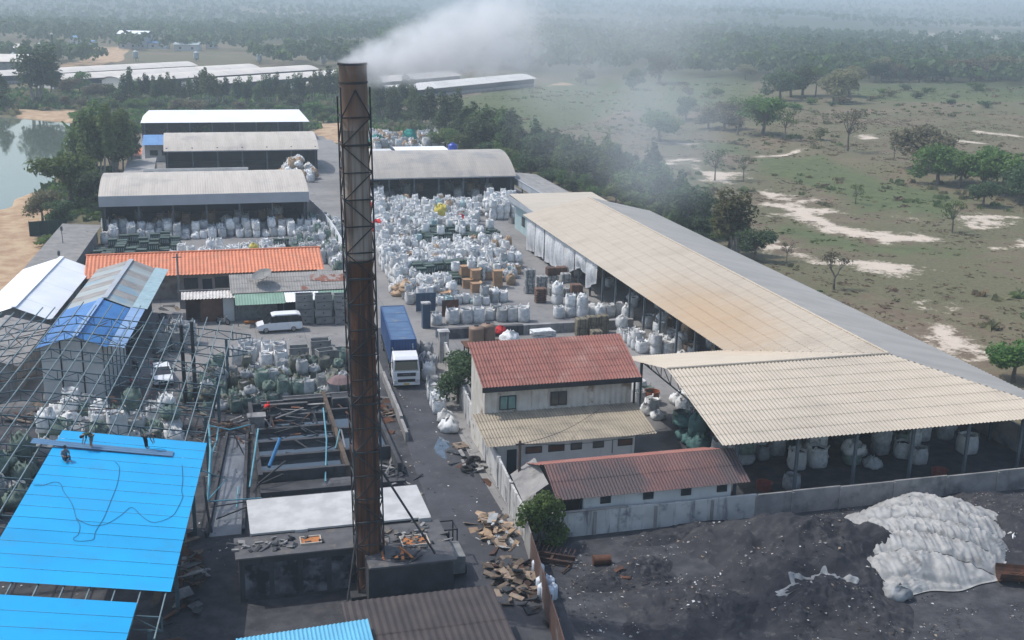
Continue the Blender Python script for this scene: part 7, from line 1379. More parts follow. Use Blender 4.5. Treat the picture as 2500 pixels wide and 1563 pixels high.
LF_E = leaf_mat('eucalyptus_leaf', (0.089, 0.146, 0.053), (0.157, 0.204, 0.074)); LF_B = leaf_mat('broad_leaf', (0.065, 0.126, 0.035), (0.138, 0.211, 0.056)); LF_D = leaf_mat('dark_leaf', (0.052, 0.091, 0.045), (0.095, 0.139, 0.063)); LF_O = leaf_mat('olive_dry_leaf', (0.147, 0.139, 0.085), (0.217, 0.202, 0.116)); LF_F = leaf_mat('far_leaf', (0.055, 0.094, 0.044), (0.113, 0.159, 0.073)); LF_G = leaf_mat('bright_grass_leaf', (0.08, 0.125, 0.035), (0.14, 0.17, 0.055)); LF_Y = leaf_mat('dry_grass_leaf', (0.17, 0.125, 0.08), (0.24, 0.185, 0.12))
LF_Y2 = leaf_mat('olive_grass_leaf', (0.15, 0.145, 0.075), (0.20, 0.185, 0.105)); LF_G2 = leaf_mat('mid_grass_leaf', (0.10, 0.14, 0.05), (0.15, 0.18, 0.075))
BARK = M('grey_bark', (0.16, 0.135, 0.11), (0.10, 0.085, 0.07), scale=3, rough=0.95); BARKP = M('pale_bark', (0.36, 0.33, 0.29), (0.24, 0.21, 0.18), scale=3, rough=0.9)
def leaves(blobs, n, size, seed, shell=0.55, flat=0.0):
    """n leaf sprays spread through ellipsoid blobs (cx,cy,cz,rx,ry,rz); denser near their surface"""
    rg = np.random.default_rng(seed); B = np.array(blobs, float); w = (B[:, 3]*B[:, 4]*B[:, 5])**0.67; w /= w.sum(); k = rg.choice(len(B), n, p=w)
    d = rg.normal(size=(n, 3)); d /= np.linalg.norm(d, axis=1)[:, None]; r = rg.random(n)**(1/3); r = shell+(1-shell)*r+rg.normal(size=n)*0.07; r[rg.random(n) < 0.2] *= 0.6
    C = B[k, :3]+d*r[:, None]*B[k, 3:]
    nrm = d*0.8+rg.normal(size=(n, 3))*0.7+np.array([0, 0, 0.45]); nrm /= np.linalg.norm(nrm, axis=1)[:, None]
    ref = rg.normal(size=(n, 3)); u = np.cross(nrm, ref); u /= np.linalg.norm(u, axis=1)[:, None]; v = np.cross(nrm, u); s = size*rg.uniform(0.55, 1.25, n)[:, None]; e = rg.uniform(0.45, 0.9, n)[:, None]
    droop = np.array([0, 0, -0.25])*s
    q = np.stack([C-u*s*0.5, C+v*s*0.5*e+nrm*s*0.12, C+u*s*0.5+droop, C-v*s*0.5*e-nrm*s*0.05], 1)
    return q.reshape(-1, 3), np.arange(4*n).reshape(n, 4)
def tree_proto(kind, seed):
    rg = random.Random(seed); tr = MB(); blobs = []
    if kind == 'euca':          # tall, upright lobes on bare pale stems
        H = 10.0; bark = BARKP; lf = LF_E
        for k in range(rg.choice((3, 4, 5))):
            a = rg.uniform(0, 6.28); d = rg.uniform(0.3, 1.5); hx = H*rg.uniform(0.68, 1.0); x, y = d*math.cos(a), d*math.sin(a)
            tr.tube([(x*0.25, y*0.25, 0), (x*0.6, y*0.6, hx*0.35), (x, y, hx*0.9)], [0.13, 0.09, 0.03], 6)
            for j in range(3): zc = hx*(0.52+0.19*j); blobs.append((x+rg.uniform(-.3, .3), y+rg.uniform(-.3, .3), zc, (1.25-0.24*j)*rg.uniform(.85, 1.2), (1.25-0.24*j)*rg.uniform(.85, 1.2), hx*0.15))
        n, sz = 2100, 0.46
    elif kind == 'cone':        # narrow dark trees
        H = 9.0; bark = BARK; lf = LF_D; tr.tube([(0, 0, 0), (0.1, 0, H*0.5), (0, 0, H*0.95)], [0.16, 0.1, 0.03], 6)
        for j in range(9): f = j/8; z = H*(0.15+0.78*f); r = 1.75*(1-f)**0.75+0.35; a = rg.uniform(0, 6.28); blobs.append((0.35*math.cos(a)*r, 0.35*math.sin(a)*r, z, r*rg.uniform(.75, 1.05), r*rg.uniform(.75, 1.05), 0.9))
        n, sz = 1900, 0.45
    elif kind == 'round':       # broad crown in clumps
        H = 6.5; bark = BARK; lf = LF_B; tr.tube([(0, 0, 0), (0.15, 0.05, 1.3), (0.1, 0.1, 2.6)], [0.24, 0.18, 0.12], 8)
        for k in range(13):
            a = rg.uniform(0, 6.28); d = rg.uniform(0.3, 2.3); z = rg.uniform(2.2, 5.4)-0.22*d; x, y = d*math.cos(a), d*math.sin(a); r = rg.uniform(0.8, 1.45); blobs.append((x, y, z, r, r, r*0.8)); tr.tube([(0.1, 0.1, 2.0), (x*0.5, y*0.5, z*0.72+0.4), (x, y, z)], [0.1, 0.06, 0.02], 5)
        n, sz = 2300, 0.42
    elif kind == 'open':        # thin, see-through field tree
        H = 6.0; bark = BARK; lf = LF_O; tr.tube([(0, 0, 0), (0.05, 0, 1.6), (0.1, 0, 2.6)], [0.16, 0.11, 0.08], 6)
        for k in range(11):
            a = rg.uniform(0, 6.28); d = rg.uniform(0.5, 2.0); z = rg.uniform(3.2, 5.6); x, y = d*math.cos(a), d*math.sin(a); blobs.append((x, y, z, .75, .75, .6)); tr.tube([(0.1, 0, 2.3), (x*0.5, y*0.5, z*0.8), (x, y, z)], [0.06, 0.04, 0.012], 5)
            for q in range(3): tr.tube([(x*0.6, y*0.6, z*0.85), (x+rg.uniform(-.7, .7), y+rg.uniform(-.7, .7), z+rg.uniform(.1, .9))], [0.025, 0.008], 4)
        n, sz = 420, 0.3
    elif kind == 'bare':        # leafless
        H = 5.0; bark = BARK; lf = LF_O
        def br(p, d, L, r, dep):
            q = p+d*L; tr.tube([p, (p+q)/2+Vector((rg.uniform(-.08, .08), rg.uniform(-.08, .08), 0))*L, q], [r, r*0.8, r*0.55], 5)
            if dep:
                for _ in range(3): e = (d+Vector((rg.uniform(-.75, .75), rg.uniform(-.75, .75), rg.uniform(-.1, .6)))).normalized(); br(q, e, L*rg.uniform(.6, .82), r*0.55, dep-1)
            else: blobs.append((q.x, q.y, q.z, .45, .45, .35))
        br(Vector((0, 0, 0)), Vector((0.05, 0, 1)), 1.4, 0.15, 4); n, sz = 330, 0.22
    else:                       # shrub
        H = 2.0; bark = BARK; lf = LF_B; tr.tube([(0, 0, 0), (0, 0, 1.0)], [0.08, 0.03], 5)
        for k in range(6): a = rg.uniform(0, 6.28); d = rg.uniform(0.1, 0.9); blobs.append((d*math.cos(a), d*math.sin(a), rg.uniform(.5, 1.5), rg.uniform(.5, .8), rg.uniform(.5, .8), .5))
        n, sz = 420, 0.32
    V, Q = leaves(blobs, n, sz, seed, shell=0.35 if kind in ('open', 'bare') else 0.5)
    return tr.mesh('trunk', bark), (V, Q, lf)
_cm = {}
PROTO = {k: [tree_proto(k, 100+17*i+hash(len(k)) % 7) for i in range(n)] for k, n in (('euca', 4), ('cone', 3), ('round', 4), ('open', 3), ('bare', 2), ('shrub', 3))}
HT = dict(euca=10.0, cone=9.0, round=6.5, open=6.0, bare=5.0, shrub=2.0)
def crown_me(kind, i, lf=None):
    tm, (V, Q, l0) = PROTO[kind][i]; l = lf or l0; k = (kind, i, l.name)
    if k not in _cm: _cm[k] = np_mesh('crown', V, Q, l)
    return _cm[k]
def tree(kind, x, y, h, label, group=None, name='tree', cat='tree', lf=None, wide=1.0, z=None):
    i = random.randrange(len(PROTO[kind])); s = h/HT[kind]; t = thing(name, label, cat, (x, y, gz(x, y)-0.05 if z is None else z), random.uniform(0, 6.28), group); t.scale = (s*wide, s*wide, s)
    link('trunk', PROTO[kind][i][0], t); link('crown', crown_me(kind, i, lf), t); return t
def tpx(kind, px, py, hpx, label, group=None, **kw):
    g = G(px, py); d = (g-Vector((0, 0, CAM_H))).length; return tree(kind, g.x, g.y, hpx*d/F_PX, label, group, **kw)
# eucalyptus group by the pond
for k, (px, py, h) in enumerate(((195, 440, 140), (225, 445, 170), (250, 448, 185), (275, 442, 175), (300, 436, 165), (318, 420, 150), (240, 420, 165), (280, 415, 165), (210, 415, 140))): tpx('euca', px, py, h, 'tall eucalyptus in the dense clump between the pond and the warehouses', 'eucalyptus clump by the pond', name='eucalyptus_tree', wide=1.15)
tpx('round', 175, 505, 128, 'broad round green tree on the near pond bank', wide=1.35); tpx('round', 215, 512, 95, 'dark leafy tree behind the fence at the left warehouse corner', lf=LF_D); tpx('round', 105, 545, 78, 'dull olive tree leaning over the earth bank of the pond', lf=LF_O, wide=1.2); tpx('round', 155, 555, 70, 'low dark tree behind the green netted fence', lf=LF_D, wide=1.3)
tpx('euca', 150, 420, 60, 'small slender eucalyptus at the edge of the pond', name='eucalyptus_tree'); tpx('shrub', 135, 600, 34, 'bushy shrub growing beside the grey lean-to at the left edge', name='shrub', cat='shrub', wide=2); tpx('round', 10, 770, 70, 'leafy tree cut off by the left edge beside the white gabled roof', wide=1.1)
t = thing('net_fence', 'dark green netting fence on the earth bank above the grey lean-to', 'fence', (*G(120, 575)[:2], 0), R(12)); NET = M('green_netting', (0.022, 0.045, 0.036), (0.015, 0.03, 0.026), scale=2, rough=0.9)
for k in range(4): MB().box(-2.6+k*1.3, -2.6+(k+1)*1.3-0.03, -0.03, 0.03, 0, 2.2).build('net_panel', NET, t); MB().bar((-2.6+k*1.3, 0.06, 0), (-2.6+k*1.3, 0.06, 2.3), 0.07).build('post', STEEL, t)
# far side of the pond
tpx('euca', 85, 252, 142, 'big dark tree on the far bank of the pond', name='eucalyptus_tree', lf=LF_D, wide=1.7); tpx('cone', 2, 270, 90, 'dark tree cut off by the left edge on the far pond bank', wide=1.6); tpx('round', 125, 225, 60, 'dark leafy tree right of the big tree on the far pond bank', lf=LF_D); tpx('euca', 140, 165, 62, 'slim tree beside the dark mast near the farm sheds', name='eucalyptus_tree')
for k, (px, py, h) in enumerate(((170, 235, 45), (195, 222, 50), (230, 245, 48), (262, 240, 42), (300, 262, 45), (160, 262, 30), (120, 262, 32), (240, 270, 36), (280, 280, 40), (205, 265, 30))): tpx('round', px, py, h, 'bushy tree in the scrub between the pond and the farm sheds', 'trees in the scrub beyond the pond', lf=random.choice((LF_D, LF_B, LF_O)), wide=1.25)
# row of eucalyptus behind the warehouses
xs = [310, 335, 352, 380, 402, 418, 445, 466, 488, 512, 532, 548, 575, 600, 612, 635, 652, 668, 690, 706, 722, 745, 762, 785, 803, 818]
for k, px in enumerate(xs): tpx('euca', px, 262-4*(k % 3)-8*(px > 740), random.choice((66, 72, 78, 84, 92)), 'slender eucalyptus, '+nth(k, len(xs))+' in the row behind the white-roofed warehouse', 'eucalyptus row behind the warehouses', name='eucalyptus_tree', lf=random.choice((LF_E, LF_D, LF_D)), wide=0.95)
for k, (px, py) in enumerate(((330, 275), (380, 272), (440, 274), (520, 275), (590, 277), (650, 272), (720, 268), (770, 285), (790, 300), (810, 285), (480, 280), (690, 285))): tpx('round', px, py, random.choice((28, 34, 40)), 'low bush at the foot of the eucalyptus row', 'bushes under the eucalyptus row', name='shrub', cat='shrub', lf=random.choice((LF_D, LF_B, LF_O)), wide=1.5)
# tree line along the right boundary
row = [(915, 262, 90), (940, 285, 88), (962, 290, 80), (985, 282, 95), (1005, 292, 82), (1025, 300, 70), (1052, 318, 100), (1078, 330, 78), (1100, 330, 110), (1118, 345, 92), (1135, 348, 95), (1160, 355, 90), (1185, 365, 100), (1205, 372, 122), (1225, 380, 110), (1250, 392, 92), (1275, 402, 100), (1305, 410, 118), (1330, 420, 112), (1352, 430, 105), (1380, 438, 110), (1405, 446, 120), (1432, 452, 118), (1455, 458, 125), (1478, 462, 132), (1500, 470, 130), (1520, 478, 120), (1545, 492, 112), (1572, 498, 118), (1590, 505, 150), (1612, 515, 110), (1640, 535, 112), (1665, 548, 105), (1690, 560, 118), (1712, 572, 100)]
for k, (px, py, h) in enumerate(row): tpx('cone' if k % 5 in (2, 4) else ('round' if k % 5 == 3 and k > 10 else 'euca'), px, py+8, h*1.12, 'slender tree, '+nth(k, len(row))+' in the boundary line behind the sheds', 'trees along the right boundary', wide=1.3, lf=random.choice((LF_D, LF_E, LF_D)))
for k in range(26):
    q = k/25; px = 1060+q*650; tpx('round' if k % 2 else 'euca', px, 345+q*215+14, 36+30*random.random(), 'bushy tree, '+nth(k, 26)+' in the lower growth under the boundary trees', 'lower growth along the boundary', lf=random.choice((LF_D, LF_B, LF_E, LF_D)), wide=1.5)
tpx('round', 905, 285, 62, 'bright leafy bush-like tree right beside the chimney top', wide=1.4); tpx('round', 965, 270, 66, 'round leafy tree in front of the white poultry house', wide=1.3)
tpx('euca', 1800, 625, 172, 'yellowish tall tree overhanging the ridge of the long shed', name='eucalyptus_tree', lf=leaf_mat('yellow_olive_leaf', (0.10, 0.115, 0.04), (0.16, 0.16, 0.06)), wide=1.5); tpx('round', 1840, 640, 85, 'dark leafy tree at the right end of the boundary line', lf=LF_D, wide=1.3); tpx('round', 1780, 605, 95, 'dense green tree at the foot of the yellowish tall tree', wide=1.3)
# field trees
for a in ((1905, 252, 78, 'round', 'leafy tree at the left end of the clump on the mound in the field', LF_D), (1930, 245, 76, 'round', 'second tree from the left in the clump on the field mound', LF_D), (1958, 243, 74, 'round', 'third tree from the left in the clump on the field mound', LF_D), (1990, 246, 72, 'open', 'thin open tree in the middle of the clump on the field mound', LF_B), (2035, 258, 88, 'round', 'greyish tree at the right of the clump on the field mound', LF_O), (2072, 246, 78, 'round', 'pale leafy tree just right of the field clump', LF_O),
          (2068, 380, 102, 'open', 'lone umbrella-shaped thin tree in the middle of the field', LF_O), (2002, 352, 34, 'round', 'small round bush left of the lone thin tree', LF_O), (1915, 352, 76, 'open', 'thin tree with sparse leaves at the bank edge', LF_B), (1860, 340, 100, 'round', 'leafy tree at the right of the bank thicket', LF_B), (1800, 335, 95, 'open', 'sparse tree in the middle of the bank thicket', LF_B), (1765, 325, 80, 'round', 'dull tree in the bank thicket', LF_O), (1730, 318, 66, 'round', 'grey-green tree at the left of the bank thicket', LF_O), (1675, 300, 60, 'round', 'low tree left of the bank thicket', LF_D), (1610, 345, 92, 'round', 'broad tree rising out of the smoke beside the sand track', LF_B),
          (2250, 430, 120, 'round', 'brown-grey tree behind the green one at the right of the field', LF_O), (2290, 455, 105, 'round', 'big bright green tree at the right of the field', LF_B), (2340, 462, 85, 'round', 'green bushy tree beside the big bright one', LF_B), (2400, 470, 110, 'round', 'broad green tree near the right edge', LF_B), (2450, 480, 122, 'round', 'tall green tree near the right edge', LF_B), (2490, 500, 100, 'round', 'dark tree cut off by the right edge', LF_D), (2400, 505, 70, 'round', 'dark purple-grey bush below the trees near the right edge', LF_D),
          (2325, 565, 78, 'open', 'thin dusty green tree standing alone on the sand', LF_B), (1745, 440, 80, 'open', 'sparse thin tree on the sandy bank', LF_B), (1815, 438, 60, 'open', 'small yellow-green tree on the sandy bank', LF_G), (2088, 498, 50, 'open', 'tiny slender tree in the green hollow', LF_G), (2182, 395, 38, 'open', 'small dark sapling on the dry bank', LF_D),
          (2035, 712, 108, 'bare', 'leafless branching tree beyond the long shed ridge', LF_O), (2475, 925, 120, 'round', 'bright green tree at the right edge behind the near shed', LF_B), (1920, 640, 48, 'open', 'thin grey-green bush beside the sand patch', LF_O), (1800, 130, 45, 'round', 'dark tree in the smoke behind the field', LF_D), (1820, 195, 46, 'round', 'round dusty tree in the meadow left of the field clump', LF_O), (1610, 205, 78, 'round', 'large dim tree in the drifting smoke', LF_D), (1545, 225, 55, 'round', 'dim tree at the left of the smoke', LF_D), (1430, 205, 50, 'round', 'hazy shrub-like tree behind the poultry house', LF_O)):
    tpx(a[3], a[0], a[1], a[2], a[4], lf=a[5], wide=1.3 if a[3] == 'round' else 1.1)
for k in range(26):
    px = 2120+k*15.5; tpx('round', px, 196+6*math.sin(k*1.7)+random.uniform(-8, 6), random.choice((40, 48, 56, 62)), 'leafy tree, '+nth(k, 26)+' in the belt beyond the green meadow', 'tree belt beyond the green meadow', lf=random.choice((LF_B, LF_D, LF_O)), wide=1.4)
for k in range(30): px = 1660+random.uniform(0, 800); tpx('shrub', px, random.uniform(225, 275), random.uniform(10, 20), 'low bush in the far meadow', 'bushes in the far meadow', name='shrub', cat='shrub', lf=random.choice((LF_B, LF_O, LF_D)), wide=1.8)
tpx('round', 1120, 985, 140, 'dark green tree standing between the road wall and the two-storey house', wide=1.1, lf=LF_D); tree('round', 20.45, 66.0, 4.6, 'bright green young tree at the corner of the low maroon-roofed building', wide=0.85); tree('shrub', 21.6, 65.9, 1.7, 'low green shrub below the young tree at the wall corner', name='shrub', cat='shrub')
tpx('bare', 2460, 1000, 60, 'spindly bare sapling beyond the near shed at the right edge', lf=LF_G)
# undergrowth: grass tufts and low bushes over the field
def scatter(n, box, seed, mask, sz, mats, name, label, k=5, zmul=1.0):
    rg = np.random.default_rng(seed); x = rg.uniform(box[0], box[1], n); y = rg.uniform(box[2], box[3], n); ok = mask(x, y); x, y = x[ok], y[ok]; n = len(x)
    z = np.array([gz(a, b_) for a, b_ in zip(x, y)]); s = sz*rg.uniform(0.4, 1.3, n)*(0.6+vnoise(x, y, 9, seed)); X = np.repeat(x, k); Y = np.repeat(y, k); Z = np.repeat(z, k); S = np.repeat(s, k); m = n*k
    a = rg.uniform(0, 6.28, m); C = np.stack([X+rg.normal(size=m)*S*0.45, Y+rg.normal(size=m)*S*0.45, Z-0.03], -1); u = np.stack([np.cos(a), np.sin(a), rg.normal(size=m)*0.15], -1); h = np.stack([rg.normal(size=m)*0.35, rg.normal(size=m)*0.35, rg.uniform(0.5, 1.0, m)*zmul], -1); S = S[:, None]
    V = np.stack([C-u*S*0.5, C+u*S*0.5, C+u*S*0.32+h*S, C-u*S*0.25+h*S*0.85], 1).reshape(-1, 3); mi = np.repeat(rg.integers(0, len(mats), n), k)
    tag(link(name, np_mesh(name, V, np.arange(4*m).reshape(m, 4), mats, mi)), label, kind='stuff')
def fmask(x, y):
    ii = np.clip(np.searchsorted(gx, x)-1, 0, len(gx)-1); jj = np.clip(np.searchsorted(gy, y)-1, 0, len(gy)-1)
    return (yardm[ii, jj] < 0.05) & (sandm[ii, jj] < 0.35) & (earthm[ii, jj] < 0.5) & (pondd[ii, jj] < -1.5)
def gmask(v, lo=True):
    def f(x, y):
        ii = np.clip(np.searchsorted(gx, x)-1, 0, len(gx)-1); jj = np.clip(np.searchsorted(gy, y)-1, 0, len(gy)-1); g_ = greenm[ii, jj]
        return fmask(x, y) & ((g_ > 0.4) if not lo else (g_ < 0.5)) & (vnoise(x, y, 5, v) > 0.35)
    return f
scatter(26000, (66, 260, 60, 330), 21, gmask(1), 0.42, [LF_Y, LF_Y, LF_Y2], 'dry_grass', 'dry brown grass tufts over the field', zmul=0.35)
scatter(12000, (66, 330, 120, 430), 22, gmask(2, False), 0.42, [LF_G, LF_G2], 'green_grass', 'green grass and weeds in the damp hollows', zmul=0.35)
scatter(4200, (60, 420, 75, 470), 23, lambda x, y: fmask(x, y) & (vnoise(x, y, 22, 5) > 0.52), 0.8, [LF_Y2, LF_G2, LF_Y2, LF_Y], 'undergrowth', 'low scrub scattered over the fields', k=9, zmul=0.8)
scatter(2200, (-60, 60, 300, 430), 24, lambda x, y: fmask(x, y), 1.6, [LF_D, LF_B, LF_O], 'undergrowth', 'scrub between the warehouses and the farm sheds', k=9)
scatter(900, (-45, -12, 185, 240), 25, lambda x, y: fmask(x, y), 0.9, [LF_D, LF_B], 'undergrowth', 'weeds under the trees by the pond', k=9)
# far woods
def far_woods():
    rg = np.random.default_rng(5); n = 21000; r = 430*np.exp(rg.random(n)**1.1*2.35); a = R(YAW)+rg.uniform(-0.62, 0.62, n); x, y = r*np.sin(a), r*np.cos(a)
    keep = vnoise(x, y, 95, 12) > 0.2
    farm = (x < 150) & (y < 560); farm |= (x < 30) & (y < 800) & (x > -120) & (vnoise(x, y, 60, 3) < 0.7)
    med = (x > 150) & (r < 560); sandc = (x > 700) & (y > 1150) & (y < 1400)
    keep &= ~farm & ~med & ~sandc; x, y, r = x[keep], y[keep], r[keep]; n = len(x)
    h = rg.uniform(5.5, 11, n)*(0.8+0.5*vnoise(x, y, 130, 7)); w = h*rg.uniform(0.3, 0.5, n); z = np.array([gz(p, q) for p, q in zip(x, y)])
    k = 18; X = np.repeat(x, k); Y = np.repeat(y, k); Z = np.repeat(z, k); Hh = np.repeat(h, k); Wd = np.repeat(w, k); m = n*k
    d = rg.normal(size=(m, 3)); d /= np.linalg.norm(d, axis=1)[:, None]; d[:, 2] = np.abs(d[:, 2])*1.0-0.15
    C = np.stack([X+d[:, 0]*Wd*0.8, Y+d[:, 1]*Wd*0.8, Z+Hh*(0.5+0.45*d[:, 2])], -1); nn = d+rg.normal(size=(m, 3))*0.5; nn /= np.linalg.norm(nn, axis=1)[:, None]; u = np.cross(nn, rg.normal(size=(m, 3))); u /= np.linalg.norm(u, axis=1)[:, None]; v = np.cross(nn, u); S = (Wd*rg.uniform(0.35, 0.8, m))[:, None]
    V = np.stack([C-u*S*0.6, C+v*S*0.5, C+u*S*0.6, C-v*S*0.5], 1).reshape(-1, 3); mi = np.repeat(rg.choice(3, n, p=[0.6, 0.25, 0.15]), k)
    tag(link('far_woods', np_mesh('far_woods', V, np.arange(4*m).reshape(m, 4), [LF_F, LF_D, LF_B], mi)), 'hazy woodland stretching to the horizon', kind='stuff')
far_woods()
# ================================================================== farm sheds far behind
PALE = M('pale_farm_roof', (0.66, 0.60, 0.53), (0.58, 0.53, 0.47), scale=0.15, rough=0.55); PALE2 = M('white_farm_roof', (0.72, 0.68, 0.62), (0.66, 0.62, 0.57), scale=0.15, rough=0.5)
ends = [((1275, 190), 92, PALE2, 'nearest long pale poultry house with a dark open side, right of the chimney'), ((1095, 183), 95, PALE, 'long pale poultry house just behind the nearest one, right of the chimney'), ((900, 175), 100, PALE, 'long pale poultry house half hidden by the chimney'), ((751, 168), 105, PALE, 'long pale poultry house behind the eucalyptus row, just left of the chimney'), ((609, 165), 105, PALE, 'long pale poultry house behind the middle of the eucalyptus row'), ((457, 159), 110, PALE, 'farthest long pale poultry house of the group, below the grassy mound')]
DA = math.atan2(0.69, 0.72)
for (px, py), L_, m_, lab in ends:
    e = G(px, py, 3.0); t = thing('poultry_house', lab, 'farm shed', (e.x, e.y, 0), DA+math.pi)
    for k in range(6): MB().grid(lambda u, v: (L_*(k+u*0.995)/6, 6.8*(2*v-1), 3.0+1.75*math.cos((2*v-1)*1.45)-0.15), 2, 12).build('roof_sheet', m_, t)
    for s in (-1, 1): MB().box(0.5, L_-0.5, s*5.9-0.08, s*5.9+0.08, 0, 1.1).build('side_wall', CONC, t); MB().box(0.5, L_-0.5, s*5.85-0.03, s*5.85+0.03, 1.1, 2.9).build('curtain', M('dark_curtain', (0.035, 0.05, 0.075), (0.028, 0.04, 0.06), rough=0.8), t)
    for x in (0.6, L_-0.6): MB().extr([(-5.8, 0), (5.8, 0), (5.8, 3.0), (3, 4.0), (0, 4.45), (-3, 4.0), (-5.8, 3.0)], 'X', x-0.08, x+0.08).build('end_wall', PALE2, t)
for (px0, py0, L_, wd_, lab) in ((-60, 150, 80, 26, 'very large pale-roofed farm shed at the left edge beyond the pond'), (-80, 122, 110, 30, 'distant pale-roofed farm shed at the top left edge')):
    e = G(px0+140, py0, 4.0); t = thing('farm_shed', lab, 'farm shed', (e.x, e.y, 0), math.pi-0.05)
    for k in range(4): MB().grid(lambda u, v: (L_*(k+u*0.995)/4, wd_*0.5*(2*v-1), 4.0+3.0*math.cos((2*v-1)*1.4)), 2, 8).build('roof_sheet', PALE, t)
    MB().box(1, L_-1, -wd_*0.45, wd_*0.45, 0, 4.0).build('wall', CONC, t)
SILO = M('galvanised_silo', (0.36, 0.40, 0.41), (0.29, 0.33, 0.34), scale=0.6, rough=0.5)
for (px, py, lab) in ((35, 158, 'grey feed silo in front of the large farm shed at the left edge'), (100, 128, 'grey feed silo beside the dark mast'), (332, 150, 'grey feed silo below the grassy mound'), (480, 152, 'grey feed silo among bushes behind the eucalyptus row'), (633, 158, 'grey feed silo above the middle of the eucalyptus row'), (790, 162, 'grey feed silo just left of the chimney top'), (1126, 180, 'grey feed silo in the smoke behind the pale poultry houses')):
    g = G(px, py); t = thing('feed_silo', lab, 'silo', (g.x, g.y, 0)); MB().lathe([(0.4, 0.9), (1.35, 2.0), (1.35, 4.6), (0.25, 5.5), (0.02, 5.52)], 14).build('bin', SILO, t)
    for a in range(4): MB().bar((1.2*math.cos(a*1.571), 1.2*math.sin(a*1.571), 0), (1.25*math.cos(a*1.571), 1.25*math.sin(a*1.571), 2.1), 0.12).build('leg', STEEL, t)
def hut(px, py, w, d, h, roof, lab, wall=WHITEW, flat=0.15, nwin=2, name='farm_house'):
    g = G(px, py); t = thing(name, lab, 'house', (g.x, g.y, gz(g.x, g.y)-0.1), R(-14)); MB().box(-w/2, w/2, 0, d, 0, h).build('wall', wall, t); r_ = flat*d
    MB().add([(-w/2-0.5, -0.7, h+0.05), (w/2+0.5, -0.7, h+0.05), (w/2+0.5, d/2, h+r_), (-w/2-0.5, d/2, h+r_), (-w/2-0.5, d+0.7, h+0.05), (w/2+0.5, d+0.7, h+0.05)], [(0, 1, 2, 3), (3, 2, 5, 4)]).build('roof', roof, t)
    for k in range(nwin): window(t, -w/2+w*(k+0.5)/nwin, 0.0, 1.0, 1.3, 1.3, mullion=False)
    return t
hut(325, 121, 17, 12, 8.5, WHITER, 'tall grey-walled barn with a white roof behind the grassy mound', wall=GUTT, nwin=3, name='farm_barn'); hut(385, 122, 11, 7, 3.4, BLUEF, 'low white house with a blue roof right of the tall barn'); hut(455, 126, 14, 8, 3.6, M('grey_green_roof', (0.36, 0.42, 0.43), rough=0.6), 'low white house with two dark openings and a grey roof'); hut(515, 120, 6, 6, 3.0, BLUEF, 'small far house with a pale blue roof beside the woods', nwin=1); hut(182, 114, 6, 6, 5.0, BLUEF, 'narrow far house with a blue roof on the earth road', nwin=1); hut(215, 116, 7, 6, 3.0, BLUEF, 'far hut with a faded blue roof beside the earth road', nwin=1); hut(2430, 158, 16, 8, 4.0, BLUEF, 'far shed with a pale blue roof among the trees at the right edge', nwin=1)
g = G(133, 165); t = thing('mast', 'tall dark mast standing among the farm sheds at the left', 'mast', (g.x, g.y, 0)); MB().tube([(0, 0, 0), (0, 0, 14.5)], [0.5, 0.35], 8).build('shaft', M('mossy_mast', (0.08, 0.10, 0.075), (0.06, 0.08, 0.06), rough=0.9), t); MB().lathe([(0.3, 14.3), (0.6, 14.4), (0.6, 14.9), (0.1, 15.1)], 10).build('lamp_head', WHITEW, t)
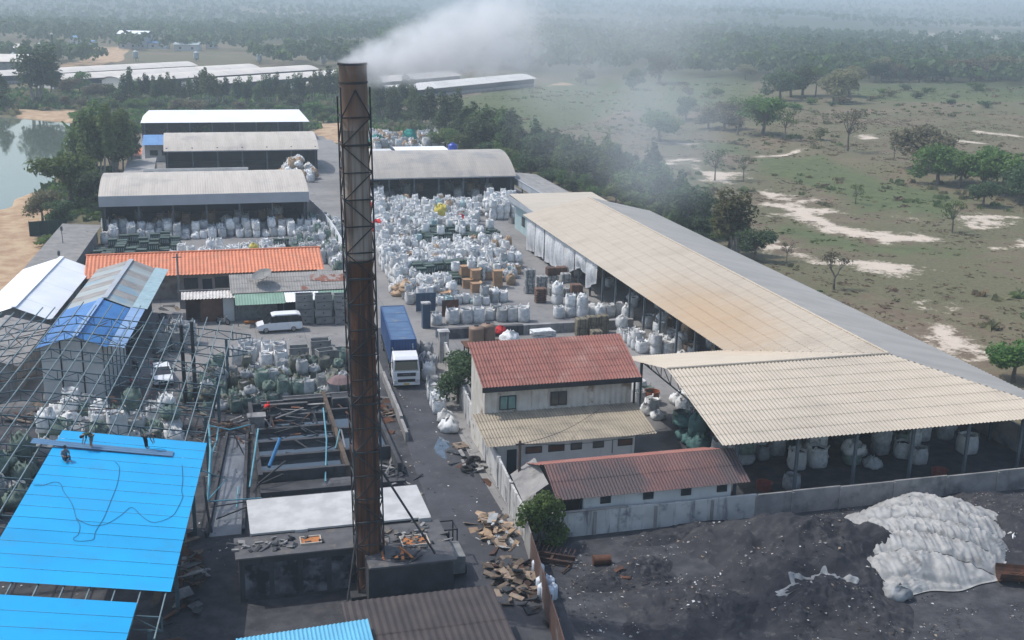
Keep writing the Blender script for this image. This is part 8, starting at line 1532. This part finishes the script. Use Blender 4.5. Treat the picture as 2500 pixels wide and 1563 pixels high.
# ================================================================== smoke and haze
def smoke(name, label, p0, p1, r0, r1, dens, nscale, seed, cut=0.38, col=(0.86, 0.89, 0.93), fall=1.0, soft_in=0.5, fadeend=0.75):
    p0, p1 = Vector(p0), Vector(p1); L = (p1-p0).length; mb = MB(); prof = []
    n = 10; ring = 14
    for i in range(n+1):
        f = i/n; r = (r0+(r1-r0)*f**0.8)*1.02
        for j in range(ring): a = 2*math.pi*j/ring; mb.v.append((L*f, r*math.cos(a), r*math.sin(a)))
    for i in range(n):
        for j in range(ring): mb.f.append((i*ring+j, i*ring+(j+1) % ring, (i+1)*ring+(j+1) % ring, (i+1)*ring+j)); mb.m.append(0)
    mb.f.append(tuple(range(ring))[::-1]); mb.f.append(tuple(n*ring+j for j in range(ring))); mb.m += [0, 0]
    m = bpy.data.materials.new(name); m.use_nodes = True; nt = m.node_tree; nt.nodes.clear(); out = nt.nodes.new('ShaderNodeOutputMaterial'); pv = nt.nodes.new('ShaderNodeVolumePrincipled'); nt.links.new(pv.outputs[0], out.inputs['Volume'])
    pv.inputs['Color'].default_value = (*col, 1); pv.inputs['Anisotropy'].default_value = 0.35
    tc = nt.nodes.new('ShaderNodeTexCoord'); sp = nt.nodes.new('ShaderNodeSeparateXYZ'); nt.links.new(tc.outputs['Object'], sp.inputs[0])
    f = mth(nt, 'DIVIDE', sp.outputs[0], L, clamp=True); rr = mth(nt, 'MULTIPLY_ADD', mth(nt, 'POWER', f, 0.8), r1-r0, r0)
    rad_ = mth(nt, 'DIVIDE', mth(nt, 'SQRT', mth(nt, 'ADD', mth(nt, 'MULTIPLY', sp.outputs[1], sp.outputs[1]), mth(nt, 'MULTIPLY', sp.outputs[2], sp.outputs[2]))), rr)
    ad = nt.nodes.new('ShaderNodeVectorMath'); ad.operation = 'ADD'; nt.links.new(tc.outputs['Object'], ad.inputs[0]); ad.inputs[1].default_value = (seed*7.3, seed*3.1, seed)
    nn = nz(nt, ad.outputs[0], nscale, 4.0, 0.6)
    body = mth(nt, 'SUBTRACT', mth(nt, 'MULTIPLY_ADD', nn, 1.5, -cut), mth(nt, 'MULTIPLY', mth(nt, 'POWER', rad_, 1.6), soft_in), clamp=True)
    edge = mth(nt, 'SUBTRACT', 1.0, ramp(nt, rad_, 0.55, 1.0)); end = mth(nt, 'SUBTRACT', 1.0, ramp(nt, f, fadeend*0.6, 1.0))
    thin = mth(nt, 'POWER', mth(nt, 'DIVIDE', r0, rr), fall)
    d = mth(nt, 'MULTIPLY', mth(nt, 'MULTIPLY', body, edge), mth(nt, 'MULTIPLY', mth(nt, 'MULTIPLY', end, thin), dens))
    nt.links.new(d, pv.inputs['Density'])
    o = mb.build(name, m, None, loc=p0); o.rotation_mode = 'QUATERNION'; o.rotation_quaternion = (p1-p0).to_track_quat('X', 'Z'); tag(o, label, 'smoke', kind='stuff'); return o
top = Vector((CHX-0.55, CHY, CHZ-0.15))
smoke('smoke_plume', 'thick white smoke pouring from the chimney mouth', top+Vector((-0.55, -0.1, -0.3)), top+Vector((12.5, 3.8, 2.5)), 0.95, 3.9, 3.6, 0.75, 1, cut=0.27, fall=0.75, soft_in=0.45, fadeend=1.0, col=(0.99, 0.995, 1.0))
smoke('smoke_drift', 'thin smoke drifting right from the plume', top+Vector((3.5, 2.0, 0.9)), top+Vector((40, 30, -1.0)), 2.3, 9.5, 0.27, 0.15, 3, cut=0.42, col=(0.93, 0.96, 0.99), fall=1.0, soft_in=0.35)
smoke('smoke_drift', 'bluish smoke sinking over the boundary trees', Vector((22, 76, 28)), Vector((98, 205, 5)), 4.0, 17.0, 0.028, 0.085, 5, cut=0.40, col=(0.86, 0.92, 0.99), fall=0.5, soft_in=0.3)
SC.cycles.volume_step_rate = 1.0
# air over the whole site
hzm = bpy.data.materials.new('haze_air'); hzm.use_nodes = True; nt = hzm.node_tree; nt.nodes.clear(); out = nt.nodes.new('ShaderNodeOutputMaterial'); pv = nt.nodes.new('ShaderNodeVolumePrincipled'); nt.links.new(pv.outputs[0], out.inputs['Volume'])
pv.inputs['Color'].default_value = (0.78, 0.90, 1.0, 1); pv.inputs['Density'].default_value = 0.00044; pv.inputs['Anisotropy'].default_value = 0.15
try: hzm.cycles.homogeneous_volume = True
except Exception: pass
tag(MB().box(-9500, 9500, -700, 14500, -12.0, 125.0).build('haze', hzm), kind='stuff', label='pale bluish haze hanging over the whole landscape')
